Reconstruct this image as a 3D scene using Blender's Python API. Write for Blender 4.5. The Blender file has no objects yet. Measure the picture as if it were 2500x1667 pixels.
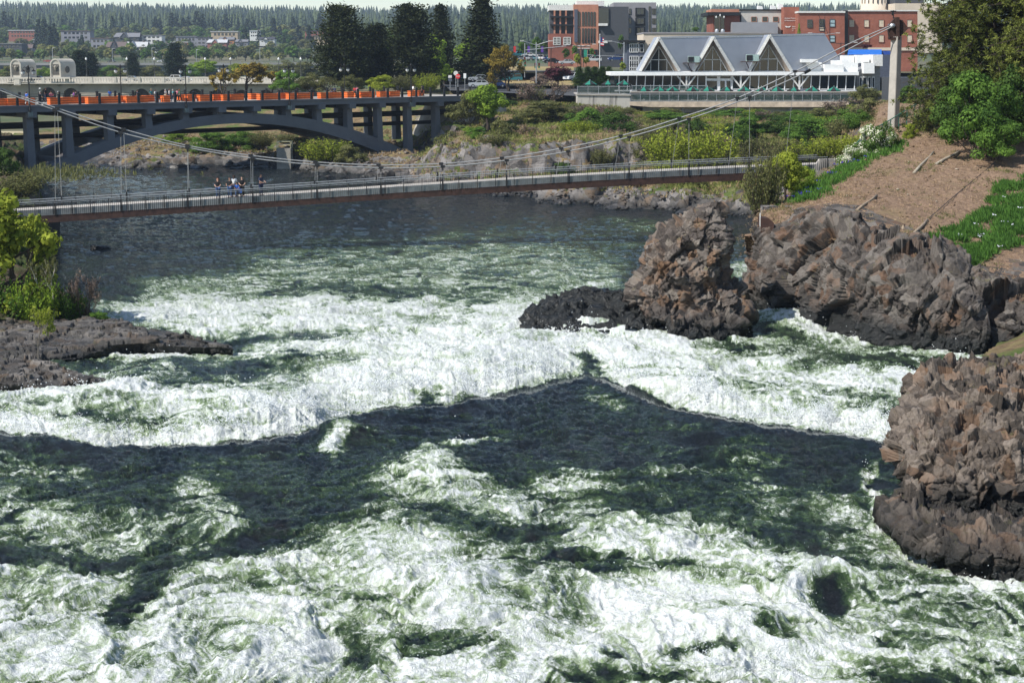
import bpy, bmesh, math, random
import numpy as np
from mathutils import Vector, Matrix
random.seed(7)
R = math.radians
scene = bpy.context.scene
COL = scene.collection

HAZE = 0.00011
# ------------------------------------------------------------------ camera
F, YH, PITCH, CAMZ = 3472.0, 145.0, R(8.0), 16.0
Y0 = YH + F * math.tan(PITCH)                 # row of the principal point
cam_d = bpy.data.cameras.new("camera")
cam_d.lens = 50.0
cam_d.sensor_width = 36.0
cam_d.shift_y = -(833.5 - Y0) / 2500.0
cam_d.clip_start = 0.5
cam_d.clip_end = 9000.0
cam = bpy.data.objects.new("camera", cam_d)
COL.objects.link(cam)
cam.location = (0, 0, CAMZ)
cam.rotation_euler = (math.pi / 2 - PITCH, 0, 0)
scene.camera = cam

# ------------------------------------------------------------------ light
SUN_EL, SUN_AZ = R(47), math.atan2(-0.86, -0.51)    # azimuth vector: from the left, slightly behind the camera
sx, sy = -0.86, -0.51
S = Vector((sx * math.cos(SUN_EL), sy * math.cos(SUN_EL), math.sin(SUN_EL)))
world = bpy.data.worlds.new("World")
scene.world = world
world.use_nodes = True
wn = world.node_tree
sky = wn.nodes.new("ShaderNodeTexSky")
sky.sky_type = 'NISHITA'
sky.sun_disc = False
sky.sun_elevation = SUN_EL
sky.sun_rotation = math.atan2(sx, sy)
sky.air_density = 1.0
sky.dust_density = 0.25
sky.ozone_density = 1.0
bg = wn.nodes["Background"]
bg.inputs[1].default_value = 0.12
wn.links.new(sky.outputs[0], bg.inputs[0])
sl = bpy.data.lights.new("sun", 'SUN')
sl.energy = 5.0
sl.angle = R(0.5)
sl.color = (1.0, 0.965, 0.91)
sun = bpy.data.objects.new("sun", sl)
COL.objects.link(sun)
sun.rotation_euler = (-S).to_track_quat('-Z', 'Y').to_euler()
scene.view_settings.view_transform = 'Standard'
scene.view_settings.look = 'None'
scene.view_settings.exposure = 0.42
scene.view_settings.gamma = 1.0
scene.render.engine = 'CYCLES'
scene.cycles.max_bounces = 6
scene.cycles.transparent_max_bounces = 8
scene.cycles.volume_bounces = 0
scene.cycles.use_denoising = True
scene.cycles.caustics_reflective = False
scene.cycles.caustics_refractive = False

# ------------------------------------------------------------------ pixels to points
cP, sP = math.cos(PITCH), math.sin(PITCH)
def W(px, py, d):
    """world point seen at photo pixel (px, py) at depth Y = d"""
    u = (px - 1250.0) / F; v = -(py - Y0) / F
    dx, dy, dz = u, cP + v * sP, -sP + v * cP
    k = d / dy
    return Vector((dx * k, d, CAMZ + dz * k))
def WZ(px, d, z):
    """point at pixel column px, depth d and height z"""
    for_y = d
    # depth along the view axis = y*cos - (z-cam)*sin
    dep = for_y * cP - (z - CAMZ) * sP
    return Vector(((px - 1250.0) / F * dep, d, z))
def G(px, py, z=0.0):
    u = (px - 1250.0) / F; v = -(py - Y0) / F
    dz = -sP + v * cP
    k = (z - CAMZ) / dz
    return Vector((u * k, (cP + v * sP) * k, z))
def dz(py, z):
    """depth at which a photo row meets height z"""
    v = -(py - Y0) / F
    return (CAMZ - z) * (cP + v * sP) / (sP - v * cP)
def project(x, y, z):
    dep = y * cP - (z - CAMZ) * sP
    up = y * sP + (z - CAMZ) * cP
    return 1250.0 + F * x / dep, Y0 - F * up / dep

# ------------------------------------------------------------------ numpy noise
def _h(ix, iy, iz, seed):
    h = (ix.astype(np.int64) * 374761393 + iy.astype(np.int64) * 668265263 + (iz.astype(np.int64) if hasattr(iz, 'astype') else iz) * 2147483647 + seed * 974711) & 0xffffffff
    h = ((h ^ (h >> 13)) * 1274126177) & 0xffffffff
    h = ((h ^ (h >> 16)) * 2246822519) & 0xffffffff
    return (h ^ (h >> 15)) & 0xffffffff
def gn(x, y, seed=0):
    xi = np.floor(x); yi = np.floor(y)
    fx = x - xi; fy = y - yi
    u = fx * fx * fx * (fx * (fx * 6 - 15) + 10); v = fy * fy * fy * (fy * (fy * 6 - 15) + 10)
    def g(ox, oy):
        a = _h(xi + ox, yi + oy, 0, seed) * (2 * math.pi / 4294967296.0)
        return np.cos(a) * (fx - ox) + np.sin(a) * (fy - oy)
    return ((g(0, 0) * (1 - u) + g(1, 0) * u) * (1 - v) + (g(0, 1) * (1 - u) + g(1, 1) * u) * v) * 1.5
def fbm(x, y, oct=4, seed=0, gain=0.5):
    s = 0; a = 1.0; t = 0
    for i in range(oct):
        s = s + a * gn(x, y, seed + i); t += a; a *= gain
        x = x * 2.03 + 17.3; y = y * 2.03 - 9.1
    return s / t * 1.6
def ridge(x, y, oct=4, seed=0, gain=0.55):
    s = 0; a = 1.0; t = 0
    for i in range(oct):
        s = s + a * (1 - np.abs(gn(x, y, seed + i)) * 2.0); t += a; a *= gain
        x = x * 2.1 + 7.7; y = y * 2.1 + 3.1
    return s / t
def n3(p, seed=0):
    x, y, z = p[:, 0], p[:, 1], p[:, 2]
    return (gn(x + z * .37, y - z * .61, seed) + gn(y + x * .21, z + x * .43, seed + 5) + gn(z - y * .33, x + y * .29, seed + 9)) / 1.8
def fb3(p, oct=3, seed=0):
    s = 0; a = 1; t = 0
    for i in range(oct):
        s = s + a * n3(p * (2.07 ** i) + i * 11.3, seed + i * 3); t += a; a *= .5
    return s / t
def vor3(p, seed=0):
    """blocky facets: per nearest cell a random offset and tilt; also the distance to the border"""
    base = np.floor(p)
    n = len(p)
    d1 = np.full(n, 1e9); d2 = np.full(n, 1e9); val = np.zeros(n); rnd = np.zeros(n)
    for ox in (-1, 0, 1):
        for oy in (-1, 0, 1):
            for oz in (-1, 0, 1):
                cx = base[:, 0] + ox; cy = base[:, 1] + oy; cz = base[:, 2] + oz
                r = [_h(cx, cy, cz, seed + k * 31) / 4294967296.0 for k in range(6)]
                vx = p[:, 0] - cx - r[0]; vy = p[:, 1] - cy - r[1]; vz = p[:, 2] - cz - r[2]
                d = vx * vx + vy * vy + vz * vz
                m = d < d1
                d2 = np.where(m, d1, np.minimum(d2, d))
                tl = (r[3] - .5) * .9 + (r[4] - .5) * 2.6 * vx + (r[5] - .5) * 2.6 * vy + (r[0] - .5) * 2.6 * vz
                val = np.where(m, tl, val); rnd = np.where(m, r[3], rnd)
                d1 = np.where(m, d, d1)
    return val, np.sqrt(d2) - np.sqrt(d1), rnd
def sstep(a, b, x):
    t = np.clip((x - a) / (b - a), 0, 1)
    return t * t * (3 - 2 * t)

# ------------------------------------------------------------------ objects
def tag(o, label=None, cat=None, group=None, kind=None):
    if label: o['label'] = label
    if cat: o['category'] = cat
    if group: o['group'] = group
    if kind: o['kind'] = kind
    return o
def empty(name, loc, label=None, cat=None, group=None, rz=0.0):
    o = bpy.data.objects.new(name, None)
    COL.objects.link(o)
    o.location = loc; o.rotation_euler = (0, 0, rz)
    o.empty_display_size = 0.2
    return tag(o, label, cat, group)
def np_mesh(name, verts, faces, mat, smooth=False, attrs=None):
    me = bpy.data.meshes.new(name)
    verts = np.asarray(verts, dtype=np.float32)
    faces = np.asarray(faces, dtype=np.int32)
    k = faces.shape[1]
    me.vertices.add(len(verts)); me.vertices.foreach_set('co', verts.ravel())
    me.loops.add(faces.size); me.loops.foreach_set('vertex_index', faces.ravel())
    me.polygons.add(len(faces))
    me.polygons.foreach_set('loop_start', np.arange(0, faces.size, k, dtype=np.int32))
    if smooth: me.polygons.foreach_set('use_smooth', np.ones(len(faces), dtype=bool))
    if attrs:
        for an, av in attrs.items():
            a = me.attributes.new(an, 'FLOAT', 'POINT')
            a.data.foreach_set('value', np.asarray(av, dtype=np.float32))
    me.update(calc_edges=True)
    if mat: me.materials.append(mat)
    return me
def link(name, me, parent=None, loc=(0, 0, 0)):
    o = bpy.data.objects.new(name, me)
    COL.objects.link(o)
    if parent is not None: o.parent = parent
    o.location = loc
    return o
def copy_tree(o, parent=None, label=None):
    c = o.copy(); COL.objects.link(c)
    if parent is not None: c.parent = parent
    for ch in list(o.children): copy_tree(ch, c)
    if label: c['label'] = label
    return c
class MB:
    """collects boxes, bars and prisms (world coordinates) into one mesh"""
    def __init__(s): s.v = []; s.f = []
    def add(s, vs, fs):
        b = len(s.v); s.v += [tuple(v) for v in vs]; s.f += [tuple(i + b for i in f) for f in fs]
        return s
    def box(s, c, size, rz=0.0):
        cx, cy, cz = c; hx, hy, hz = size[0] / 2, size[1] / 2, size[2] / 2
        ca, sa = math.cos(rz), math.sin(rz)
        vs = [(cx + x * ca - y * sa, cy + x * sa + y * ca, cz + z) for x, y, z in
              [(-hx, -hy, -hz), (hx, -hy, -hz), (hx, hy, -hz), (-hx, hy, -hz), (-hx, -hy, hz), (hx, -hy, hz), (hx, hy, hz), (-hx, hy, hz)]]
        return s.add(vs, [(0, 3, 2, 1), (4, 5, 6, 7), (0, 1, 5, 4), (1, 2, 6, 5), (2, 3, 7, 6), (3, 0, 4, 7)])
    def bar(s, a, b, w, h=None):
        """square bar from a to b"""
        a = Vector(a); b = Vector(b); h = h or w
        d = (b - a)
        if d.length < 1e-6: return s
        d.normalize()
        up = Vector((0, 0, 1)) if abs(d.z) < .95 else Vector((0, 1, 0))
        x = d.cross(up).normalized(); y = x.cross(d).normalized()
        vs = []
        for p in (a, b):
            for i, j in ((-1, -1), (1, -1), (1, 1), (-1, 1)): vs.append(p + x * i * w / 2 + y * j * h / 2)
        return s.add(vs, [(0, 3, 2, 1), (4, 5, 6, 7), (0, 1, 5, 4), (1, 2, 6, 5), (2, 3, 7, 6), (3, 0, 4, 7)])
    def tube(s, pts, r, n=8, r2=None, cap=True):
        pts = [Vector(p) for p in pts]; b = len(s.v); m = len(pts)
        for i, p in enumerate(pts):
            d = (pts[min(i + 1, m - 1)] - pts[max(i - 1, 0)]).normalized()
            up = Vector((0, 0, 1)) if abs(d.z) < .95 else Vector((0, 1, 0))
            x = d.cross(up).normalized(); y = x.cross(d).normalized()
            rr = r if r2 is None else r + (r2 - r) * i / max(1, m - 1)
            for k in range(n):
                t = 2 * math.pi * k / n
                s.v.append(tuple(p + x * math.cos(t) * rr + y * math.sin(t) * rr))
        for i in range(m - 1):
            for k in range(n):
                k2 = (k + 1) % n
                s.f.append((b + i * n + k, b + i * n + k2, b + (i + 1) * n + k2, b + (i + 1) * n + k))
        if cap:
            s.f.append(tuple(b + k for k in range(n))[::-1]); s.f.append(tuple(b + (m - 1) * n + k for k in range(n)))
        return s
    def lathe(s, c, prof, n=12):
        """prof: (radius, z) pairs"""
        b = len(s.v)
        for r, z in prof:
            for k in range(n):
                t = 2 * math.pi * k / n
                s.v.append((c[0] + r * math.cos(t), c[1] + r * math.sin(t), c[2] + z))
        for i in range(len(prof) - 1):
            for k in range(n):
                k2 = (k + 1) % n
                s.f.append((b + i * n + k, b + i * n + k2, b + (i + 1) * n + k2, b + (i + 1) * n + k))
        s.f.append(tuple(b + k for k in range(n))[::-1]); s.f.append(tuple(b + (len(prof) - 1) * n + k for k in range(n)))
        return s
    def prism(s, poly, ext):
        """flat polygon (3-D points) extruded by the vector ext"""
        n = len(poly); ext = Vector(ext)
        vs = [Vector(p) for p in poly] + [Vector(p) + ext for p in poly]
        fs = [tuple(range(n))[::-1], tuple(range(n, 2 * n))] + [(i, (i + 1) % n, n + (i + 1) % n, n + i) for i in range(n)]
        return s.add(vs, fs)
    def quad(s, a, b, c, d): return s.add([a, b, c, d], [(0, 1, 2, 3)])
    def mesh(s, name, mat, org=(0, 0, 0), smooth=False):
        me = bpy.data.meshes.new(name)
        ox, oy, oz = org
        me.from_pydata([(x - ox, y - oy, z - oz) for x, y, z in s.v], [], s.f)
        if mat: me.materials.append(mat)
        bm = bmesh.new(); bm.from_mesh(me); bmesh.ops.recalc_face_normals(bm, faces=bm.faces); bm.to_mesh(me); bm.free()
        if smooth:
            for p in me.polygons: p.use_smooth = True
        me.update()
        return me
    def build(s, name, mat, parent=None, smooth=False):
        org = (0, 0, 0); p = parent
        while p is not None:
            org = (org[0] + p.location[0], org[1] + p.location[1], org[2] + p.location[2]); p = p.parent
        if parent is None and s.v:
            a = np.array(s.v); org = (float(a[:, 0].mean()), float(a[:, 1].mean()), float(a[:, 2].min()))
            return link(name, s.mesh(name, mat, org, smooth), None, org)
        return link(name, s.mesh(name, mat, org, smooth), parent)

# ------------------------------------------------------------------ materials
class NT:
    def __init__(s, name):
        s.m = bpy.data.materials.new(name); s.m.use_nodes = True
        s.t = s.m.node_tree; s.b = s.t.nodes["Principled BSDF"]; s.out = s.t.nodes["Material Output"]
    def n(s, typ, **kw):
        nd = s.t.nodes.new("ShaderNode" + typ)
        for k, v in kw.items():
            if k.startswith('i_'):
                key = k[2:]; nd.inputs[int(key) if key.isdigit() else key.replace('_', ' ')].default_value = v
            else: setattr(nd, k, v)
        return nd
    def l(s, a, b): s.t.links.new(a, b); return s
    def coord(s, kind='Object'):
        return s.n('TexCoord').outputs[kind]
    def noise(s, scale, detail=4, rough=.55, vec=None, dist=0.0):
        nd = s.n('TexNoise', i_Scale=scale, i_Detail=detail, i_Roughness=rough, i_Distortion=dist)
        s.l(vec if vec is not None else s.coord(), nd.inputs['Vector'])
        return nd.outputs['Fac']
    def ramp(s, fac, stops, interp='LINEAR'):
        nd = s.n('ValToRGB'); cr = nd.color_ramp; cr.interpolation = interp
        while len(cr.elements) < len(stops): cr.elements.new(0.5)
        for e, (p, c) in zip(cr.elements, stops):
            e.position = p; e.color = (c[0], c[1], c[2], 1) if hasattr(c, '__len__') else (c, c, c, 1)
        s.l(fac, nd.inputs[0]); return nd.outputs[0]
    def mix(s, fac, a, b, blend='MIX'):
        nd = s.n('Mix', data_type='RGBA', blend_type=blend)
        for sock, v in ((nd.inputs[0], fac), (nd.inputs[6], a), (nd.inputs[7], b)):
            if isinstance(v, (int, float)): sock.default_value = v
            elif isinstance(v, tuple): sock.default_value = (*v[:3], 1)
            else: s.l(v, sock)
        return nd.outputs[2]
    def math(s, op, a, b=0.0, clamp=False):
        nd = s.n('Math', operation=op, use_clamp=clamp)
        for sock, v in ((nd.inputs[0], a), (nd.inputs[1], b)):
            if isinstance(v, (int, float)): sock.default_value = v
            else: s.l(v, sock)
        return nd.outputs[0]
    def bump(s, h, strength=.5, dist=.05):
        nd = s.n('Bump', i_Strength=strength, i_Distance=dist); s.l(h, nd.inputs['Height'])
        s.l(nd.outputs[0], s.b.inputs['Normal']); return nd.outputs[0]
    def col(s, c):
        if isinstance(c, tuple): s.b.inputs['Base Color'].default_value = (*c[:3], 1)
        else: s.l(c, s.b.inputs['Base Color'])
        return s
    def set(s, rough=.8, metal=0.0, spec=.5):
        s.b.inputs['Roughness'].default_value = rough; s.b.inputs['Metallic'].default_value = metal
        s.b.inputs['Specular IOR Level'].default_value = spec
        return s
_mats = {}
def simple(name, c, rough=.8, metal=0.0, var=.25, scale=3.0, spec=.4, bump=0.0, c2=None):
    """painted / cast surface with slight mottling"""
    if name in _mats: return _mats[name]
    t = NT(name); t.set(rough, metal, spec)
    f = t.noise(scale, 5, .6)
    a = tuple(x * (1 - var) for x in c); b = c2 or tuple(min(1, x * (1 + var)) for x in c)
    t.col(t.ramp(f, [(.3, a), (.7, b)]))
    if bump: t.bump(t.noise(scale * 6, 4), bump, .03)
    _mats[name] = t.m
    return t.m
def glass_dark(name, c=(.012, .016, .018), rough=.06):
    if name in _mats: return _mats[name]
    t = NT(name); t.set(rough, 0, .8); t.col(c); _mats[name] = t.m
    return t.m
# ================================================================== THE RIVER
LIP = np.array([(-600, 1010), (-200, 1040), (0, 1058), (110, 1068), (240, 1092), (400, 1090), (520, 1085), (660, 1075), (770, 1050), (830, 1020), (900, 1005),
                (980, 996), (1080, 990), (1180, 975), (1290, 958), (1390, 932), (1430, 916), (1475, 930), (1560, 970), (1640, 1003), (1760, 1022),
                (1900, 1045), (2060, 1062), (2160, 1080), (2300, 1100), (3200, 1120)], float)
FOAM = [  # polyline, rx, ry, value      (painted in order)
    ([(-100, 460), (700, 450)], 400, 60, .10), ([(1300, 560), (1600, 580)], 200, 30, .20), ([(1500, 545), (1640, 552)], 70, 10, .4),
    ([(1780, 650), (1830, 660)], 40, 14, .6), ([(1790, 720), (1830, 740)], 30, 30, .6),
    ([(700, 625), (1100, 600), (1330, 600)], 130, 30, .30), ([(1150, 600), (1420, 650)], 120, 30, .42), ([(450, 700), (800, 655), (1200, 640), (1420, 690)], 110, 30, .5),
    ([(420, 735), (700, 700), (1000, 690), (1300, 710)], 130, 24, .55), ([(800, 700), (1000, 705)], 110, 12, .18), ([(560, 725), (700, 720)], 60, 12, .25),
    ([(330, 768), (500, 750), (800, 748), (1060, 750)], 110, 26, .9), ([(500, 790), (800, 780), (1050, 790)], 150, 26, .92), ([(1080, 760), (1250, 745)], 80, 22, .7),
    ([(1800, 745), (1860, 780)], 30, 20, .7),
    ([(200, 850), (500, 860), (760, 850)], 120, 26, .85), ([(170, 900), (400, 900)], 90, 16, .45), ([(380, 880), (520, 872)], 60, 13, .12), ([(100, 880), (230, 890)], 60, 12, .12),
    ([(900, 870), (1100, 840), (1300, 790), (1500, 780), (1660, 830)], 130, 55, .97), ([(640, 912), (740, 895), (850, 880)], 70, 14, .22),
    ([(820, 940), (1000, 930), (1200, 900), (1360, 870)], 120, 50, 1.0), ([(400, 945), (700, 940)], 130, 22, .62), ([(600, 985), (800, 990)], 150, 26, .82),
    ([(290, 928), (480, 935)], 80, 12, .25), ([(-300, 960), (0, 965), (250, 960), (450, 990)], 100, 42, .88), ([(620, 1020), (760, 1020)], 90, 26, 1.0),
    ([(-300, 1035), (0, 1035), (240, 1070), (500, 1068), (700, 1045)], 70, 16, 1.0), ([(290, 1042), (500, 1032)], 90, 9, .1), ([(-20, 955), (90, 945)], 60, 9, .35),
    ([(1600, 790), (1740, 830), (1900, 880)], 100, 36, .72), ([(1500, 870), (1750, 900), (2000, 930), (2250, 940)], 130, 45, .85), ([(1780, 852), (2000, 862), (2200, 866)], 90, 9, .2),
    ([(2080, 800), (2130, 830)], 40, 16, .5), ([(2180, 860), (2390, 870)], 60, 12, .75), ([(2000, 885), (2150, 892)], 60, 7, .3),
    ([(1840, 760), (1950, 775), (2080, 812)], 80, 40, .95), ([(1500, 940), (1700, 980), (1950, 1010), (2130, 1030), (2300, 1040)], 110, 36, .97), ([(1400, 850), (1500, 870)], 50, 25, .97),
    ([(1430, 885), (1470, 920)], 34, 18, 0.02), ([(1030, 978), (1060, 972)], 32, 15, 0.05), ([(1650, 1042), (1700, 1048)], 40, 5, .5),
    # below the lip
    ([(-200, 1130), (0, 1120), (130, 1150)], 90, 38, .36), ([(-200, 1260), (0, 1250), (250, 1300), (430, 1300)], 160, 50, .44), ([(480, 1200), (560, 1290)], 60, 30, .42),
    ([(500, 1130), (700, 1110)], 60, 7, .3), ([(830, 1070), (810, 1095)], 26, 24, 1.0), ([(850, 1060), (900, 1055)], 30, 7, .6), ([(1110, 1078), (1180, 1068)], 34, 6, .75),
    ([(1000, 1120), (1070, 1105)], 60, 16, .4), ([(1000, 1180), (1060, 1165), (1200, 1220), (1400, 1265)], 90, 34, .55), ([(1040, 1160), (1080, 1180)], 60, 20, .8),
    ([(850, 1330), (1000, 1330), (1090, 1350)], 110, 50, .85), ([(950, 1250), (900, 1290)], 70, 26, .5), ([(880, 1400), (1150, 1400)], 120, 34, .85), ([(1240, 1340), (1350, 1380)], 90, 34, .3),
    ([(1400, 1200), (1600, 1260), (1750, 1320)], 120, 45, .45), ([(1500, 1320), (1700, 1330), (1850, 1370)], 120, 40, .68), ([(1850, 1090), (1600, 1110)], 60, 10, .2),
    ([(1650, 1150), (1850, 1130)], 80, 12, .3), ([(1850, 1180), (1900, 1280)], 60, 34, .28), ([(1500, 1200), (1640, 1240)], 60, 18, .15),
    ([(-200, 1440), (100, 1440), (400, 1440), (800, 1380)], 150, 55, .68), ([(-200, 1600), (300, 1600), (800, 1590)], 200, 90, .82), ([(600, 1480), (800, 1500)], 120, 50, .9),
    ([(850, 1213), (620, 1325), (400, 1374), (280, 1520)], 50, 17, .08), ([(880, 1460), (800, 1440)], 60, 16, .4), ([(1000, 1300), (920, 1290)], 40, 14, .25),
    ([(1100, 1470), (1080, 1510)], 80, 45, 1.0), ([(1200, 1500), (1300, 1560), (1420, 1600)], 70, 35, .95), ([(900, 1640), (1250, 1650)], 140, 34, .8),
    ([(860, 1530), (900, 1590)], 50, 45, .18), ([(1400, 1440), (1430, 1530)], 60, 40, .18), ([(1420, 1640), (1360, 1620)], 40, 26, .15), ([(1150, 1570), (1050, 1560)], 70, 18, .4),
    ([(1550, 1450), (1800, 1450), (1950, 1490)], 120, 45, .97), ([(1500, 1560), (1700, 1570), (2000, 1620)], 160, 70, .97), ([(1640, 1590), (1760, 1580)], 50, 14, .2),
    ([(1880, 1550), (1940, 1560)], 40, 12, .25), ([(1500, 1600), (1480, 1640)], 30, 20, .2),
    ([(1980, 1400), (2100, 1410)], 60, 12, .85), ([(2020, 1440), (2040, 1480)], 55, 30, .04), ([(1960, 1420), (1930, 1470)], 26, 26, .95),
    ([(2050, 1250), (2200, 1400), (2450, 1470)], 90, 34, .30), ([(2150, 1500), (2350, 1480)], 90, 12, .6), ([(2200, 1440), (2500, 1500), (2700, 1560)], 120, 26, .5),
    ([(2150, 1600), (2500, 1600), (2800, 1640)], 150, 50, .55), ([(2150, 1630), (2250, 1640)], 70, 34, .22), ([(2120, 1150), (2130, 1210), (2150, 1260)], 15, 26, .95),
    ([(2150, 1275), (2270, 1345), (2380, 1400), (2500, 1430), (2700, 1480)], 26, 11, .8), ([(2180, 1300), (2260, 1370), (2400, 1430)], 50, 14, .6),
    ([(2150, 1060), (2190, 1090)], 30, 14, .9),
]
CG = 6.0                                     # cells of the painted map, in photo pixels
gx = np.arange(-900, 3400, CG); gy = np.arange(390, 1800, CG)
GX, GY = np.meshgrid(gx, gy)
wx = GX + 45 * fbm(GX / 110, GY / 50, 5, 50, .6); wy = GY + 20 * fbm(GX / 90, GY / 40, 5, 60, .6)
MAP = np.where(GY < 560, .03, np.where(GY > 1150, .10, .05)) + 0 * GX
MAP = np.where(GY > 1380, .45, MAP)
for pts, rx, ry, val in FOAM:
    best = np.full(GX.shape, 9.0)
    for (x0, y0), (x1, y1) in zip(pts[:-1], pts[1:]):
        ax, ay = x0 / rx, y0 / ry; bx, by = x1 / rx, y1 / ry
        px, py = wx / rx, wy / ry
        dx, dy = bx - ax, by - ay
        t = np.clip(((px - ax) * dx + (py - ay) * dy) / (dx * dx + dy * dy + 1e-9), 0, 1)
        best = np.minimum(best, np.hypot(px - ax - t * dx, py - ay - t * dy))
    al = 1 - sstep(.25, 1.5, best)
    MAP = MAP * (1 - al) + val * al
def sample(M, px, py):
    i = np.clip((px - gx[0]) / CG, 0, len(gx) - 1.001); j = np.clip((py - gy[0]) / CG, 0, len(gy) - 1.001)
    i0 = i.astype(int); j0 = j.astype(int); fi = i - i0; fj = j - j0
    return (M[j0, i0] * (1 - fi) + M[j0, i0 + 1] * fi) * (1 - fj) + (M[j0 + 1, i0] * (1 - fi) + M[j0 + 1, i0 + 1] * fi) * fj

def build_river():
    cols = np.concatenate([np.arange(-700, -60, 8.0), np.arange(-60, 2560, 2.1), np.arange(2560, 3200, 8.0)])
    rows = np.concatenate([np.arange(372, 400, 2.0), np.arange(400, 640, 1.3), np.arange(640, 1700, 1.75), np.arange(1700, 2300, 9.0)])
    PX, PY = np.meshgrid(cols, rows)
    lip = np.interp(PX, LIP[:, 0], LIP[:, 1]) + 6 * fbm(PX / 70, PX * 0, 3, 3) + 3.5 * fbm(PX / 17, PX * 0 + 4, 3, 4)
    # river level: a pool beyond, a ramp of rapids, a sill near the camera
    near = sstep(-3, 6, PY - lip)
    zb = 1.1 * sstep(700, 1080, PY) * (1 - near) + near * (1.75 + .5 * sstep(1080, 1667, PY))
    zb -= .55 * (1 - near) * np.exp(-((lip - PY) / 45.0) ** 2) * (PY < lip)
    v = -(PY - Y0) / F
    dz = -sP + v * cP
    k = (zb - CAMZ) / dz
    X = (PX - 1250) / F * k; Y = (cP + v * sP) * k
    m = sample(MAP, PX, PY)
    hole_ = 1 - np.exp(-((PX - 1445) / 34.0) ** 2) * (PY > 870)
    m = np.where(PY <= lip, np.maximum(m, .94 * np.exp(-((lip - PY - 28) / 34.0) ** 2) * hole_ * (PX < 2260) * (1 - np.exp(-((PX - 1045) / 26) ** 2))), m)
    keep_ = np.maximum(np.exp(-((PX - 820) / 28) ** 2), np.exp(-((PX - 2170) / 30) ** 2))
    m = m * np.where(PY > lip, 1 - .9 * np.exp(-((PY - lip - 8) / 42.0) ** 2) * (1 - keep_), 1)
    lipw = np.exp(-((PY - lip - 25) / 30.0) ** 2) * near
    # flow-aligned, warped coordinates (metres)
    wxx = X + 1.6 * fbm(X / 5, Y / 6, 3, 11); wyy = Y + 2.0 * fbm(X / 5, Y / 6, 3, 21)
    rough = np.clip(.30 + .8 * m, 0, 1) * sstep(560, 760, PY) + .09
    big = fbm(wxx / 5.2, wyy / 4.2, 3, 31)
    mid = fbm(wxx / 1.9, wyy / 1.4, 4, 41)
    chop = 1 - np.abs(fbm(wxx / 1.1, wyy / .75, 3, 45)) * 2
    crest = 1 - np.abs(fbm(wxx / 2.8, wyy / 1.7, 3, 47)) * 2
    fine = fbm(X / .34, Y / .24, 3, 49); sharp = 1 - np.abs(fbm(X / .55 + .4 * mid, Y / .34, 3, 53)) * 2.2
    white = sstep(.45, .95, m)
    Z = zb + rough * (.28 * big + .14 * mid + .11 * (crest - .5)) + .085 * (chop - .5) * np.clip(rough + .25, 0, 1) * (.4 + .8 * sstep(700, 1000, PY))
    rip = 1 - np.abs(fbm(X / 2.6, Y / 1.9, 3, 57)) * 2.0
    Z += .07 * (rip - .5) * (1 - sstep(560, 760, PY))
    bill = np.abs(fbm(wxx / .9, wyy / .7, 4, 71, .6))
    Z += white * (.065 * bill + .05 * fine)
    Z += (.012 * fine + .06 * (sharp - .5) * sstep(560, 900, PY)) * (1 - white)
    # large standing waves, each where the photo has one
    def mound(cx, cy, rx, ry, h):
        return h * np.exp(-((PX - cx) / rx) ** 2 - ((PY - cy) / ry) ** 2)
    far = 1 - near
    Z += far * (mound(1480, 800, 230, 50, .9) + mound(1150, 900, 260, 45, .7) + mound(1250, 850, 90, 30, .4) + mound(1930, 790, 90, 35, .7) + mound(1800, 960, 300, 30, .45)
                + mound(280, 965, 260, 30, .5) + mound(640, 1000, 150, 30, .6) + mound(700, 880, 70, 12, .4) + mound(880, 860, 100, 14, .5))
    Z += near * (mound(1040, 1150, 120, 30, .5) + mound(830, 1055, 60, 18, .35) + mound(960, 1290, 120, 30, .35) + mound(2010, 1400, 80, 25, .4) + mound(1780, 1110, 120, 14, .35) + mound(1100, 1430, 110, 35, .4)
                 + mound(1850, 1520, 200, 50, .4) + mound(200, 1085, 150, 14, .25) + mound(540, 1290, 80, 30, .3))
    Z -= .38 * np.exp(-((PY - 838) / 34.0) ** 2) * (1 - sstep(540, 640, PX)) + .30 * np.exp(-((PY - 925) / 26.0) ** 2) * (1 - sstep(260, 340, PX))
    Z -= near * (mound(1430, 1500, 90, 60, .3) + mound(2040, 1470, 70, 30, .35) + mound(880, 1560, 70, 40, .25))
    Z += lipw * .05
    # foam, from the painted density and flow-warped filaments
    calm = 1 - sstep(470, 620, PY)
    wp = .9 * fbm(X / 2.2, Y / 2.0, 3, 81); wq = .9 * fbm(X / 2.2, Y / 2.0, 3, 91)
    # streaks follow the current: a stream function bends them from the left bank round to the right shelf
    gxs = np.linspace(-60, 60, 481); gt = np.cumsum(np.tan(np.radians(np.interp(gxs, [-60, -14, -5, 1, 6, 14, 60], [30, 42, 34, 8, -16, -42, -30])))) * .25
    bend = np.interp(X, gxs, gt) * (1 - .85 * sstep(44, 62, Y))
    psi = wyy - bend
    fx = wxx + wp; fy = psi + wq
    streak = fbm(fx / 3.6 + 3, fy / .62, 4, 151, .6)
    patch = fbm(fx / 3.0, fy / 2.0, 4, 111, .6)
    l1 = 1 - np.clip(np.abs(fbm(fx / 1.3, fy / .75, 3, 101)) * 4.2, 0, 1)
    l2 = 1 - np.clip(np.abs(fbm(fx / .55, fy / .36, 3, 105)) * 3.6, 0, 1)
    l3 = 1 - np.clip(np.abs(fbm(X / .26 + wp, Y / .2 + wq, 2, 108)) * 3.0, 0, 1)
    lace = .50 * l1 + .42 * l2 + .34 * l3 * sstep(600, 1200, PY) + .14 * l3
    p2 = fbm(fx / 1.3, fy / .8, 4, 131, .65)
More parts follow.
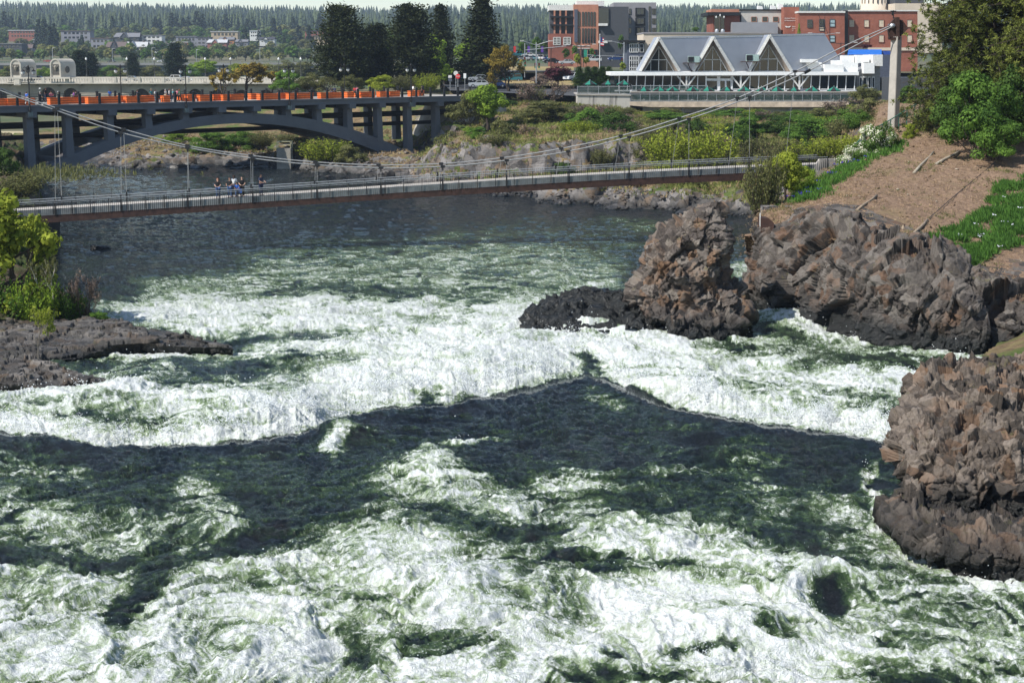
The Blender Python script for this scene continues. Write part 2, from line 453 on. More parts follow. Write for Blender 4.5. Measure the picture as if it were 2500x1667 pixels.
    amp = .25 + .75 * sstep(.08, .45, m) * (1 - .45 * sstep(.8, 1.0, m))
    T = m * .90 + (.30 * patch + .18 * p2 + .38 * streak) * amp + .12 * sstep(.0, .9, crest) - .03
    foam = sstep(.52, .92, T + .12 * mid) * .55 + lace * sstep(.08, .60, T) * .90 + .22 * l1 * l2 * sstep(.02, .2, T)
    foam = np.clip(foam * (1 - .45 * calm), 0, 1.15)
    aer = np.clip(T + .12 * lace, 0, 1.2) * (1 - .55 * calm)
    edge = np.where(PY > lip, np.exp(-((PY - lip) / 12.0) ** 2), np.exp(-(np.maximum(0, lip - 3 - PY) / 2.5) ** 2))
    foam *= 1 - edge; aer *= 1 - .9 * edge
    # the smooth lip: nothing rough right on the line where the water turns over
    sm = np.exp(-((PY - lip - 2) / 9.0) ** 2)
    Z = Z * (1 - .6 * sm) + (zb + near * .12) * .6 * sm
    nv, nu = PX.shape
    idx = np.arange(nv * nu).reshape(nv, nu)
    faces = np.stack([idx[:-1, :-1], idx[1:, :-1], idx[1:, 1:], idx[:-1, 1:]], -1).reshape(-1, 4)
    verts = np.stack([X, Y, Z], -1).reshape(-1, 3)
    me = np_mesh("river", verts, faces, river_mat(), True, {'foam': foam.ravel(), 'aer': aer.ravel(), 'close': sstep(540, 860, PY).ravel()})
    o = link("river", me)
    tag(o, kind='structure')
    return X, Y, Z, foam, m, PX, PY, lip

def river_mat():
    t = NT("river_water")
    co = t.coord()
    foam = t.n('Attribute', attribute_name='foam').outputs['Fac']
    aer = t.n('Attribute', attribute_name='aer').outputs['Fac']
    close = t.n('Attribute', attribute_name='close').outputs['Fac']
    gate = t.math('MULTIPLY', t.ramp(aer, [(.05, .30), (.35, 1.0), (.95, .6)]), t.ramp(close, [(0, .35), (1, 1.0)]))
    n1 = t.noise(2.2, 6, .68, co, 1.4)
    n2 = t.noise(8.0, 5, .75, co, .8)
    def lines(scale, k, dist):
        n = t.noise(scale, 3, .6, co, dist)
        return t.math('SUBTRACT', 1.0, t.math('MULTIPLY', t.math('ABSOLUTE', t.math('SUBTRACT', n, .5)), k), True)
    la = lines(1.6, 16, 2.2); lb = lines(4.2, 13, 1.6)
    d1 = t.math('MULTIPLY', t.math('MULTIPLY', t.math('SUBTRACT', n1, .5), .60), gate)
    d2 = t.math('MULTIPLY', t.math('MULTIPLY', t.math('SUBTRACT', n2, .5), .85), gate)
    lace = t.math('MULTIPLY', t.math('ADD', t.math('MULTIPLY', la, .40), t.math('MULTIPLY', lb, .42)), t.math('MULTIPLY', t.ramp(aer, [(.12, 0.0), (.50, .9), (1, .6)]), gate))
    ff = t.math('ADD', t.math('ADD', t.math('ADD', t.math('MULTIPLY', foam, .92), lace), d1), d2)
    fa = t.ramp(ff, [(.30, 0.0), (.62, .32), (1.08, 1.0)])
    body = t.ramp(t.math('ADD', aer, t.math('ADD', d1, t.math('MULTIPLY', d2, .45))),
                  [(.05, (.005, .008, .011)), (.20, (.013, .024, .016)), (.40, (.060, .098, .038)), (.64, (.22, .29, .15)), (1.0, (.50, .55, .43))])
    colr = t.mix(fa, body, (.68, .70, .68))
    t.col(colr)
    t.l(t.ramp(fa, [(0, .09), (.6, .6), (1, .9)]), t.b.inputs['Roughness'])
    t.b.inputs['IOR'].default_value = 1.33
    t.b.inputs['Specular IOR Level'].default_value = .5
    h = t.math('ADD', t.math('MULTIPLY', n1, .5), t.math('MULTIPLY', n2, .35))
    w2 = t.noise(3.2, 7, .68, co, .5)
    h = t.math('ADD', h, t.math('ADD', t.math('MULTIPLY', w2, .8), t.math('MULTIPLY', lb, .12)))
    nb = t.n('Bump', i_Strength=1.0); t.l(h, nb.inputs['Height']); t.l(t.ramp(close, [(0, .38), (1, .15)]), nb.inputs['Distance']); t.l(nb.outputs[0], t.b.inputs['Normal'])
    return t.m
RX, RY, RZ, RFOAM, RM, RPX, RPY, RLIP = build_river()
def spray():
    g = np.random.default_rng(2); f = RFOAM.ravel(); m = RM.ravel(); py = RPY.ravel(); px = RPX.ravel(); lip = RLIP.ravel()
    w = np.clip(m - .55, 0, 1) * (f > .55) * (px > -60) * (px < 2560) * (py > 740)
    w = w * (.5 + 5.0 * np.exp(-((lip - py - 35) / 40.0) ** 2) + 1.5 * np.exp(-((px - 1650) / 150) ** 2 - ((py - 1590) / 60) ** 2))
    w = w * np.clip(fbm(RX.ravel() / 1.3, RY.ravel() / 1.3, 3, 5) + .15, 0, 1) ** 1.5
    w /= w.sum()
    n = 34000
    i = g.choice(len(w), n, p=w)
    P = np.stack([RX.ravel()[i], RY.ravel()[i], RZ.ravel()[i]], 1) + g.normal(size=(n, 3)) * .10
    P[:, 2] += .03 + np.abs(g.normal(size=n)) ** 1.6 * .16
    s_ = (.008 + .016 * g.random(n) ** 2) * np.clip(P[:, 1] / 60, .5, 1.1)
    T4 = np.array([[1, 1, 1], [1, -1, -1], [-1, 1, -1], [-1, -1, 1]], float)
    V = (P[:, None] + T4[None] * s_[:, None, None] * (.7 + .6 * g.random((n, 4, 1)))).reshape(-1, 3)
    F4 = np.array([[0, 1, 2], [0, 3, 1], [0, 2, 3], [1, 3, 2]]); Fc = (np.arange(n)[:, None, None] * 4 + F4[None]).reshape(-1, 3)
    t = NT("spray_drops"); t.set(.5, 0, .5); t.col((.80, .83, .83))
    o = link("water_spray", np_mesh("water_spray", V, Fc, t.m)); tag(o, "fine white droplets thrown up over the breaking rapids", "spray", kind='stuff')
spray()
# ================================================================== ROCK AND SOIL MATERIALS
def rock_mat(name, dark, mid, light, rust, wet_z=None, rust_amt=.5, scale=1.0, moss=True):
    t = NT(name); co = t.coord()
    geo = t.n('NewGeometry')
    cell = t.n('TexVoronoi', i_Scale=1.6 * scale); t.l(co, cell.inputs['Vector'])
    n1 = t.noise(.7 * scale, 6, .65, co); n2 = t.noise(6 * scale, 6, .7, co); n3_ = t.noise(22 * scale, 4, .7, co)
    sep = t.n('SeparateColor'); t.l(cell.outputs['Color'], sep.inputs[0])
    f = t.math('ADD', t.math('MULTIPLY', sep.outputs[0], .35), t.math('ADD', t.math('MULTIPLY', n2, .45), t.math('MULTIPLY', n3_, .25)))
    c = t.ramp(f, [(.30, dark), (.52, mid), (.74, light)])
    rf = t.ramp(t.math('ADD', t.math('MULTIPLY', sep.outputs[1], .4), t.math('MULTIPLY', n1, .7)), [(.62 - .1 * rust_amt, 0.0), (.80 - .1 * rust_amt, .75)])
    c = t.mix(rf, c, rust)
    if moss:
        up = t.n('SeparateXYZ'); t.l(geo.outputs['Normal'], up.inputs[0])
        mf = t.math('MULTIPLY', t.ramp(t.noise(1.3, 5, .7, co), [(.58, 0.0), (.66, 1.0)]), t.ramp(up.outputs['Z'], [(.45, 0.0), (.8, .7)]))
        c = t.mix(mf, c, (.10, .09, .03))
    if wet_z is not None:
        pz = t.n('SeparateXYZ'); t.l(geo.outputs['Position'], pz.inputs[0])
        w = t.math('SUBTRACT', pz.outputs['Z'], t.math('MULTIPLY', n1, 1.2))
        wf = t.ramp(t.math('MULTIPLY', t.math('SUBTRACT', w, wet_z - .8), .8), [(.0, 1.0), (.8, 0.0)])
        c = t.mix(wf, c, (.012, .013, .012))
        t.l(t.ramp(wf, [(0, .85), (1, .25)]), t.b.inputs['Roughness'])
    else: t.b.inputs['Roughness'].default_value = .88
    t.b.inputs['Specular IOR Level'].default_value = .35
    t.col(c)
    t.bump(t.math('ADD', t.math('MULTIPLY', n2, .6), t.math('MULTIPLY', n3_, .5)), .9, .12)
    return t.m
def soil_mat(name, a, b, g, gamt=.5, scale=1.0, straw=None, bump=1.0):
    t = NT(name); co = t.coord()
    n1 = t.noise(.35 * scale, 6, .7, co); n2 = t.noise(3 * scale, 6, .75, co); n3_ = t.noise(14 * scale, 5, .75, co)
    c = t.ramp(t.math('ADD', t.math('MULTIPLY', n2, .5), t.math('MULTIPLY', n3_, .5)), [(.36, a), (.60, b)])
    if straw: c = t.mix(t.ramp(t.noise(.9, 5, .7, co), [(.50, 0.0), (.62, .8)]), c, straw)
    c = t.mix(t.ramp(n1, [(.56 - .12 * gamt, 0.0), (.68 - .12 * gamt, 1.0)]), c, g)
    t.set(.95, 0, .15); t.col(c)
    if bump: t.bump(t.math('ADD', n3_, t.math('MULTIPLY', n2, .7)), bump, .16)
    return t.m
M_CLIFF = rock_mat("basalt_cliff", (.022, .019, .017), (.085, .072, .062), (.17, .15, .13), (.15, .085, .05), 1.3, .2)
M_STACK = rock_mat("basalt_stack", (.026, .02, .017), (.10, .082, .07), (.21, .18, .15), (.17, .095, .05), 1.2, .25)
M_NEAR = rock_mat("basalt_boulder", (.026, .022, .018), (.088, .070, .056), (.225, .185, .15), (.20, .115, .065), 2.5, .3)
M_WET = rock_mat("wet_basalt", (.006, .006, .006), (.018, .017, .016), (.035, .033, .03), (.05, .035, .02), 9.0, .1)
M_SLAB = rock_mat("slab_basalt", (.03, .026, .023), (.10, .09, .08), (.20, .18, .16), (.13, .085, .05), .45, .3)
M_FARROCK = rock_mat("shore_rock", (.030, .027, .025), (.11, .10, .092), (.235, .215, .20), (.17, .11, .06), .15, .3, .6)
M_SOIL = soil_mat("dry_slope_soil", (.11, .07, .045), (.40, .27, .18), (.26, .19, .11), .25)
M_BANK = soil_mat("grassy_bank_soil", (.085, .06, .035), (.26, .18, .10), (.085, .115, .03), .85, .5, (.24, .20, .09))

_a = R(28); ROCKM = np.array([[math.cos(_a), 0, math.sin(_a)], [0, 1, 0], [-math.sin(_a), 0, math.cos(_a)]])
def facet(P, N, specs):
    """displace points P along N by stacked blocky facets: (cell size, amplitude, groove depth, seed)"""
    h = np.zeros(len(P))
    for s_, a, gdep, sd in specs:
        q = P @ ROCKM / np.array([s_, s_, s_ * 1.35]) + .10 * np.stack([n3(P / s_ * 1.3, sd), n3(P / s_ * 1.3 + 5, sd + 1), n3(P / s_ * 1.3 + 9, sd + 2)], 1)
        v, e, r = vor3(q, sd)
        h += .66 * a * v - .45 * gdep * (1 - sstep(0, .10, e)) + .35 * a * (r - .5)
    return P + N * h[:, None]
def grid_normals(V, nu, nv):
    G_ = V.reshape(nv, nu, 3)
    du = np.gradient(G_, axis=1); dv = np.gradient(G_, axis=0)
    n = np.cross(du, dv); n /= (np.linalg.norm(n, axis=2, keepdims=True) + 1e-9)
    return n.reshape(-1, 3)
def catmull(A, t):
    """A (k, ...) control rows, t in 0..k-1"""
    k = len(A); i = np.clip(np.floor(t).astype(int), 0, k - 2); f = (t - i)
    f = f.reshape(f.shape + (1,) * (A.ndim - 1))
    p0 = A[np.clip(i - 1, 0, k - 1)]; p1 = A[i]; p2 = A[i + 1]; p3 = A[np.clip(i + 2, 0, k - 1)]
    return .5 * ((2 * p1) + (-p0 + p2) * f + (2 * p0 - 5 * p1 + 4 * p2 - p3) * f * f + (-p0 + 3 * p1 - 3 * p2 + p3) * f ** 3)
def loft(rows, nu, nv, vt=None, ut=None):
    """rows: lists of Vectors -> dense grid of points (nv, nu, 3)"""
    A = np.array([[list(p) for p in r] for r in rows], float)
    B = catmull(A, np.linspace(0, len(rows) - 1, nv) if vt is None else vt)
    C = catmull(np.swapaxes(B, 0, 1), np.linspace(0, A.shape[1] - 1, nu) if ut is None else ut)
    return np.swapaxes(C, 0, 1)
def grid_faces(nu, nv, wrap=False):
    idx = np.arange(nv * nu).reshape(nv, nu)
    if wrap: idx = np.concatenate([idx, idx[:, :1]], 1)
    return np.stack([idx[:-1, :-1], idx[:-1, 1:], idx[1:, 1:], idx[1:, :-1]], -1).reshape(-1, 4)

# ------------------------------------------------------------------ the right bank: cliff and dry slope
base = [(1834, 87.5), (1885, 85.5), (1985, 83), (2090, 79), (2200, 77), (2330, 75.5), (2420, 74.5), (2600, 73), (2950, 72)]
r0 = [WZ(px, d, -1.2) for px, d in base]
r1 = [W(1836, 745, 88), W(1882, 735, 86.5), W(1985, 750, 83.5), W(2095, 775, 79.5), W(2200, 800, 77.3), W(2330, 805, 75.8), W(2420, 800, 75), W(2600, 810, 73.5), W(2950, 820, 72.5)]
r2 = [W(1842, 660, 88.5), W(1880, 650, 87), W(1980, 640, 84.5), W(2090, 680, 80.5), W(2200, 700, 78), W(2330, 730, 76.5), W(2420, 745, 76), W(2600, 760, 74.5), W(2950, 780, 73)]
r3 = [W(1856, 560, 90), W(1890, 575, 88.5), W(1980, 535, 87), W(2065, 560, 84), W(2190, 615, 81.5), W(2300, 660, 79), W(2420, 690, 77.5), W(2600, 715, 76), W(2950, 740, 75)]
r4 = [W(1862, 535, 92), W(1900, 520, 91.5), W(1990, 500, 91.5), W(2080, 500, 90.5), W(2200, 545, 87.5), W(2315, 590, 84.5), W(2430, 625, 82), W(2610, 650, 80.5), W(2950, 680, 79)]
r5 = [W(1880, 510, 96), W(1960, 480, 97), W(2050, 455, 98), W(2140, 450, 98), W(2240, 470, 96), W(2345, 500, 93), W(2455, 520, 91), W(2620, 540, 89), W(2950, 570, 87)]
r6 = [W(1935, 478, 103), W(2020, 432, 106), W(2105, 402, 107), W(2195, 390, 107), W(2285, 400, 105), W(2375, 420, 102), W(2475, 440, 99), W(2630, 460, 97), W(2950, 490, 94)]
r7 = [W(2045, 402, 114), W(2110, 370, 117), W(2170, 347, 118), W(2240, 332, 118), W(2320, 338, 116), W(2405, 350, 112), W(2485, 365, 109), W(2640, 390, 106), W(2950, 430, 102)]
r8 = [W(2125, 333, 127), W(2178, 313, 128), W(2240, 295, 129), W(2300, 287, 129), W(2372, 290, 127), W(2445, 296, 124), W(2525, 302, 121), W(2665, 322, 118), W(2950, 360, 112)]
r9 = [W(2150, 262, 146), W(2200, 255, 148), W(2260, 252, 148), W(2320, 250, 148), W(2390, 248, 146), W(2460, 250, 142), W(2540, 255, 138), W(2680, 262, 134), W(2950, 290, 126)]
r10 = [W(2150, 262, 175), W(2200, 240, 175), W(2260, 235, 175), W(2320, 230, 175), W(2390, 230, 173), W(2460, 230, 170), W(2540, 232, 168), W(2680, 240, 165), W(2950, 250, 160)]
def side(row, dx, dy, z): 
    p = row[0]; k = 1 + dy / p.y
    return [Vector((p.x * k + .9, p.y + dy, z)), Vector((p.x * (1 + .4 * dy / p.y) + .15, p.y + .4 * dy, p.z - .30 * max(.2, p.z - z)))] + list(row)
rows_c = [side(r, 2.2, 5.0, -1.2) for r in (r0, r1, r2, r3)]
for i, r in enumerate((r4, r5)): rows_c.append(side(r, 3.5, 5.0, -1.0 + 1.0 * i))
P = loft(rows_c[:5], 680, 330, None, np.concatenate([np.linspace(0, 2, 200), np.linspace(2, len(rows_c[0]) - 1, 481)[1:]]))
nv_, nu_ = P.shape[:2]
Pf = P.reshape(-1, 3); N = -grid_normals(Pf, nu_, nv_)
N[:, :] = np.where((N[:, 1:2] > 0), -N, N)
vv = np.repeat(np.linspace(0, 4, nv_), nu_)
uu = np.tile(np.linspace(0, 1, nu_), nv_)
Pd = facet(Pf, N, [(3.4, 1.15, .12, 3), (1.35, .62, .12, 13), (.55, .26, .05, 23), (.26, .10, .02, 33)])
Pd += N * (.45 * fb3(Pf / 3.0, 3, 5))[:, None]
# a bulging shoulder of smoother rock in the middle of the cliff
c = np.array(W(2235, 660, 79)); Pd += N * (1.5 * np.exp(-(((Pf - c) / [2.6, 4, 1.7]) ** 2).sum(1)))[:, None]
w = sstep(2.95, 3.5, vv + .35 * n3(Pf / 1.6, 77))[:, None]
Pd = Pd * (1 - w) + (Pf + N * (.1 * fb3(Pf / .8, 3, 6))[:, None]) * w
tag(link("cliff", np_mesh("cliff", Pd, grid_faces(nu_, nv_), M_CLIFF)), kind='structure')
rows_s = [side(r3, 3.5, 5, -1.2)] + rows_c[4:] + [side(r, 5, 4, z) for r, z in ((r6, 2.0), (r7, 4.5), (r8, 7.0), (r9, 8.0), (r10, 8.0))]
P = loft(rows_s, 420, 420); nv_, nu_ = P.shape[:2]
Pf = P.reshape(-1, 3); N = grid_normals(Pf, nu_, nv_); N = np.where(N[:, 2:3] < 0, -N, N)
vv = np.repeat(np.linspace(0, len(rows_s) - 1, nv_), nu_)
drop = -.9 * (1 - sstep(.12, .42, vv + .3 * n3(Pf / 1.6, 77)))
Pd = Pf + N * (drop + .22 * fb3(Pf / 2.2, 3, 44) + .10 * fb3(Pf / .5, 3, 48))[:, None]
SLOPE = Pd.reshape(nv_, nu_, 3)
tag(link("hillside", np_mesh("hillside", Pd, grid_faces(nu_, nv_), M_SOIL, True)), kind='structure')

# ------------------------------------------------------------------ heightfield banks (north shore, far town, left shore)
def hf(name, pts, x0, x1, y0, y1, nx, ny, mat, disp=None, p=3.2, smooth=True):
    xs = np.linspace(x0, x1, nx); ys = np.linspace(y0, y1, ny)
    X, Y = np.meshgrid(xs, ys)
    A = np.array([list(q) for q in pts])
    Xf, Yf = X.ravel(), Y.ravel(); num = np.zeros(Xf.size); den = np.zeros(Xf.size)
    for ax, ay, az in A:
        w = 1.0 / ((Xf - ax) ** 2 + (Yf - ay) ** 2 + 1.0) ** (p / 2 * 1.0)
        num += w * az; den += w
    Z = num / den
    V = np.stack([Xf, Yf, Z], 1)
    if disp is not None: V = disp(V, nx, ny)
    me = np_mesh(name, V, grid_faces(nx, ny), mat, smooth)
    o = link(name, me); tag(o, kind='structure')
    return V.reshape(ny, nx, 3)
shore = [(1000, 183), (1060, 180), (1150, 177), (1235, 169), (1350, 159), (1500, 154), (1700, 148), (1850, 145), (1990, 140), (2150, 135)]
shoreL = [(940, 190), (860, 189), (800, 194), (740, 203), (676, 213), (600, 212), (470, 211), (330, 209), (200, 213), (60, 216), (-150, 222)]
pts = [WZ(px, d, .15) for px, d in shore + shoreL]
pts += [WZ(px, d - 5, -2.5) for px, d in shore + shoreL] + [WZ(px, d - 14, -5) for px, d in shore + shoreL]
pts += [W(*a) for a in [(1029, 400, 229), (1060, 385, 225), (1075, 340, 228), (1095, 300, 232), (1130, 285, 240), (1150, 410, 184), (1150, 330, 196), (1100, 420, 186), (1090, 370, 200),
    (1190, 395, 183), (1200, 330, 192), (1250, 425, 174), (1255, 340, 186), (1270, 312, 196), (1350, 306, 200), (1350, 440, 166), (1450, 440, 164), (1500, 310, 212),
    (1450, 290, 225), (1350, 285, 225), (1250, 280, 230), (1200, 270, 245), (1600, 455, 158), (1600, 400, 172), (1600, 340, 200), (1700, 460, 156), (1700, 400, 172), (1700, 330, 205), (1800, 320, 215),
    (1800, 450, 155), (1900, 430, 152), (1900, 385, 165), (1900, 310, 220), (2000, 430, 142), (2000, 340, 190), (2100, 330, 165), (2150, 300, 160), (2150, 330, 145), (1990, 440, 136),
    (1500, 288, 250), (1600, 288, 252), (1700, 288, 252), (1800, 288, 252), (1900, 285, 250), (2050, 272, 245), (2200, 250, 230), (1500, 285, 275), (1700, 285, 275), (1900, 282, 275),
    (1450, 262, 262), (1380, 255, 262), (1300, 250, 262), (1200, 250, 270), (1120, 245, 262), (1130, 225, 290), (1250, 225, 290), (1350, 225, 290), (1420, 245, 285)]]
pts += [WZ(px, d, z) for px in range(1085, 1561, 52) for d, z in ((181, 6.0), (186, 6.4), (177.2, 1.3))]
# left bank behind the arch, and the ground under the street bridge ends
pts += [W(*a) for a in [(700, 370, 222), (770, 385, 212), (820, 400, 205), (600, 360, 228), (500, 365, 226), (400, 360, 228), (340, 385, 216), (560, 345, 240), (700, 345, 240), (800, 350, 235), (880, 350, 235),
    (940, 370, 225), (990, 360, 235), (430, 350, 238), (280, 360, 232), (150, 370, 232), (0, 360, 232), (900, 405, 203), (960, 420, 195), (1000, 330, 255), (900, 320, 262), (700, 322, 262), (500, 322, 262), (300, 325, 262), (100, 325, 262), (-100, 325, 262)]]
pts += [WZ(px, d, z) for px, d, z in [(-200, 300, 5), (100, 300, 5), (400, 300, 5), (700, 300, 6.5), (900, 290, 8.5), (1000, 285, 9), (1100, 300, 9.6), (1250, 320, 9.8), (1400, 320, 9.2), (1600, 310, 8.2), (1900, 310, 8.2), (2200, 300, 9.5), (2400, 300, 10),
    (200, 400, 4), (600, 400, 6), (900, 380, 10), (1100, 380, 10.5), (1300, 380, 11), (1500, 380, 11), (1700, 380, 11), (2000, 380, 12), (2300, 380, 12)]]
pts += [WZ(px, d, -6) for px in range(-100, 1900, 90) for d in (128, 138)] + [WZ(px, d, -6) for px in range(100, 1150, 90) for d in (150, 162)] + [WZ(px, d, -5) for px in range(150, 860, 80) for d in (176, 190)]
def bank_disp(V, nx, ny):
    x, y, z = V[:, 0], V[:, 1], V[:, 2]
    gz = np.hypot(*np.gradient(z.reshape(ny, nx))).ravel()
    steep = sstep(.10, .32, gz)
    low = 1 - sstep(1.2, 3.0, z)
    N = np.zeros_like(V); N[:, 1] = -.6 * steep; N[:, 2] = 1
    amt = np.clip(steep + low * .7, 0, 1)
    Q = facet(V, np.zeros_like(V) + [0, -.5, .7], [(2.4, 1.3, .1, 61), (.9, .5, .05, 62)]) - V
    V = V + Q * amt[:, None] * (z > -1)[:, None] * np.array([1, 1, .8])
    V[:, 2] += .35 * fbm(x / 5, y / 5, 4, 63) * sstep(.3, 2, z)
    return V
BANK = hf("north_bank", pts, -90, 78, 126, 330, 460, 560, M_BANK, bank_disp)
me = bpy.data.objects["north_bank"].data
me.materials.append(M_FARROCK)
# bare rock shows wherever the bank is steep or stands just above the water
Vb = BANK.reshape(-1, 3)
fc = np.empty(len(me.polygons) * 3); me.polygons.foreach_get('normal', fc); fc = fc.reshape(-1, 3)
cc = np.empty(len(me.polygons) * 3); me.polygons.foreach_get('center', cc); cc = cc.reshape(-1, 3)
rk = (np.abs(fc[:, 2]) < .72 + .12 * n3(cc / 3, 5)) | (cc[:, 2] < 1.3 + .9 * n3(cc / 4, 9))
me.polygons.foreach_set('material_index', rk.astype(np.int32))

# ------------------------------------------------------------------ rocks standing in the river
def silhouette_rock(name, levels, d, mat, label, cat, thick=.8, specs=((1.6, .75, .1, 3), (.7, .38, .07, 13), (.3, .15, .03, 23)), nu=320, nv=260, lean=0.0, seed=0, back=0.0):
    """levels: (py, left px, right px[, depth]) from top to bottom: a closed body of elliptic sections"""
    ys = np.array([l[0] for l in levels], float); L = np.array([l[1] for l in levels], float); Rr = np.array([l[2] for l in levels], float)
    D = np.array([l[3] if len(l) > 3 else d for l in levels], float)
    t = np.linspace(0, 1, nv)
    arc = np.concatenate([[0], np.cumsum(np.hypot(np.diff(ys), np.diff(Rr - L) * .4))]); arc /= arc[-1]
    yy = np.interp(t, arc, ys); ll = np.interp(t, arc, L); rr = np.interp(t, arc, Rr); dd = np.interp(t, arc, D)
    a = np.linspace(0, 2 * np.pi, nu, endpoint=False)
    V = np.zeros((nv, nu, 3))
    for i in range(nv):
        pl = W(ll[i], yy[i], dd[i]); pr = W(rr[i], yy[i], dd[i])
        cx = (pl.x + pr.x) / 2; hw = (pr.x - pl.x) / 2; cz = pl.z
        ca, sa = np.cos(a), np.sin(a)
        e = .72
        X = cx + hw * np.sign(ca) * np.abs(ca) ** e; Y = dd[i] + hw * thick * np.sign(sa) * np.abs(sa) ** e
        V[i, :, 0] = X; V[i, :, 1] = Y + back * (Y > dd[i]) * 0; V[i, :, 2] = cz
    # close the top
    V[0] = V[0].mean(0); 
    Vf = V.reshape(-1, 3)
    cen = np.repeat(V.mean(1), nu, axis=0)
    G3 = np.concatenate([V[:, -1:], V, V[:, :1]], 1)
    N = np.cross(np.gradient(G3, axis=1), np.gradient(G3, axis=0))[:, 1:-1].reshape(-1, 3)
    N /= (np.linalg.norm(N, axis=1, keepdims=True) + 1e-9)
    N = np.where(((N * (Vf - cen)).sum(1, keepdims=True) < 0), -N, N)
    fade = np.minimum(1, np.linalg.norm(Vf - cen, axis=1) / 1.0)[:, None]
    Q = facet(Vf, N, [(s_, a_, g_, sd + seed) for s_, a_, g_, sd in specs])
    Q = Vf + (Q - Vf) * (.35 + .65 * fade) + N * (.12 * fb3(Vf / .5, 3, seed))[:, None] * fade
    org = (float(Vf[:, 0].mean()), float(Vf[:, 1].mean()), 0.0)
    o = link(name, np_mesh(name, Q - np.array(org), grid_faces(nu, nv, True), mat), None, org)
    return tag(o, label, cat)
silhouette_rock("rock_stack", [(508, 1728, 1732), (516, 1690, 1750), (530, 1682, 1750), (548, 1662, 1753), (573, 1628, 1757), (592, 1604, 1760), (612, 1585, 1760), (640, 1570, 1762), (672, 1560, 1767), (695, 1550, 1772), (712, 1545, 1796),
    (735, 1545, 1808), (760, 1560, 1808, 81), (785, 1600, 1804, 80), (812, 1650, 1800, 79), (850, 1660, 1800, 78.5)], 82, M_STACK,
    "tall brown basalt stack leaning to a blunt top in the middle of the rapids", "rock", .75, ((2.6, .80, .12, 3), (1.0, .50, .09, 13), (.42, .22, .04, 23), (.2, .09, .02, 33)), 360, 340, seed=1)
silhouette_rock("wet_ledge", [(708, 1430, 1520, 84), (716, 1390, 1570, 84), (730, 1335, 1600, 83.5), (745, 1310, 1620, 83), (765, 1282, 1640, 82), (800, 1270, 1660, 80.5)], 83, M_WET,
    "low black wet rock ledge tapering left from the foot of the tall stack", "rock", .35, ((1.0, .35, .06, 5), (.45, .24, .04, 15), (.22, .1, .02, 25)), 300, 90, seed=2)
silhouette_rock("river_boulder", [(889, 2400, 2470, 51), (894, 2345, 2560, 50.3), (905, 2300, 2650, 49.3), (940, 2262, 2750, 48), (985, 2236, 2800, 47), (1020, 2196, 2820, 46.2), (1052, 2168, 2820, 45.8),
    (1116, 2170, 2820, 45), (1165, 2184, 2820, 44.6), (1206, 2212, 2820, 44.2), (1245, 2262, 2820, 44), (1275, 2320, 2820, 44.5)],
    50, M_NEAR, "large rounded brown basalt boulder overhanging a lower shelf at the near right bank", "rock", .6, ((2.2, .45, .10, 7), (.9, .36, .10, 17), (.42, .24, .05, 27), (.2, .12, .02, 37)), 820, 500, seed=3)
silhouette_rock("river_shelf", [(1228, 2420, 2600, dz(1215, 3.2) + 4), (1226, 2320, 2700, dz(1215, 3.2) + 2), (1240, 2262, 2800, dz(1240, 3.0) + .6), (1262, 2205, 2820, dz(1262, 2.75)), (1285, 2180, 2820, dz(1285, 2.45)), (1315, 2225, 2820, dz(1315, 2.2)), (1345, 2262, 2820, dz(1345, 1.95)), (1385, 2290, 2820, dz(1385, 1.6)), (1450, 2330, 2820, dz(1450, 1.0))],
    44, M_NEAR, "grey sloping basalt shelf under the overhanging boulder with its foot black and wet", "rock", .85, ((1.8, .4, .1, 8), (.8, .34, .08, 18), (.36, .2, .04, 28), (.18, .08, .02, 38)), 700, 260, seed=4)
def slab(name, rows, nu, nv, mat, label, specs, seed=0, layer=.25):
    P = loft(rows, nu, nv); Pf = P.reshape(-1, 3); N = grid_normals(Pf, nu, nv); N = np.where(N[:, 2:3] < 0, -N, N)
    Q = facet(Pf, N, [(s_, a, g_, sd + seed) for s_, a, g_, sd in specs])
    Q += N * (.10 * fb3(Pf / 1.5, 3, seed + 4))[:, None]
    q = Q[:, 2]; st = np.floor(q / layer + .3 * n3(Pf / 2, 3)) * layer
    Q[:, 2] = q * .45 + st * .55
    org = (float(Pf[:, 0].mean()), float(Pf[:, 1].mean()), 0.0)
    o = link(name, np_mesh(name, Q - np.array(org), grid_faces(nu, nv), mat), None, org)
    return tag(o, label, "rock")
def prow(l, dd=-2.0): return [W(a, b, c + dd) for a, b, c in l]
sp = ((2.6, .22, .04, 4), (.9, .16, .04, 14), (.35, .09, .02, 24))
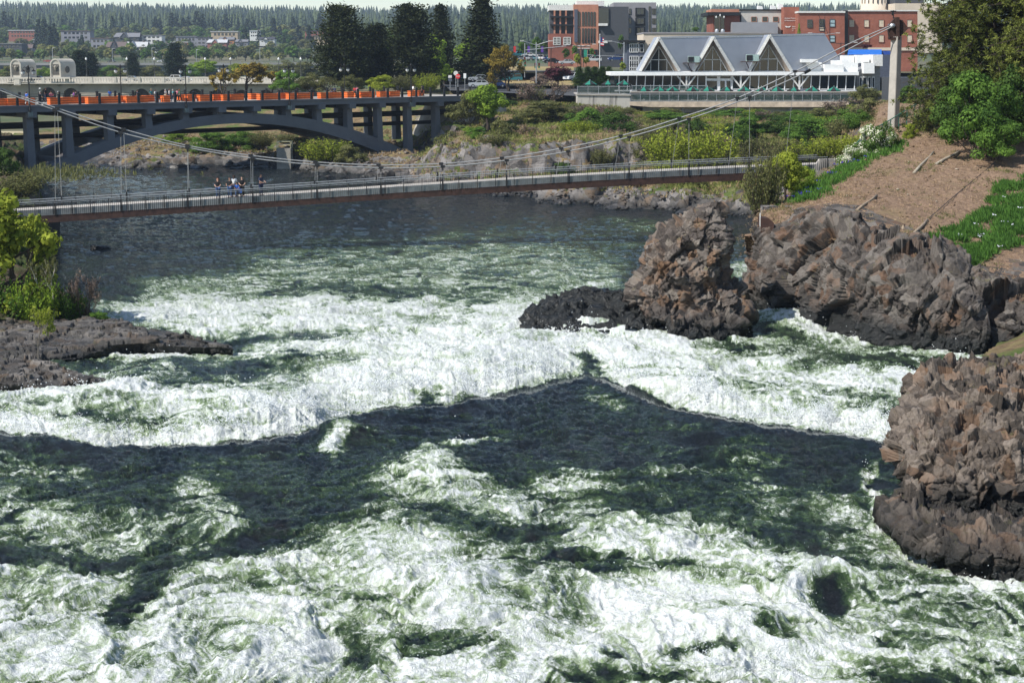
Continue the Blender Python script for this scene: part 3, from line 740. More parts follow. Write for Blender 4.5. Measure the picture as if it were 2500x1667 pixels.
slab("rock_slab", [[WZ(-160, 72, -1), WZ(30, 73, -1), WZ(120, 74, -1), WZ(200, 75, -1), WZ(300, 76.5, -1), WZ(420, 77, -1), WZ(500, 77, -1), WZ(575, 77, -1)],
    prow([(-160, 885, 73), (30, 880, 74), (110, 872, 75), (190, 860, 76), (300, 836, 77.5), (420, 838, 77.8), (500, 843, 77.6), (570, 850, 77.3)]),
    prow([(-160, 840, 75.5), (30, 838, 76.5), (120, 835, 77.5), (200, 828, 78.5), (300, 815, 79.3), (420, 824, 79), (500, 834, 78.4), (568, 847, 77.8)]),
    prow([(-160, 795, 79), (30, 798, 80), (120, 798, 81), (200, 795, 82), (300, 800, 81.5), (410, 812, 80.3), (490, 826, 79.3), (560, 844, 78.2)]),
    prow([(-160, 765, 84), (30, 770, 85), (110, 775, 85), (200, 778, 85), (280, 788, 83.8), (390, 806, 81.6), (480, 822, 80), (555, 842, 78.6)]),
    [WZ(-160, 92, 1.2), WZ(30, 92, 1.0), WZ(100, 90, .6), WZ(200, 88.5, -.2), WZ(280, 86, -1), WZ(390, 83.5, -1), WZ(480, 82, -1), WZ(560, 80.5, -1)]], 420, 200, M_SLAB,
    "long layered dark rock slab tapering into the rapids below the bushes at left", sp, 5)
slab("rock_slab", [[WZ(-160, 65, -1), WZ(0, 66, -1), WZ(110, 66.5, -1), WZ(200, 67.5, -1), WZ(290, 68, -1)],
    prow([(-160, 945, 66), (0, 930, 67), (110, 935, 67.3), (200, 932, 67.9), (288, 938, 68)]),
    prow([(-160, 915, 67.5), (0, 903, 68.5), (110, 912, 68.8), (200, 918, 68.8), (284, 934, 68.4)]),
    prow([(-160, 870, 71), (0, 872, 71.5), (75, 882, 71.3), (180, 905, 70), (275, 930, 68.9)]),
    [WZ(-160, 74, -1), WZ(0, 74, -1), WZ(90, 73.5, -1), WZ(200, 72, -1), WZ(280, 70.5, -1)]], 260, 120, M_SLAB,
    "low dark wet rock slab nearest the foreground rapids at the left edge", sp, 6)
slab("river_rock", [[WZ(218, 120, -.5), WZ(240, 119.6, -.5), WZ(275, 120, -.5)], [WZ(222, 120.6, .12), WZ(243, 120.2, .3), WZ(270, 120.6, .1)], [WZ(222, 122, -.5), WZ(245, 122, -.5), WZ(272, 122, -.5)]], 60, 30, M_WET,
    "small dark rock awash in the calm pool in front of the footbridge", ((.5, .2, .03, 4), (.25, .1, .02, 14)), 7, .08)
# grassy mound between the boulder and the cliff
slab_g = loft([prow([(2395, 868, 64), (2440, 915, 56), (2500, 930, 54), (2700, 950, 52), (2950, 960, 50)], 0), prow([(2405, 862, 66), (2450, 885, 60), (2520, 895, 58), (2700, 910, 56), (2950, 920, 54)], 0),
    prow([(2420, 852, 69), (2470, 850, 65), (2540, 850, 62), (2700, 850, 60), (2950, 850, 58)], 0), prow([(2440, 840, 74), (2490, 825, 72), (2560, 810, 70), (2700, 800, 68), (2950, 800, 66)], 0),
    [WZ(2440, 80, -1), WZ(2500, 79, 1), WZ(2560, 78, 2), WZ(2700, 77, 2), WZ(2950, 76, 2)]], 160, 120)
Pf = slab_g.reshape(-1, 3); Pf = Pf + np.array([0, 0, 1])[None] * (.18 * fb3(Pf / 1.2, 4, 5))[:, None]
tag(link("grassy_mound", np_mesh("grassy_mound", Pf, grid_faces(160, 120), M_BANK, True)), kind='structure')
# left foreground bank carrying the shrubs
P = loft([[WZ(-500, 78, 1.5), WZ(-100, 80, 1.3), WZ(60, 82, 1.0), WZ(150, 84, .9), WZ(215, 86, .5), WZ(240, 88, -1)],
    [WZ(-500, 84, 2), WZ(-100, 86, 1.8), WZ(60, 88, 1.3), WZ(140, 89, 1.0), WZ(190, 91, .2), WZ(230, 93, -1)],
    [WZ(-500, 95, 3), WZ(-100, 97, 2.6), WZ(20, 99, 1.8), WZ(90, 101, .8), WZ(130, 103, -.4), WZ(170, 104, -1)],
    [WZ(-500, 110, 3.2), WZ(-200, 112, 3.2), WZ(-60, 113, 3.2), WZ(60, 114, 2.8), WZ(128, 115, .5), WZ(150, 116, -1)],
    [WZ(-500, 125, 4), WZ(-200, 125, 4), WZ(-60, 125, 3.8), WZ(60, 125, 3.2), WZ(118, 125, 1), WZ(145, 125, -1)],
    [WZ(-500, 155, 5.5), WZ(-200, 155, 5.2), WZ(-80, 155, 5.6), WZ(20, 155, 5), WZ(80, 155, 2.5), WZ(115, 155, -1)],
    [WZ(-500, 178, 6), WZ(-200, 178, 5.2), WZ(-80, 178, 5), WZ(0, 178, 4), WZ(60, 178, 1.5), WZ(90, 178, -1)],
    [WZ(-500, 215, 7), WZ(-200, 215, 5.5), WZ(-80, 215, 5), WZ(0, 215, 5), WZ(60, 215, 4), WZ(120, 215, 2)]], 160, 260)
Pf = P.reshape(-1, 3); Pf = facet(Pf, np.zeros_like(Pf) + [.5, -.3, .6], [(2.5, .8, .1, 71), (1.0, .3, .05, 72)])
M_LBANK = soil_mat("left_bank_soil", (.05, .04, .025), (.15, .11, .07), (.06, .085, .022), .8, .6)
tag(link("left_bank", np_mesh("left_bank", Pf, grid_faces(160, 260), M_LBANK)), kind='structure')
# ================================================================== SUSPENSION FOOTBRIDGE
M_CONC = simple("pale_concrete", (.36, .33, .29), .9, var=.18, scale=.8, bump=.2)
M_CONC_D = simple("aged_concrete", (.27, .25, .21), .92, var=.4, scale=.5, bump=.3)
M_BLUE_C = simple("grey_painted_concrete", (.125, .132, .145), .8, var=.12, scale=.4)
M_RUST = simple("rusted_steel", (.048, .023, .016), .75, var=.5, scale=2.5)
M_BLACK = simple("black_paint", (.012, .012, .013), .5, var=.2)
M_STEEL = simple("galvanised_steel", (.42, .43, .44), .45, .6, var=.15)
M_CABLE = simple("steel_cable", (.33, .33, .32), .5, .3, var=.2)
M_GREYC = simple("grey_corrugated", (.26, .27, .26), .7, var=.3, scale=1.5)
M_ORANGE = simple("orange_timber", (.72, .15, .025), .75, var=.2, scale=2.0)
M_WHITE = simple("white_paint", (.74, .74, .72), .6, var=.08)
M_OFFW = simple("weathered_white", (.58, .57, .54), .75, var=.2)
M_GLASS = glass_dark("dark_glass")
def tint_glass():
    t = NT("pale_glass"); t.set(.08, 0, .7); t.col((.05, .08, .075))
    t.b.inputs['Alpha'].default_value = .45; return t.m
M_PGLASS = tint_glass()
FX = np.array([-140, 134, 268, 563, 1000, 1241, 1500, 1821, 2020], float)
F_RAIL = np.array([505, 490.5, 484, 463.8, 435.6, 421, 407, 391, 383], float)
F_BOT = np.array([562, 543, 534, 512.5, 483, 470, 455, 440, 433], float)
def fdepth(px): return 114.5 + (px + 140) * (127.0 - 114.5) / 2160.0
def smooth_interp(px, xs, ys): 
    c = np.polyfit(xs, ys, 3); return float(np.polyval(c, px))
def f_rail(px): return W(px, smooth_interp(px, FX, F_RAIL), fdepth(px))
def f_bot(px): return W(px, smooth_interp(px, FX, F_BOT), fdepth(px))
st = [f_rail(px) for px in np.linspace(-140, 2020, 49)]
sb = [f_bot(px) for px in np.linspace(-140, 2020, 49)]
ax = (st[-1] - st[0]); ax.z = 0; ax.normalize()
back = Vector((-ax.y, ax.x, 0)) * 2.5           # deck width, away from the camera
fb = empty("footbridge", (st[24].x, st[24].y, sb[24].z), "long narrow suspension footbridge with rusted girder and slim railings crossing the river", "bridge")
RAILH, up = .66, Vector((0, 0, 1))
def strip(name, lo, hi, mat, off=Vector((0, 0, 0)), th=.12):
    mb = MB()
    for i in range(48):
        a, b = st[i] + off, st[i + 1] + off
        mb.prism([a + up * lo(i), b + up * lo(i + 1), b + up * hi(i + 1), a + up * hi(i)], back.normalized() * th)
    return mb.build(name, mat, fb)
fh = [(st[i] - sb[i]).z for i in range(49)]
strip("girder", lambda i: -fh[i], lambda i: -RAILH - .50, M_RUST, th=.3)
strip("fascia_panel", lambda i: -RAILH - .52, lambda i: -RAILH + .02, M_GREYC, back.normalized() * .06, .05)
strip("girder", lambda i: -fh[i], lambda i: -RAILH - .50, M_RUST, back * .88, .3)
mb = MB()
for i in range(48):
    a, b = st[i] - up * (RAILH + .12), st[i + 1] - up * (RAILH + .12)
    mb.prism([a + back * .03, b + back * .03, b + back * .97, a + back * .97], up * .12)
mb.build("deck", M_CONC, fb)
for i in range(0, 49, 3):
    mb = MB(); mb.bar(st[i] - up * (RAILH + .6) + back * .05, st[i] - up * (RAILH + .6) + back * .95, .12, .25); mb.build("cross_beam", M_RUST, fb)
def railing(off, pick, low):
    r = MB()
    for i in range(48): r.bar(st[i] + off, st[i + 1] + off, .055, .055); r.bar(st[i] + off - up * .14, st[i + 1] + off - up * .14, .03)
    for i in range(49): pass
    o = r.build("railing", M_STEEL, fb)
    p = MB()
    for i in range(49): p.bar(st[i] + off - up * (RAILH + .45), st[i] + off + up * .03, .05)
    n = int((st[-1] - st[0]).length / pick)
    for k in range(n):
        t = k / n * 48; i = int(t); q = st[i].lerp(st[i + 1], t - i) + off
        p.bar(q - up * low, q - up * .03, .022)
    link("balusters", p.mesh("balusters", M_BLACK, fb.location + Vector((0, 0, 0))), o)
railing(back * .0 - back.normalized() * .05, .17, RAILH + .48)
railing(back, .17, RAILH)
mb = MB()                                      # tall wire screen on the far side
for i in range(0, 49):
    q = st[i] + back * 1.02; mb.bar(q, q + up * .62, .03)
    if i < 48:
        q2 = st[i + 1] + back * 1.02
        for h in (.2, .4, .62): mb.bar(q + up * h, q2 + up * h, .012)
mb.build("wire_screen", M_BLACK, fb)
CN = [(-150, 150), (0, 221), (134, 269), (295, 324), (458, 361), (617, 387), (774, 403), (930, 410), (1081, 407), (1237, 392), (1387, 370), (1536, 335), (1682, 291), (1830, 238), (1971, 175), (2098, 107), (2178, 66)]
CF = [(-150, 147), (0, 216), (140, 265), (302, 316), (458, 356), (612, 380), (770, 396), (924, 403), (1077, 400), (1225, 386), (1370, 363), (1515, 332), (1658, 289), (1800, 240), (1941, 175), (2068, 110), (2178, 62)]
def cable(pp, dd):
    pts = []
    for px, py in pp:
        d = fdepth(px) + dd * min(1.0, max(.15, (2178 - px) / 900.0))
        pts.append(W(px, py, d))
    return pts
cn = cable(CN, 0.0); cf = cable(CF, 2.4)
def smoothed(pts, k=6):
    A = np.array([list(p) for p in pts]); return [Vector(v) for v in catmull(A, np.linspace(0, len(pts) - 1, (len(pts) - 1) * k + 1))]
for pts in (cn, cf):
    o = MB().tube(smoothed(pts), .055, 6).build("main_cable", M_CABLE, fb, True)
hg = 0
for pts, off in ((cn, 0.0), (cf, 1.0)):
    for i in range(2, len(pts) - 2):
        p = pts[i]; px = project(p.x, p.y, p.z)[0]
        t = (np.clip(px, -140, 2020) + 140) / 2160 * 48; k = min(47, int(t)); q = st[k].lerp(st[k + 1], t - k) + back * off - up * (RAILH + .35)
        if px < 1950 and p.z > q.z + .4:
            mb = MB(); mb.bar(p, q, .030); mb.build("hanger", M_CABLE, fb)
            mb = MB(); mb.box(p, (.36, .18, .22)); mb.bar(p, p - up * .35, .10); mb.build("cable_clamp", M_BLACK, fb); MB().bar(q + up * 1.2, q - up * .2, .11).build("hanger_socket", M_BLACK, fb)
        elif px >= 1950: MB().bar(p - (pts[i + 1] - pts[i]).normalized() * .3, p + (pts[i + 1] - pts[i]).normalized() * .3, .24).build("cable_clamp", M_BLACK, fb)
for i in (14, 15):
    MB().tube([cn[i], cf[i]], .05, 6).build("spreader_bar", M_RUST, fb)
# abutments and pylon
def pylon(px, label):
    b = W(px, 318, fdepth(px) + .6); zt = W(px, 90, b.y).z
    r = empty("bridge_pylon", (b.x, b.y, b.z - .8), label, "pylon", rz=0)
    mb = MB(); a = R(42)
    for (z0, z1, s0, s1) in ((-1.0, zt - b.z, .80, .72),):
        v = []
        for z, s_ in ((z0, s0), (z1, s1)):
            for k in range(8):
                sx_, sy_ = [(-1, -.86), (-.86, -1), (.86, -1), (1, -.86), (1, .86), (.86, 1), (-.86, 1), (-1, .86)][k]
                v.append((b.x + (sx_ * math.cos(a) - sy_ * math.sin(a)) * s_ / 2 * 1.0, b.y + (sx_ * math.sin(a) + sy_ * math.cos(a)) * s_ / 2, b.z + z))
        mb.add(v, [tuple(range(8))[::-1], tuple(range(8, 16))] + [(k, (k + 1) % 8, 8 + (k + 1) % 8, 8 + k) for k in range(8)])
    mb.build("shaft", M_CONC, r)
    s_ = b.y / F * 1.0
    def q(dx, py, dd=0): p = W(px + dx, py, b.y); return Vector((p.x, p.y + dd, p.z))
    mb = MB(); mb.prism([q(-14, 66, -.2), q(3, 46, -.2), q(22, 50, -.2), q(36, 70, -.2), q(14, 94, -.2), q(-10, 94, -.2)], (0, .4, 0))
    mb.prism([q(5, 43, -.45), q(13, 43, -.45), q(13, 92, -.45), q(5, 92, -.45)], (0, .9, 0))
    mb.prism([q(-10, 92, -.42), q(17, 92, -.42), q(14, 98, -.42), q(-8, 98, -.42)], (0, .84, 0))
    mb.build("cable_saddle", M_RUST, r)
    mb = MB(); mb.tube([q(-4, 64, -.5), q(-4, 64, .5)], .22, 10); mb.build("saddle_pin", M_STEEL, r, True)
    mb = MB(); mb.tube([q(1, 46), q(1, 26)], .05, 6); mb.box(q(1, 28), (.5, .08, .08)); mb.box(q(-1, 33), (.12, .2, .4)); mb.build("mast", M_BLACK, r)
    return r
pylon(2180, "tall pale concrete pylon with rusted cable head beside the pine at right")
pylon(-160, "concrete pylon carrying the far left end of the footbridge cables")
mb = MB()
a0, a1 = f_rail(1990), f_rail(2060)
mb.prism([a0 - up * 2.4, a1 - up * 2.2, a1 - up * .25, a0 + Vector((.5, 0, -.15)), a0 - up * .9], back.normalized() * .45)
tag(mb.build("bridge_abutment", M_CONC), "sloped grey concrete abutment at the uphill end of the footbridge", "abutment")
mb = MB(); a0 = W(30, 600, 117); mb.prism([W(-60, 640, 114), W(88, 640, 115), W(92, 540, 115.4), W(-60, 545, 114)], (0, 6, 0))
tag(mb.build("bridge_pier", simple("dark_stone", (.035, .03, .027), .9, var=.5, scale=1.5, bump=.5)), "dark stone pier under the left end of the footbridge", "pier")

# ================================================================== GREY ARCH BRIDGE (street bridge)
BL = WZ(74, 185, 10.0); BR = WZ(1072, 231, 10.0)
bd = Vector((BR.x - BL.x, BR.y - BL.y, 0)); BLEN = bd.length; bd.normalize()
bn = Vector((-bd.y, bd.x, 0))                  # away from the camera
if bn.y < 0: bn = -bn
BW = 12.5
def bp(px, py, off=0.0):
    """point of the bridge's near face (moved OFF metres back) seen at a pixel"""
    u = (px - 1250.0) / F; v = -(py - Y0) / F
    d = Vector((u, cP + v * sP, -sP + v * cP)); o = BL + bn * off
    k = (Vector((o.x, o.y, 0)).dot(bn)) / Vector((d.x, d.y, 0)).dot(bn)
    return Vector((d.x * k, d.y * k, CAMZ + d.z * k))
def bt(t, z, off=0.0): p = BL + bd * t + bn * off; return Vector((p.x, p.y, z))
def tpos(px): q = bp(px, 250); return (Vector((q.x, q.y, 0)) - Vector((BL.x, BL.y, 0))).dot(bd)
ab = empty("arch_bridge", (BL.lerp(BR, .5).x, BL.lerp(BR, .5).y, 0), "grey concrete open spandrel arch bridge lined with orange planters beyond the footbridge", "bridge")
T0, T1 = -14.0, BLEN + 9.0
ZD = 10.05
mb = MB(); mb.prism([bt(T0, ZD - .25), bt(T1, ZD - .25), bt(T1, ZD - .25, BW), bt(T0, ZD - .25, BW)], up * .25); mb.build("deck", M_CONC, ab)
for off in (-.25, BW - .1):
    mb = MB(); mb.prism([bt(T0, ZD - .85, off), bt(T1, ZD - .85, off), bt(T1, ZD + .02, off), bt(T0, ZD + .02, off)], bn * .35)
    mb.prism([bt(T0, ZD - .22, off - .12), bt(T1, ZD - .22, off - .12), bt(T1, ZD + .05, off - .12), bt(T0, ZD + .05, off - .12)], bn * .12)
    mb.build("fascia", M_BLUE_C, ab)
ARCT = [(60, 442), (91, 418), (166, 383), (264, 345), (343, 319), (442, 294), (549, 280), (640, 277), (707, 282), (766, 292), (841, 311), (921, 337), (975, 359), (1029, 386), (1060, 402)]
ARCB = [(60, 478), (91, 458), (201, 399), (268, 367), (402, 329), (509, 308), (630, 303), (680, 305), (761, 316), (841, 340), (921, 370), (975, 396), (1015, 415), (1040, 428)]
at_ = [bp(*p) for p in ARCT]; abt = [bp(*p) for p in ARCB]
tt = lambda p: (p - Vector((BL.x, BL.y, p.z))).dot(bd)
TT = np.array([[tt(p), p.z] for p in at_]); TB = np.array([[tt(p), p.z] for p in abt])
ctop = np.polyfit(TT[:, 0], TT[:, 1], 4); cbot = np.polyfit(TB[:, 0], TB[:, 1], 4)
ts = np.linspace(TT[0, 0], TT[-1, 0], 61)
def arch_top(t): return float(np.polyval(ctop, t))
for off in (0.25, BW - 2.2):
    mb = MB()
    for a, b in zip(ts[:-1], ts[1:]):
        mb.prism([bt(a, min(np.polyval(cbot, a), np.polyval(ctop, a) - .9), off), bt(b, min(np.polyval(cbot, b), np.polyval(ctop, b) - .9), off), bt(b, np.polyval(ctop, b), off), bt(a, np.polyval(ctop, a), off)], bn * 1.9)
    mb.build("arch_rib", M_BLUE_C, ab)
cols = [54, 157, 253, 344, 436, 530, 612, 687, 765, 837, 912, 983, 1049]
caps = [74, 169, 271, 365, 456, 539, 624, 707, 782, 857, 930, 1003, 1072]
for k, px in enumerate(caps):
    t = tpos(px)
    mb = MB(); mb.prism([bt(t - .6, ZD - 1.55, -.5), bt(t + .6, ZD - 1.55, -.5), bt(t + .6, ZD - .8, -.5), bt(t - .6, ZD - .8, -.5)], bn * (BW + .8)); mb.build("cap_beam", M_BLUE_C, ab)
    for off in (.4, BW - 1.6):
        zb_ = arch_top(t) if TT[0, 0] < t < TT[-1, 0] - 1 else (-1 if k < 3 else 3.0)
        if ZD - 1.5 - zb_ > .3:
            mb = MB(); mb.prism([bt(t - .55, zb_ - .3, off - .2), bt(t + .55, zb_ - .3, off - .2), bt(t + .45, ZD - 1.5, off), bt(t - .45, ZD - 1.5, off)], bn * 1.2); mb.build("spandrel_column", M_BLUE_C, ab)
for off in (3.2, 6.2, 9.2):
    mb = MB(); mb.prism([bt(T0, ZD - 1.35, off), bt(T1, ZD - 1.35, off), bt(T1, ZD - .3, off), bt(T0, ZD - .3, off)], bn * .5); mb.build("deck_girder", M_BLACK, ab)
mb = MB()
for z, off in ((ZD - 2.6, 4.2), (ZD - 2.9, 5.6), (5.6, 7.0)):
    mb.tube([bt(T0, z, off), bt(T1, z, off)], .32, 8)
mb.build("utility_pipes", M_BLACK, ab)
mb = MB()
for t in ts[3:-3:3]:
    z = arch_top(t) - .9; mb.bar(bt(t, z, 2.0), bt(t, z, BW - 2.0), .7)
mb.build("rib_struts", M_BLUE_C, ab)
mb = MB(); mb.prism([bt(T1 - 7, 0, .4), bt(T1 + 6, 0, .4), bt(T1 + 6, ZD - .3, .4), bt(T1 - 2, ZD - .3, .4), bt(T1 - 2.2, ZD - 2, .4)], bn * (BW - .6)); mb.build("abutment_wall", M_CONC_D, ab)
RP = [z / 3.733 for z in (-30, 160, 365, 540, 730, 910, 1090, 1265, 1435, 1600, 1765, 1925, 2085, 2245)] + [600 + z / 3.733 for z in (155, 308, 458, 602, 745, 887, 1025, 1162, 1297, 1428, 1558, 1686, 1812, 1935, 2045)]
RH = 1.32
POSTM = MB().box((0, 0, RH / 2), (.28, .28, RH)).lathe((0, 0, RH - .01), [(.22, 0), (.24, .08), (.05, .16)], 8).mesh('railing_post', M_BLACK)
for off, nm in ((.05, 0), (BW - .15, 1)):
    r = MB(); 
    for h in (.25, .55, .85, 1.15): r.bar(bt(T0, ZD + h, off), bt(T1 + 1, ZD + h, off), .045)
    ro = r.build("railing", M_BLACK, ab)
    for px in RP:
        t = tpos(px); link("railing_post", POSTM, ro, bt(t, ZD, off) - ab.location).rotation_euler = (0, 0, math.atan2(bd.y, bd.x))
brz = math.atan2(bd.y, bd.x)
# orange planters and benches: (photo px of the centre, metres back, length)
def planter_mesh(L, w=.95, h=.85):
    m1 = MB()
    n = 5
    for i in range(n):
        z = (i + .5) * h / n
        m1.box((0, -w / 2, z), (L, .05, h / n - .012)); m1.box((0, w / 2, z), (L, .05, h / n - .012))
        m1.box((-L / 2, 0, z), (.05, w - .06, h / n - .012)); m1.box((L / 2, 0, z), (.05, w - .06, h / n - .012))
    m2 = MB(); m2.box((0, 0, h - .12), (L - .1, w - .1, .08))
    m3 = MB(); m3.box((0, -w / 2, h + .02), (L + .1, .12, .05)); m3.box((0, w / 2, h + .02), (L + .1, .12, .05)); m3.box((-L / 2, 0, h + .02), (.12, w - .1, .05)); m3.box((L / 2, 0, h + .02), (.12, w - .1, .05))
    return m1, m2, m3
M_EARTH = simple("planter_earth", (.05, .035, .022), .95, var=.4, scale=8)
pl_meshes = {}
def planter(px, off, L, label):
    t = tpos(px) 
    # px is where it is seen; shift along the deck for the setback
    q = bp(px, 250, off); tq = (Vector((q.x, q.y, 0)) - Vector((BL.x, BL.y, 0))).dot(bd)
    p = bt(tq, ZD, off)
    r = empty("planter_box", p, label, "planter", "orange timber planters along the street bridge", brz)
    if L not in pl_meshes:
        a, b, c = planter_mesh(L); pl_meshes[L] = (a.mesh("planks", M_ORANGE), b.mesh("earth", M_EARTH), c.mesh("cap_rim", M_ORANGE))
    for nm, me in zip(("planks", "earth", "cap_rim"), pl_meshes[L]): link(nm, me, r)
PLN = [(5, 2.4, 2.2), (30, 2.2, 1.6), (62, 2.6, 2.2), (135, 2.4, 1.8), (172, 3.6, 2.6), (203, 4.6, 1.6), (227, 2.2, 1.8), (268, 2.8, 3.0), (300, 5.2, 1.2), (320, 2.4, 1.8), (347, 3.0, 1.4), (367, 4.6, 2.0), (404, 2.2, 1.0), (450, 6.4, 1.8), (464, 3.0, 1.2),
       (500, 2.4, 2.0), (528, 3.2, 1.4), (550, 2.4, 1.2), (576, 3.0, 2.2), (618, 5.0, 1.2), (638, 2.4, 1.0), (662, 2.8, 2.8), (690, 4.4, 1.2), (712, 2.4, 1.4), (742, 2.8, 2.8), (790, 2.4, 1.6), (816, 3.0, 2.4), (852, 3.6, 1.2), (871, 4.8, 1.0), (894, 2.8, 2.8),
       (935, 2.6, 1.8), (960, 3.2, 2.0), (1007, 3.0, 1.2), (1024, 4.2, 1.2)]
for i, (px, off, L) in enumerate(PLN):
    where = "left end" if px < 330 else ("middle" if px < 700 else "right end")
    planter(px, off, L, f"{'long' if L > 2.1 else 'short'} orange timber planter box on the {where} of the street bridge, {['first', 'second', 'third', 'fourth', 'fifth', 'sixth', 'seventh', 'eighth', 'ninth', 'tenth', 'eleventh', 'twelfth', 'thirteenth', 'fourteenth', 'fifteenth'][i % 15 if px < 330 else (i - 11 if px < 700 else i - 22)]} there")
# black twin-lantern lamps
M_LGL = simple("lantern_glass", (.62, .64, .62), .3, var=.05)
def lamp_parts():
    a = MB(); a.lathe((0, 0, -.9), [(.16, 0), (.16, .4), (.11, .6), (.075, 1.2), (.06, 5.6), (.09, 5.7), (.12, 5.95), (.03, 6.15)], 10)
    b = MB()
    for s_ in (-1, 1):
        b.tube([(0, 0, 4.55), (s_ * .22, 0, 4.85), (s_ * .5, 0, 4.95), (s_ * .72, 0, 4.8), (s_ * .72, 0, 4.6)], .035, 6)
    heads = []
    for s_ in (-1, 1):
        g = MB(); g.lathe((s_ * .72, 0, 3.95), [(.08, 0), (.2, .12), (.25, .32), (.2, .45)], 10)
        c = MB(); c.lathe((s_ * .72, 0, 4.38), [(.30, 0), (.22, .1), (.06, .24), (.03, .3)], 10)
        heads.append((g, c))
    return a.mesh("pole", M_BLACK), b.mesh("lamp_arm", M_BLACK), [(g.mesh("lantern", M_LGL), c.mesh("lantern_hood", M_BLACK)) for g, c in heads]
LP = lamp_parts()
M_BRK = simple("bracket_steel", (.16, .2, .2), .5, .3)
ORD = ["leftmost near", "second near", "third near", "rightmost near", "leftmost far", "second far", "rightmost far"]
for i, (px, off) in enumerate([(73, -.45), (455, -.45), (707, -.45), (1004, -.45), (297, BW + .2), (548, BW + .2), (842, BW + .2)]):
    q = bp(px, 258, off); t = (Vector((q.x, q.y, 0)) - Vector((BL.x, BL.y, 0))).dot(bd)
    r = empty("street_lamp", bt(t, ZD, off), f"black street lamp with twin lanterns, {ORD[i]} one along the street bridge", "street lamp", "black twin lantern lamps of the street bridge", brz)
    link("pole", LP[0], r); link("lamp_arm", LP[1], r)
    for g, c in LP[2]: o = link("lantern", g, r); link("lantern_hood", c, o)
    if off < 0:
        m = MB(); m.box((0, .1, -1.1), (.6, .5, .6)); link("bracket", m.mesh("bracket", M_BRK), r)

# ================================================================== OLD CONCRETE BRIDGE BEHIND
DM = 414.0
M_OLD = simple("old_stone_concrete", (.30, .27, .215), .92, var=.32, scale=.18, bump=.3)
M_OLDP = simple("parapet_stone", (.50, .46, .39), .9, var=.2, scale=.3)
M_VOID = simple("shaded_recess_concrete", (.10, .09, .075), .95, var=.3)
mo = empty("viaduct", (WZ(300, DM, 0).x, DM, 0), "old grey concrete viaduct with arched side openings and a carved balustrade behind the street bridge", "bridge")
xl, xr = WZ(-700, DM, 0).x, WZ(760, DM, 0).x
def zy(py, d=DM): return W(1250, py, d).z
def arch_wall(mb, x0, x1, z0, z1, arches, y, th, n=16):
    """front wall with round-headed openings: (centre x, half width, springing z)"""
    xs = sorted(set([x0, x1] + [cx + r * math.cos(math.pi * k / n) for cx, r, zs in arches for k in range(n + 1)]))
    for a, b in zip(xs[:-1], xs[1:]):
        if b - a < 1e-5: continue
        m = (a + b) / 2; lo_a = lo_b = z0
        for cx, r, zs in arches:
            if abs(m - cx) < r:
                lo_a = zs + math.sqrt(max(0, r * r - (a - cx) ** 2)); lo_b = zs + math.sqrt(max(0, r * r - (b - cx) ** 2))
        mb.prism([(a, y, lo_a), (b, y, lo_b), (b, y, z1), (a, y, z1)], (0, th, 0))
    return mb
arc = [(W(px, 250, DM).x, r_ / 3.733 / 8.39, zy(yc)) for px, r_, yc in [(-80, 70, 236), (0, 66, 235), (119, 70, 233), (174, 72, 235), (346, 70, 236), (403, 66, 236), (477, 68, 236), (530, 62, 236), (590, 60, 236), (650, 60, 236), (-160, 66, 236), (-240, 66, 236)]]
wall = arch_wall(MB(), xl, xr, -2, zy(203), arc, DM, 1.2)
wall.build("spandrel_wall", M_OLD, mo)
mb = MB()
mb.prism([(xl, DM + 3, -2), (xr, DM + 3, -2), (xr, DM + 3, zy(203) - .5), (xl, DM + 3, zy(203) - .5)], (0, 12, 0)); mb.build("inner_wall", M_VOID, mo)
mb = MB(); mb.prism([(xl, DM - 1.6, zy(205)), (xr, DM - 1.6, zy(205)), (xr, DM - 1.6, zy(202)), (xl, DM - 1.6, zy(202))], (0, 19, 0)); mb.build("deck", M_OLDP, mo)
mb = MB()
for cx, r, zs in arc:
    for s_ in (-1, 1):
        a = cx + s_ * (r + .9)
        mb.prism([(a - .25, DM - 1.5, zy(206)), (a + .25, DM - 1.5, zy(206)), (a + .25, DM + .05, zy(212)), (a - .25, DM + .05, zy(212)), ], (0, 0, .7))
mb.build("corbels", M_OLD, mo)
mb = MB()
mb.prism([(xl, DM - 1.5, zy(193)), (xr, DM - 1.5, zy(193)), (xr, DM - 1.5, zy(190)), (xl, DM - 1.5, zy(190))], (0, .5, 0))
mb.prism([(xl, DM - 1.45, zy(202)), (xr, DM - 1.45, zy(202)), (xr, DM - 1.45, zy(200)), (xl, DM - 1.45, zy(200))], (0, .4, 0))
x = xl
while x < xr:
    mb.box((x, DM - 1.3, zy(196.5)), (.30, .26, 1.1)); x += .78
x = xl; 
while x < xr:
    mb.box((x, DM - 1.3, zy(196)), (.8, .62, 1.7)); x += 6.9
mb.build("balustrade", M_OLDP, mo)
mb = MB(); mb.prism([(xl, DM + 16, zy(202)), (xr, DM + 16, zy(202)), (xr, DM + 16, zy(190)), (xl, DM + 16, zy(190))], (0, .4, 0)); mb.build("far_parapet", M_OLDP, mo)
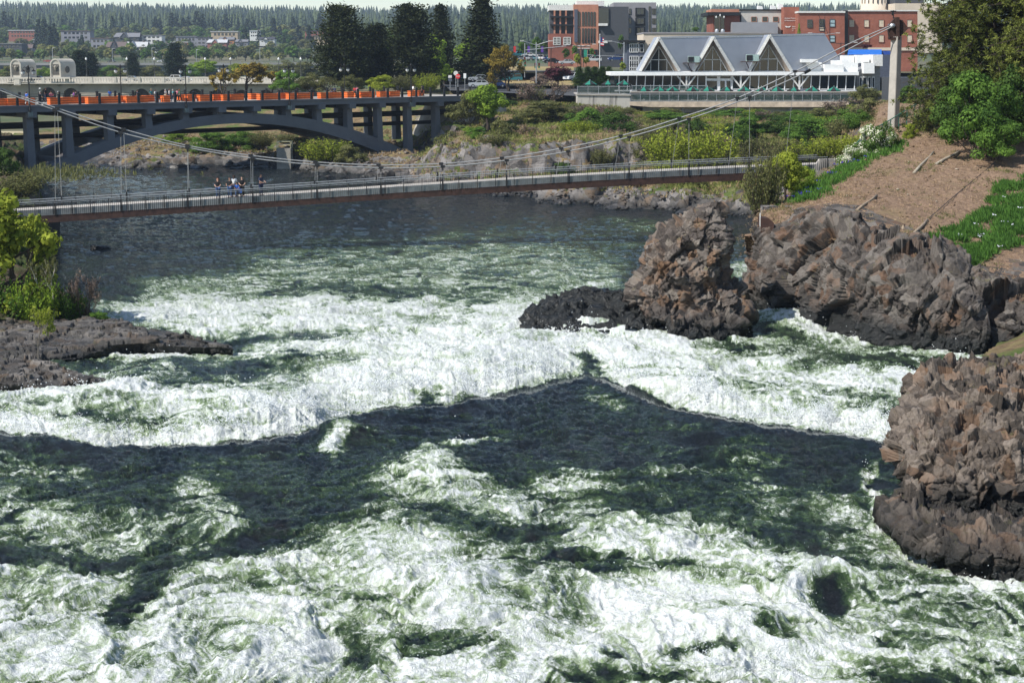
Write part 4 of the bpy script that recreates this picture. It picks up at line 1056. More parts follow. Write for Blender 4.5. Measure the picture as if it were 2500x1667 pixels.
# a shallow segment arch below
mb = MB()
for a, b in zip(np.linspace(-1, 1, 25)[:-1], np.linspace(-1, 1, 25)[1:]):
    xa, xb = W(245, 225, DM).x + 8.5 * a, W(245, 225, DM).x + 8.5 * b
    mb.prism([(xa, DM - .4, zy(231) - 6), (xb, DM - .4, zy(231) - 6), (xb, DM - .4, zy(231) + 1.2 * (1 - b * b)), (xa, DM - .4, zy(231) + 1.2 * (1 - a * a))], (0, .5, 0))
mb.build("main_arch", M_OLD, mo)
def pavilion(px0, px1, py0, py1, label):
    p = W((px0 + px1) / 2, py1, DM - 1.0); w = (px1 - px0) / 8.39; h = (py1 - py0) / 8.39
    r = empty("stone_pavilion", (p.x, DM - 1.0, p.z), label, "pavilion", "stone pavilions on the old viaduct")
    hw = w * .42
    f = MB(); # barrel vaulted body, running back
    prof = [(-hw, 0), (-hw, h * .62)] + [(-hw * math.cos(math.pi * k / 10), h * .62 + h * .36 * math.sin(math.pi * k / 10)) for k in range(1, 10)] + [(hw, h * .62), (hw, 0)]
    f.prism([(x * .62 - w * .2, 0, z) for x, z in prof], (w * .55, 3.6, 0)); link("body", f.mesh("body", M_OLDP), r)
    g = MB(); 
    for k in range(12):
        a0_, a1_ = math.pi * k / 12, math.pi * (k + 1) / 12
        c_ = lambda a, q: (-w * .2 - hw * .62 * q * math.cos(a), -.18, h * .62 + h * .36 * q * math.sin(a))
        g.prism([c_(a0_, .82), c_(a1_, .82), c_(a1_, 1.04), c_(a0_, 1.04)], (0, .25, 0))
    for s_ in (-1, 1): g.box((-w * .2 + s_ * hw * .56, -.1, h * .32), (.34, .28, h * .62))
    link("arch_moulding", g.mesh("arch_moulding", M_OLDP), r)
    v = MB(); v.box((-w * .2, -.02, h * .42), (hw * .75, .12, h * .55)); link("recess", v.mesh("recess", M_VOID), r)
    s = MB(); s.lathe((-w * .2, -.15, h * .5), [(.05, -.75), (.2, -.6), (.26, -.2), (.42, .15), (.5, .4), (.3, .62), (.1, .7)], 8)
    for q in (-1, 1): s.tube([(-w * .2 + q * .4, -.15, h * .5 + .4), (-w * .2 + q * .8, -.15, h * .5 + .55), (-w * .2 + q * .95, -.15, h * .5 + .95)], .11, 6, .03)
    link("carved_skull", s.mesh("carved_skull", M_OLD, smooth=True), r)
    o = MB(); 
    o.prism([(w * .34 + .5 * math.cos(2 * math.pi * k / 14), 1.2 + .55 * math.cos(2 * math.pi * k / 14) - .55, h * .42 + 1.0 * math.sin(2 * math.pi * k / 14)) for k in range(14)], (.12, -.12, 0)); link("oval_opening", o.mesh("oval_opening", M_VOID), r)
    b = MB(); b.box((0, 1.0, -.1), (w * 1.12, 4.4, .5)); link("plinth", b.mesh("plinth", M_OLDP), r)
pavilion(25, 74, 145, 190, "weathered stone pavilion with carved skull above a shield panel, leftmost on the viaduct")
pavilion(122, 171, 144, 190, "weathered stone pavilion with carved skull and open side arch, second on the viaduct")
mb = MB(); p = W(42, 198, DM - 1.9); mb.box((p.x, p.y, p.z), (1.9, .3, 2.5)); mb.box((p.x, p.y - .1, p.z), (1.4, .25, 1.9))
for k in (-1, 0, 1): mb.box((p.x, p.y + .15, p.z - .3 + k * .45), (6.0, .25, .22))
mb.build("shield_panel", M_OLDP, mo)
def globe_lamp(px, d, ybase, ytop, label, grp):
    p = W(px, ybase, d); h = (ybase - ytop) / F * d
    r = empty("globe_lamp", p, label, "street lamp", grp)
    a = MB(); a.lathe((0, 0, 0), [(.22, 0), (.2, .4), (.09, .7), (.07, h * .86)], 8); link("pole", a.mesh("pole", simple("dark_bronze", (.05, .05, .045), .6)), r)
    b = MB(); b.lathe((0, 0, h * .86), [(.12, 0), (.28, h * .04), (.30, h * .08), (.12, h * .13), (.02, h * .15)], 10); link("globe", b.mesh("globe", M_WHITE, smooth=True), r)
for i, px in enumerate([212, 311, 378, 502, 564, 681, 735]):
    globe_lamp(px, DM + 4, 188, 142, f"slim street lamp with white globe on the viaduct, {['first','second','third','fourth','fifth','sixth','seventh'][i]} from the pavilions", "globe lamps along the viaduct")
# ---------------------------------------------------------------- highway bridge far behind
DH = 800.0
hb = empty("highway_bridge", (WZ(350, DH, 0).x, DH, 0), "long flat grey highway bridge far behind the stone viaduct", "bridge")
x0, x1 = WZ(-900, DH, 0).x, WZ(900, DH, 0).x
M_HW = simple("highway_concrete", (.22, .22, .21), .9, var=.15, scale=.05)
MB().prism([(x0, DH, zy(167, DH)), (x1, DH, zy(167, DH)), (x1, DH, zy(160, DH)), (x0, DH, zy(160, DH))], (0, 16, 0)).build("girder", simple("highway_steel", (.07, .09, .10), .7), hb)
MB().prism([(x0, DH - 1, zy(160, DH)), (x1, DH - 1, zy(160, DH)), (x1, DH - 1, zy(157, DH)), (x0, DH - 1, zy(157, DH))], (0, 18, 0)).build("deck", M_HW, hb)
mb = MB()
for y in (DH - 1, DH + 17):
    mb.prism([(x0, y, zy(157, DH)), (x1, y, zy(157, DH)), (x1, y, zy(154, DH)), (x0, y, zy(154, DH))], (0, .3, 0))
    mb.bar((x0, y, zy(150, DH)), (x1, y, zy(150, DH)), .12)
    x = x0
    while x < x1: mb.bar((x, y, zy(154, DH)), (x, y, zy(150, DH)), .14); x += 2.5
mb.build("railing", M_HW, hb)
for k in range(9):
    x = x0 + (k + .5) * (x1 - x0) / 9
    MB().box((x, DH + 8, zy(190, DH)), (2.5, 12, 2 * (zy(167, DH) - zy(190, DH)))).build("pier", M_HW, hb)
for i, (px, yb, yt) in enumerate([(129, 152, 118), (275, 152, 120), (372, 152, 118), (480, 152, 122), (635, 152, 118), (765, 152, 117)]):
    p = W(px, yb, DH); h = (yb - yt) / F * DH
    r = empty("highway_lamp", p, f"tall thin grey highway lamp post, {['first','second','third','fourth','fifth','sixth'][i]} along the far highway bridge", "street lamp", "lamp posts of the highway bridge")
    a = MB(); a.tube([(0, 0, 0), (0, 0, h * .95), (.6, 0, h)], .13, 6); link("pole", a.mesh("pole", M_STEEL), r)
    a = MB(); a.box((1.2, 0, h), (1.3, .35, .2)); link("lamp_head", a.mesh("lamp_head", M_STEEL), r)
# ================================================================== FOLIAGE
rng = np.random.default_rng(11)
def leaf_mat(name, dark, light, trans=.35, flower=None):
    if name in _mats: return _mats[name]
    t = NT(name)
    at = t.n('Attribute', attribute_name='tone').outputs['Fac']
    oi = t.n('ObjectInfo').outputs['Random']
    f = t.math('ADD', at, t.math('MULTIPLY', t.math('SUBTRACT', oi, .5), .25))
    c = t.ramp(f, [(.05, dark), (.95, light)] if flower is None else [(.05, dark), (.62, light), (.66, flower), (1, flower)])
    t.set(.75, 0, .12); t.col(c)
    tr = t.n('BsdfTranslucent'); t.l(c, tr.inputs[0])
    mx = t.n('MixShader', i_0=trans); t.l(t.b.outputs[0], mx.inputs[1]); t.l(tr.outputs[0], mx.inputs[2]); t.l(mx.outputs[0], t.out.inputs['Surface'])
    _mats[name] = t.m
    return t.m
def quads(C, T, B, tone):
    """leaf quads: centre, half-length vector, half-width vector (N,3); folded leaf shape = diamond"""
    n = len(C)
    V = np.stack([C - T, C + B, C + T, C - B], 1).reshape(-1, 3)
    return V, np.arange(4 * n).reshape(-1, 4), np.repeat(tone, 4)
def rand_dirs(n):
    v = rng.normal(size=(n, 3)); return v / (np.linalg.norm(v, axis=1, keepdims=True) + 1e-9)
def leaf_blobs(blobs, per, size, tone_var=.5, flat=.35, seedtone=None, elong=1.0):
    """blobs: (x,y,z,r) -> leaf quads on and in each blob; tone differs per blob"""
    Vs, Fs, Ts = [], [], []; off = 0
    bl = np.asarray(blobs); n = len(bl) * per
    c = np.repeat(bl[:, :3], per, 0); r = np.repeat(bl[:, 3], per)
    d = rand_dirs(n); rad = r * (1 - .45 * rng.random(n) ** 2)
    P = c + d * rad[:, None] * np.array([1, 1, .8])
    nrm = d + flat * rand_dirs(n) + np.array([0, 0, .4]); nrm /= np.linalg.norm(nrm, axis=1, keepdims=True)
    t = np.cross(nrm, rand_dirs(n)); t /= (np.linalg.norm(t, axis=1, keepdims=True) + 1e-9); b = np.cross(nrm, t)
    s_ = size * (.6 + .8 * rng.random(n))
    tone = np.repeat(rng.random(len(bl)), per) * tone_var + rng.random(n) * (1 - tone_var)
    return quads(P, t * (s_ * elong)[:, None], b * (s_ / max(1, elong ** .5) * .7)[:, None], tone)
def limb(mb, a, b, r0, r1, n=5, bend=.06):
    a = Vector(a); b = Vector(b); L = (b - a).length; pts = []
    for i in range(5):
        k = i / 4; pts.append(a.lerp(b, k) + Vector(rng.normal(size=3) * bend * L * math.sin(math.pi * k)))
    mb.tube(pts, r0, n, r1)
PROTO = {}
M_BARK = simple("bark", (.055, .042, .032), .95, var=.4, scale=6, bump=.6)
M_BARKG = simple("grey_bark", (.20, .17, .14), .95, var=.35, scale=6)
M_BARKW = simple("pale_bark", (.50, .46, .40), .9, var=.3, scale=6)
def proto(kind, var=0):
    key = (kind, var)
    if key in PROTO: return PROTO[key]
    global rng
    rng = np.random.default_rng(hash(kind) % 1 + sum(map(ord, kind)) * 7 + var * 101)
    mb = MB()
    if kind in ('pine', 'spruce', 'fir'):        # unit: height 1
        spread = {'pine': .27, 'spruce': .20, 'fir': .15}[kind]
        limb(mb, (0, 0, 0), (0, 0, .98), .02, .004, 7, .01)
        C, T, B, tn = [], [], [], []
        z = .12 if kind != 'pine' else .10
        while z < .985:
            k = (z - .1) / .9
            prof = {'pine': min(1, 1.25 - 1.0 * k ** 1.6) * (.55 + .45 * min(1, k * 5)), 'spruce': (1 - k) ** .75, 'fir': (1 - k) ** .85}[kind]
            nb = rng.integers(5, 9)
            for j in range(nb):
                a = rng.random() * 2 * math.pi; L = spread * prof * (.6 + .55 * rng.random()) + .012
                rise = (.35 - .5 * (1 - k)) * L if kind == 'pine' else (-.28 * L if kind == 'spruce' else -.15 * L)
                e = np.array([math.cos(a) * L, math.sin(a) * L, rise])
                mb.bar((0, 0, z), tuple(np.array([0, 0, z]) + e * .8), .004)
                m = int(20 + L * 230) if kind == 'pine' else int(14 + L * 210)
                u = .25 + .75 * rng.random(m) ** .7
                w = (.035 if kind == 'pine' else .025) * (.6 + .8 * u) 
                p = np.array([0, 0, z]) + e * u[:, None] + rng.normal(size=(m, 3)) * w[:, None] * np.array([1, 1, .55])
                dd = e / np.linalg.norm(e) + .7 * rng.normal(size=(m, 3)) + np.array([0, 0, .35]); dd /= np.linalg.norm(dd, axis=1, keepdims=True)
                s_ = (.020 if kind == 'pine' else .017) * (.7 + .6 * rng.random(m))
                q = np.cross(dd, rand_dirs(m)); q /= (np.linalg.norm(q, axis=1, keepdims=True) + 1e-9)
                C.append(p); T.append(dd * s_[:, None]); B.append(q * (s_ * .42)[:, None]); tn.append(np.full(m, rng.random()) * .5 + .5 * rng.random(m) * (.5 + .5 * u))
            z += .028 if kind == 'pine' else .024
        V, Fc, tone = quads(np.concatenate(C), np.concatenate(T), np.concatenate(B), np.concatenate(tn))
    elif kind == 'broad':                          # unit height 1, width about .9
        limb(mb, (0, 0, 0), (0, 0, .45), .028, .018, 7, .02)
        bl = []
        for i in range(42):
            d = rand_dirs(1)[0]; rr = rng.random() ** .4
            c = np.array([d[0] * .33 * rr, d[1] * .33 * rr, .60 + d[2] * .28 * rr]); bl.append([*c, .09 + .07 * rng.random()])
            if i < 14: limb(mb, (0, 0, .25 + .15 * rng.random()), c, .012, .003, 5)
        V, Fc, tone = leaf_blobs(bl, 190, .021)
    elif kind == 'shrub':                          # unit height 1, width about 1.3
        bl = []
        for i in range(44):
            a = rng.random() * 6.283; rr = rng.random() ** .6 * .52; h = (.18 + .72 * rng.random()) * (1 - .55 * (rr / .55) ** 2)
            c = (math.cos(a) * rr, math.sin(a) * rr, h); bl.append([*c, .10 + .08 * rng.random()])
            if i < 16: limb(mb, (c[0] * .2, c[1] * .2, -.05), c, .010, .003, 4)
        V, Fc, tone = leaf_blobs(bl, 210, .020)
    elif kind == 'willow':                         # upright fine-leaved thicket
        C, T, B, tn = [], [], [], []
        for i in range(90):
            a = rng.random() * 6.283; rr = rng.random() ** .5 * .5
            b0 = np.array([math.cos(a) * rr * .5, math.sin(a) * rr * .5, -.05]); e = np.array([math.cos(a) * rr * 1.15, math.sin(a) * rr * 1.15, (.55 + .45 * rng.random()) * (1 - .5 * rr)])
            limb(mb, b0, e, .006, .002, 4, .05)
            m = 60; u = .15 + .75 * rng.random(m); p = b0 + (e - b0) * u[:, None] + rng.normal(size=(m, 3)) * .035
            dd = rand_dirs(m) * .8 + (e - b0); dd /= np.linalg.norm(dd, axis=1, keepdims=True); s_ = .022 * (.6 + .8 * rng.random(m))
            q = np.cross(dd, rand_dirs(m)); q /= np.linalg.norm(q, axis=1, keepdims=True)
            C.append(p); T.append(dd * s_[:, None]); B.append(q * (s_ * .6)[:, None]); tn.append(.45 * rng.random() + .55 * rng.random(m))
        V, Fc, tone = quads(np.concatenate(C), np.concatenate(T), np.concatenate(B), np.concatenate(tn))
    elif kind in ('bare', 'sparse', 'sapling'):    # twiggy: recursive branching
        C = []
        def grow(p, d, L, r, lv):
            e = p + d * L; mb.tube([tuple(p), tuple((p + e) / 2 + rng.normal(size=3) * L * .05), tuple(e)], r, 4, r * .6, cap=False)
            if lv == 0: C.append(e); C.append((p + e) / 2); return
            for j in range(3):
                nd = d + rng.normal(size=3) * .42 + np.array([0, 0, .10]); nd /= np.linalg.norm(nd); grow(p + d * L * (.55 + .22 * j), nd, L * .68, r * .58, lv - 1)
        ns = {'bare': 7, 'sparse': 2, 'sapling': 1}[kind]
        for i in range(ns):
            a = rng.random() * 6.283; k = {'bare': .55, 'sparse': .25, 'sapling': .1}[kind]
            d = np.array([math.cos(a) * k, math.sin(a) * k, 1.0]); d /= np.linalg.norm(d)
            grow(np.array([math.cos(a) * .04, math.sin(a) * .04, -.03]), d, .34 if kind != 'sapling' else .38, .012 if kind == 'bare' else .022, 4 if kind != 'bare' else 3)
        C = np.array(C); per = {'bare': 5, 'sparse': 17, 'sapling': 9}[kind]
        bl = np.concatenate([C, np.full((len(C), 1), .05)], 1)
        V, Fc, tone = leaf_blobs(bl, per, .014 if kind != 'sparse' else .017)
    PROTO[key] = (mb, V, Fc, tone)
    return PROTO[key]
MESHC = {}
def plant(kind, px, py, d, wpx, hpx, mat, label, group=None, bark=None, var=0, name=None, cat=None, trunk='trunk', crown='crown', rz=None, z=None):
    """a plant whose foot is seen at (px, py) at depth d; wpx, hpx its width and height in photo pixels"""
    key = (kind, var, mat.name, (bark or M_BARK).name)
    if key not in MESHC:
        mb, V, Fc, tone = proto(kind, var)
        MESHC[key] = (mb.mesh(trunk, bark or M_BARK), np_mesh(crown, V, Fc, mat, False, {'tone': tone}))
    tm, cm = MESHC[key]
    base = {'pine': .56, 'spruce': .40, 'fir': .30, 'broad': .82, 'shrub': 1.2, 'willow': 1.1, 'bare': 1.1, 'sparse': .9, 'sapling': .55}[kind]
    if kind in ('shrub', 'willow', 'bare'): wpx *= 1.25; hpx *= 1.22
    p = W(px, py, d); h = hpx / F * d; w = wpx / F * d / base
    if z is not None: p.z = z
    nm = name or {'pine': 'pine_tree', 'spruce': 'spruce_tree', 'fir': 'fir_tree', 'broad': 'leafy_tree', 'shrub': 'shrub', 'willow': 'willow_shrub', 'bare': 'bare_shrub', 'sparse': 'budding_tree', 'sapling': 'sapling'}[kind]
    r = empty(nm, p, label, cat or ('tree' if kind in ('pine', 'spruce', 'fir', 'broad', 'sparse', 'sapling') else 'shrub'), group, rz if rz is not None else (px * 1.7 + py) % 6.28)
    r.scale = (w, w, h)
    link(trunk, tm, r); link(crown, cm, r)
    return r
L_DARKPINE = leaf_mat("dark_pine_needles", (.010, .016, .008), (.050, .062, .022), .15)
L_PINE = leaf_mat("pine_needles", (.022, .034, .010), (.25, .28, .06), .3)
L_SPRUCE = leaf_mat("spruce_needles", (.012, .022, .016), (.045, .065, .032), .15)
L_GREEN = leaf_mat("fresh_leaves", (.03, .07, .012), (.16, .28, .045), .4)
L_BRIGHT = leaf_mat("spring_leaves", (.06, .12, .012), (.30, .42, .05), .45)
L_YELLOW = leaf_mat("yellow_green_leaves", (.10, .14, .015), (.42, .47, .06), .45)
L_GOLD = leaf_mat("golden_leaves", (.12, .09, .02), (.46, .34, .06), .4)
L_OLIVE = leaf_mat("olive_leaves", (.05, .06, .02), (.22, .22, .08), .35)
L_DEEP = leaf_mat("deep_green_leaves", (.014, .032, .008), (.085, .15, .028), .3)
L_PURPLE = leaf_mat("purple_leaves", (.025, .008, .012), (.12, .035, .045), .3)
L_DRY = leaf_mat("dry_twigs", (.07, .05, .04), (.30, .22, .17), .2)
L_WHITE = leaf_mat("white_blossom", (.03, .07, .015), (.14, .22, .04), .3, (.80, .78, .62))
L_FAR = leaf_mat("distant_leaves", (.05, .08, .025), (.20, .25, .08), .3)
L_FARY = leaf_mat("distant_yellow_leaves", (.10, .11, .03), (.30, .30, .10), .3)

# ---- the pines behind the arch bridge
plant('pine', 836, 218, 290, 128, 196, L_DARKPINE, "broad dark pine, first and widest of those right of the yellow trees")
plant('pine', 918, 215, 300, 96, 150, L_DARKPINE, "shorter dark pine between two taller pines, with light leaves at its side", var=1)
plant('pine', 1008, 216, 295, 128, 196, L_DARKPINE, "broad dark double topped pine in the middle of the park trees", var=1)
plant('spruce', 1078, 215, 330, 90, 198, L_DARKPINE, "narrow dark pine just right of the broad double topped one")
plant('spruce', 1176, 206, 300, 128, 210, L_DARKPINE, "tallest dark conifer with a pointed top rising above the hill line", var=1)
plant('broad', 952, 216, 330, 84, 155, L_GREEN, "light green leafy tree squeezed between the dark pines")
plant('broad', 1060, 216, 310, 74, 140, L_BRIGHT, "bright green leafy tree on the shady side of the dark pines")
plant('broad', 1148, 214, 320, 74, 128, L_BRIGHT, "bright green leafy tree behind the tallest conifer", var=1)
plant('broad', 1085, 214, 320, 60, 62, L_BRIGHT, "small lime green tree by the railing end of the street bridge", var=1)
plant('sparse', 1246, 222, 280, 110, 132, L_GOLD, "olive gold budding tree with thin dark trunk by the car park")
plant('sparse', 600, 226, 330, 150, 92, L_GOLD, "wide golden budding tree behind the middle of the street bridge", var=1)
plant('sparse', 545, 226, 335, 90, 70, L_GOLD, "smaller golden budding tree left of the wide golden one")
plant('sparse', 660, 226, 332, 80, 66, L_GOLD, "golden tree partly behind the round bright green bush", var=1)
plant('shrub', 704, 226, 300, 84, 48, L_GREEN, "round bright green bush behind the street bridge railing", var=0)
plant('shrub', 760, 224, 300, 70, 40, L_OLIVE, "olive brown bush between the green bush and the first pine", var=1)
plant('broad', 505, 192, 560, 76, 50, L_BRIGHT, "round lime green willow beyond the viaduct")
plant('broad', 585, 196, 520, 60, 44, L_YELLOW, "yellow green tree beyond the viaduct, right of the round willow", var=1)
plant('pine', 196, 192, 470, 56, 66, L_SPRUCE, "dark drooping conifer beside the second stone pavilion", var=0)
plant('pine', 222, 192, 480, 42, 60, L_SPRUCE, "smaller dark conifer right beside the one at the second pavilion", var=1)
plant('pine', 325, 190, 520, 34, 58, L_SPRUCE, "narrow thin conifer in front of the highway bridge", var=1)
plant('pine', 428, 192, 500, 52, 84, L_SPRUCE, "tall dark conifer in front of the highway bridge, left of the round willow", var=0)
for i, (px, w, h, m) in enumerate([(30, 60, 30, L_OLIVE), (110, 50, 26, L_BRIGHT), (260, 70, 30, L_GREEN), (290, 60, 24, L_FARY), (360, 80, 30, L_OLIVE), (460, 60, 28, L_GREEN), (640, 80, 34, L_FARY), (700, 80, 40, L_OLIVE), (750, 70, 38, L_OLIVE), (15, 50, 22, L_GREEN)]):
    plant('shrub', px, 194, 600, w, h, m, f"low riverside bush seen between the two far bridges, number {i + 1}".split(',')[0], "riverside bushes beyond the viaduct", var=i % 2)
for i, (px, py, w, h, m, k) in enumerate([(800, 222, 60, 40, L_OLIVE, 'bare'), (860, 222, 70, 34, L_OLIVE, 'shrub'), (930, 222, 70, 34, L_YELLOW, 'shrub'), (985, 222, 60, 40, L_OLIVE, 'willow'), (1040, 222, 60, 44, L_YELLOW, 'willow')]):
    plant(k, px, py, 285, w, h, m, f"{['twiggy olive', 'low olive', 'low yellow green', 'upright olive', 'tall lime'][i]} shrub at the foot of the dark pines behind the railing", "shrubs under the pines", var=i % 2)

# ---- bluff and north bank
plant('broad', 1190, 318, 222, 104, 120, L_BRIGHT, "vivid green leafy tree on the rocky bluff beside the end of the arch bridge", var=1)
plant('shrub', 1140, 300, 226, 90, 70, L_OLIVE, "tangled olive shrub at the bluff edge under the street bridge end")
plant('shrub', 1145, 355, 205, 46, 40, L_BRIGHT, "small bright green bush hanging on the dark bluff face")
plant('willow', 1110, 380, 200, 90, 60, L_OLIVE, "drooping dry brush on the left face of the bluff")
plant('bare', 1330, 268, 255, 120, 84, L_DRY, "large bare brown shrub on the bluff below the car park")
plant('bare', 1290, 262, 262, 80, 60, L_OLIVE, "thin olive twiggy shrub left of the large bare one", var=1)
plant('broad', 1362, 215, 300, 76, 58, L_PURPLE, "purple leaved small tree behind the bare shrub")
plant('broad', 1320, 220, 300, 50, 44, L_DRY, "reddish brown small tree beside the purple leaved one", var=1)
plant('shrub', 1420, 338, 205, 110, 66, L_GREEN, "bright green bramble clump on the bluff")
plant('shrub', 1490, 346, 203, 110, 70, L_DEEP, "dark green and purple bramble clump right of the bright one", var=1)
plant('willow', 1520, 340, 206, 80, 54, L_DRY, "dry purplish brambles right of the dark clump", var=1)
plant('bare', 1450, 325, 206, 120, 50, L_DRY, "dry arching stems in the middle of the brambles", var=1)
plant('shrub', 1340, 290, 222, 130, 40, L_OLIVE, "low olive brush along the top of the bluff")
plant('bare', 1440, 285, 232, 90, 34, L_DRY, "low dry brush under the concrete terrace wall")
plant('willow', 1470, 405, 178, 50, 44, L_OLIVE, "small pale green sapling shrub in the dark hollow of the bluff")
for i, (px, w) in enumerate([(1414, 28), (1434, 28), (1452, 30), (1470, 30), (1486, 28)]):
    plant('spruce', px, 214, 290, w + 8, 50, L_DEEP, f"{['first', 'second', 'third', 'fourth', 'fifth'][i]} upright dark cedar of the row left of the restaurant patio", "cedar row beside the patio", var=i % 2)
B2 = [('willow', 1640, 415, 172, 140, 118, L_YELLOW, "tall yellow green willow thicket just beyond the footbridge, left one"), ('willow', 1725, 420, 170, 150, 124, L_YELLOW, "widest yellow green willow thicket behind the footbridge"),
      ('willow', 1585, 400, 180, 80, 70, L_OLIVE, "smaller olive thicket at the left of the willow thickets"), ('shrub', 1700, 330, 200, 60, 60, L_DEEP, "dark green bush under the restaurant deck above the willows"),
      ('shrub', 1830, 330, 200, 80, 66, L_GREEN, "mid green bush below the restaurant deck, left of the bare pier"), ('shrub', 1895, 330, 200, 70, 60, L_DEEP, "dark green bush below the restaurant deck by the concrete pier"),
      ('willow', 1860, 425, 165, 110, 100, L_OLIVE, "olive willow thicket in the middle of the north bank"), ('shrub', 1815, 360, 180, 50, 44, L_DEEP, "small deep green bush right of the wide willow thicket"),
      ('shrub', 1990, 340, 190, 130, 80, L_GREEN, "large leafy green bush below the right end of the restaurant deck"), ('shrub', 2060, 350, 178, 120, 80, L_GREEN, "large leafy green bush left of the pylon", ), ('willow', 1990, 395, 160, 130, 70, L_YELLOW, "bright yellow green scrub behind the footbridge end"),
      ('willow', 2070, 380, 150, 110, 60, L_YELLOW, "bright yellow green scrub just left of the white blossom"), ('willow', 1930, 400, 160, 70, 60, L_OLIVE, "olive scrub left of the footbridge end"), ('bare', 1870, 290, 230, 50, 36, L_DRY, "small bare twiggy shrub in front of the dark deck underside"),
      ('bare', 2080, 290, 190, 150, 90, L_DRY, "wide brown bare hedge left of the pylon"), ('shrub', 2110, 250, 215, 60, 60, L_OLIVE, "olive and orange budding shrub at the corner of the restaurant"), ('shrub', 2135, 300, 170, 70, 60, L_OLIVE, "olive bush close against the pylon"),
      ('willow', 1800, 455, 158, 90, 50, L_OLIVE, "grassy willow clump at the water side under the footbridge"), ('shrub', 1890, 445, 156, 70, 40, L_OLIVE, "low round olive bush on the stony shore"), ('willow', 1690, 458, 158, 80, 34, L_OLIVE, "short reedy clump on the stony shore below the footbridge")]
for i, b in enumerate(B2): plant(*b[:4], b[4], b[5] * (.62 if b[3] > 185 else .9), b[6], b[7], var=i % 2)
for i, (px, py, d, w, h, m) in enumerate([(520, 372, 225, 100, 46, L_GREEN), (590, 362, 228, 90, 40, L_GREEN), (440, 350, 232, 70, 24, L_BRIGHT), (640, 356, 226, 60, 34, L_OLIVE), (745, 372, 218, 70, 34, L_OLIVE), (790, 392, 208, 110, 58, L_YELLOW), (860, 402, 204, 70, 44, L_OLIVE), (700, 350, 232, 50, 24, L_OLIVE)]):
    plant(['shrub', 'willow'][i % 2 if i > 2 else 0], px, py, d, w, h, m, f"{['largest dark green', 'second dark green', 'small bright green', 'olive', 'olive brown', 'feathery lime green', 'thin olive', 'tiny olive'][i]} shrub on the far rocks seen through the arch", "shrubs on the rocks under the arch", var=i % 2)
# ---- right slope
M_BARKO = simple("orange_bark", (.16, .075, .04), .95, var=.4, scale=4, bump=.6)
def near_pine(px, py, d, w, h, label, seed, ntuft, lean=0.0):
    """ponderosa: long drooping limbs ending in needle bursts"""
    g = np.random.default_rng(seed); p = W(px, py, d); H = h / F * d; Rw = w / 2 / F * d
    r = empty("pine_tree", p, label, "tree")
    mb = MB(); mb.tube([(0, 0, -.5), (lean * .3, 0, H * .5), (lean, 0, H)], .42, 9, .10)
    tufts = []
    nb = int(ntuft / 16)
    for i in range(nb):
        z = H * (.10 + .88 * g.random()); k = z / H; L = Rw * (.55 + .5 * g.random()) * (1.05 - .55 * k ** 2); a = g.random() * 6.283
        rise = L * (-.25 + .45 * k)
        o = np.array([lean * k, 0, z]); e = o + np.array([math.cos(a) * L, math.sin(a) * L, rise])
        mid = (o + e) / 2 + np.array([0, 0, .10 * L])
        mb.tube([tuple(o), tuple(mid), tuple(e)], .07, 5, .02)
        for j in range(16):
            u = .3 + .7 * g.random() ** .6
            q = o * (1 - u) ** 2 + 2 * u * (1 - u) * mid + u * u * e + g.normal(size=3) * np.array([.55, .55, .30]) * (.4 + u * .6)
            tufts.append(q)
            if j % 3 == 0: mb.bar(tuple(o + (e - o) * max(.1, u - .12)), tuple(q), .025)
    tufts = np.array(tufts); nt = len(tufts); m = 22
    d0 = g.normal(size=(nt, m, 3)) + np.array([0, -.1, .5]); d0 /= np.linalg.norm(d0, axis=2, keepdims=True)
    Ln = .27 * (.7 + .6 * g.random((nt, m)))
    C = (tufts[:, None] + d0 * Ln[..., None] * .55).reshape(-1, 3); T = (d0 * Ln[..., None] * .55).reshape(-1, 3)
    q = np.cross(T, g.normal(size=T.shape)); q /= np.linalg.norm(q, axis=1, keepdims=True)
    tone = np.repeat(g.random(nt), m) * .65 + .35 * g.random(nt * m)
    V, Fc, tn = quads(C, T, q * .034, tone)
    link("trunk", mb.mesh("trunk", M_BARK), r); link("crown", np_mesh("crown", V, Fc, L_PINE, False, {'tone': tn}), r)
    return r
near_pine(2425, 345, 118, 410, 520, "big olive green ponderosa pine with long needle tufts beside the pylon", 5, 9000, -1.0)
near_pine(2560, 330, 112, 330, 560, "second ponderosa pine cut by the right edge of the picture", 9, 4200)
plant('pine', 2275, 330, 121, 90, 70, L_PINE, "young drooping pine at the foot of the big ponderosa", var=1)
plant('shrub', 2395, 372, 106, 180, 175, L_GREEN, "large rounded green bush on the dry slope under the ponderosa")
plant('shrub', 2470, 330, 110, 130, 150, L_DEEP, "dark green lilac bush right of the large rounded bush", var=1)
plant('shrub', 2350, 300, 112, 120, 110, L_DEEP, "dark green bush behind the large rounded bush")
plant('shrub', 2430, 385, 104, 110, 90, L_GREEN, "lower lobe of green bush leaning down the dry slope", var=1)
plant('shrub', 2298, 316, 116, 44, 56, L_DEEP, "small glossy dark rhododendron on the slope left of the large bush", var=1)
plant('shrub', 2222, 345, 118, 40, 38, L_YELLOW, "small yellow green perennial near the pylon foot")
plant('shrub', 2130, 395, 112, 90, 80, L_WHITE, "bush covered in white blossom, upper one beside the green fence", name="blossom_shrub", var=0)
plant('shrub', 2085, 425, 110, 80, 66, L_WHITE, "bush covered in white blossom, lower one nearest the footbridge end", name="blossom_shrub", var=1)
plant('shrub', 2160, 370, 114, 60, 64, L_WHITE, "bush with white blossom closest to the pylon", name="blossom_shrub", var=1)
plant('shrub', 2235, 268, 150, 90, 52, L_DEEP, "clipped dark hedge right behind the pylon", name="hedge", var=0)
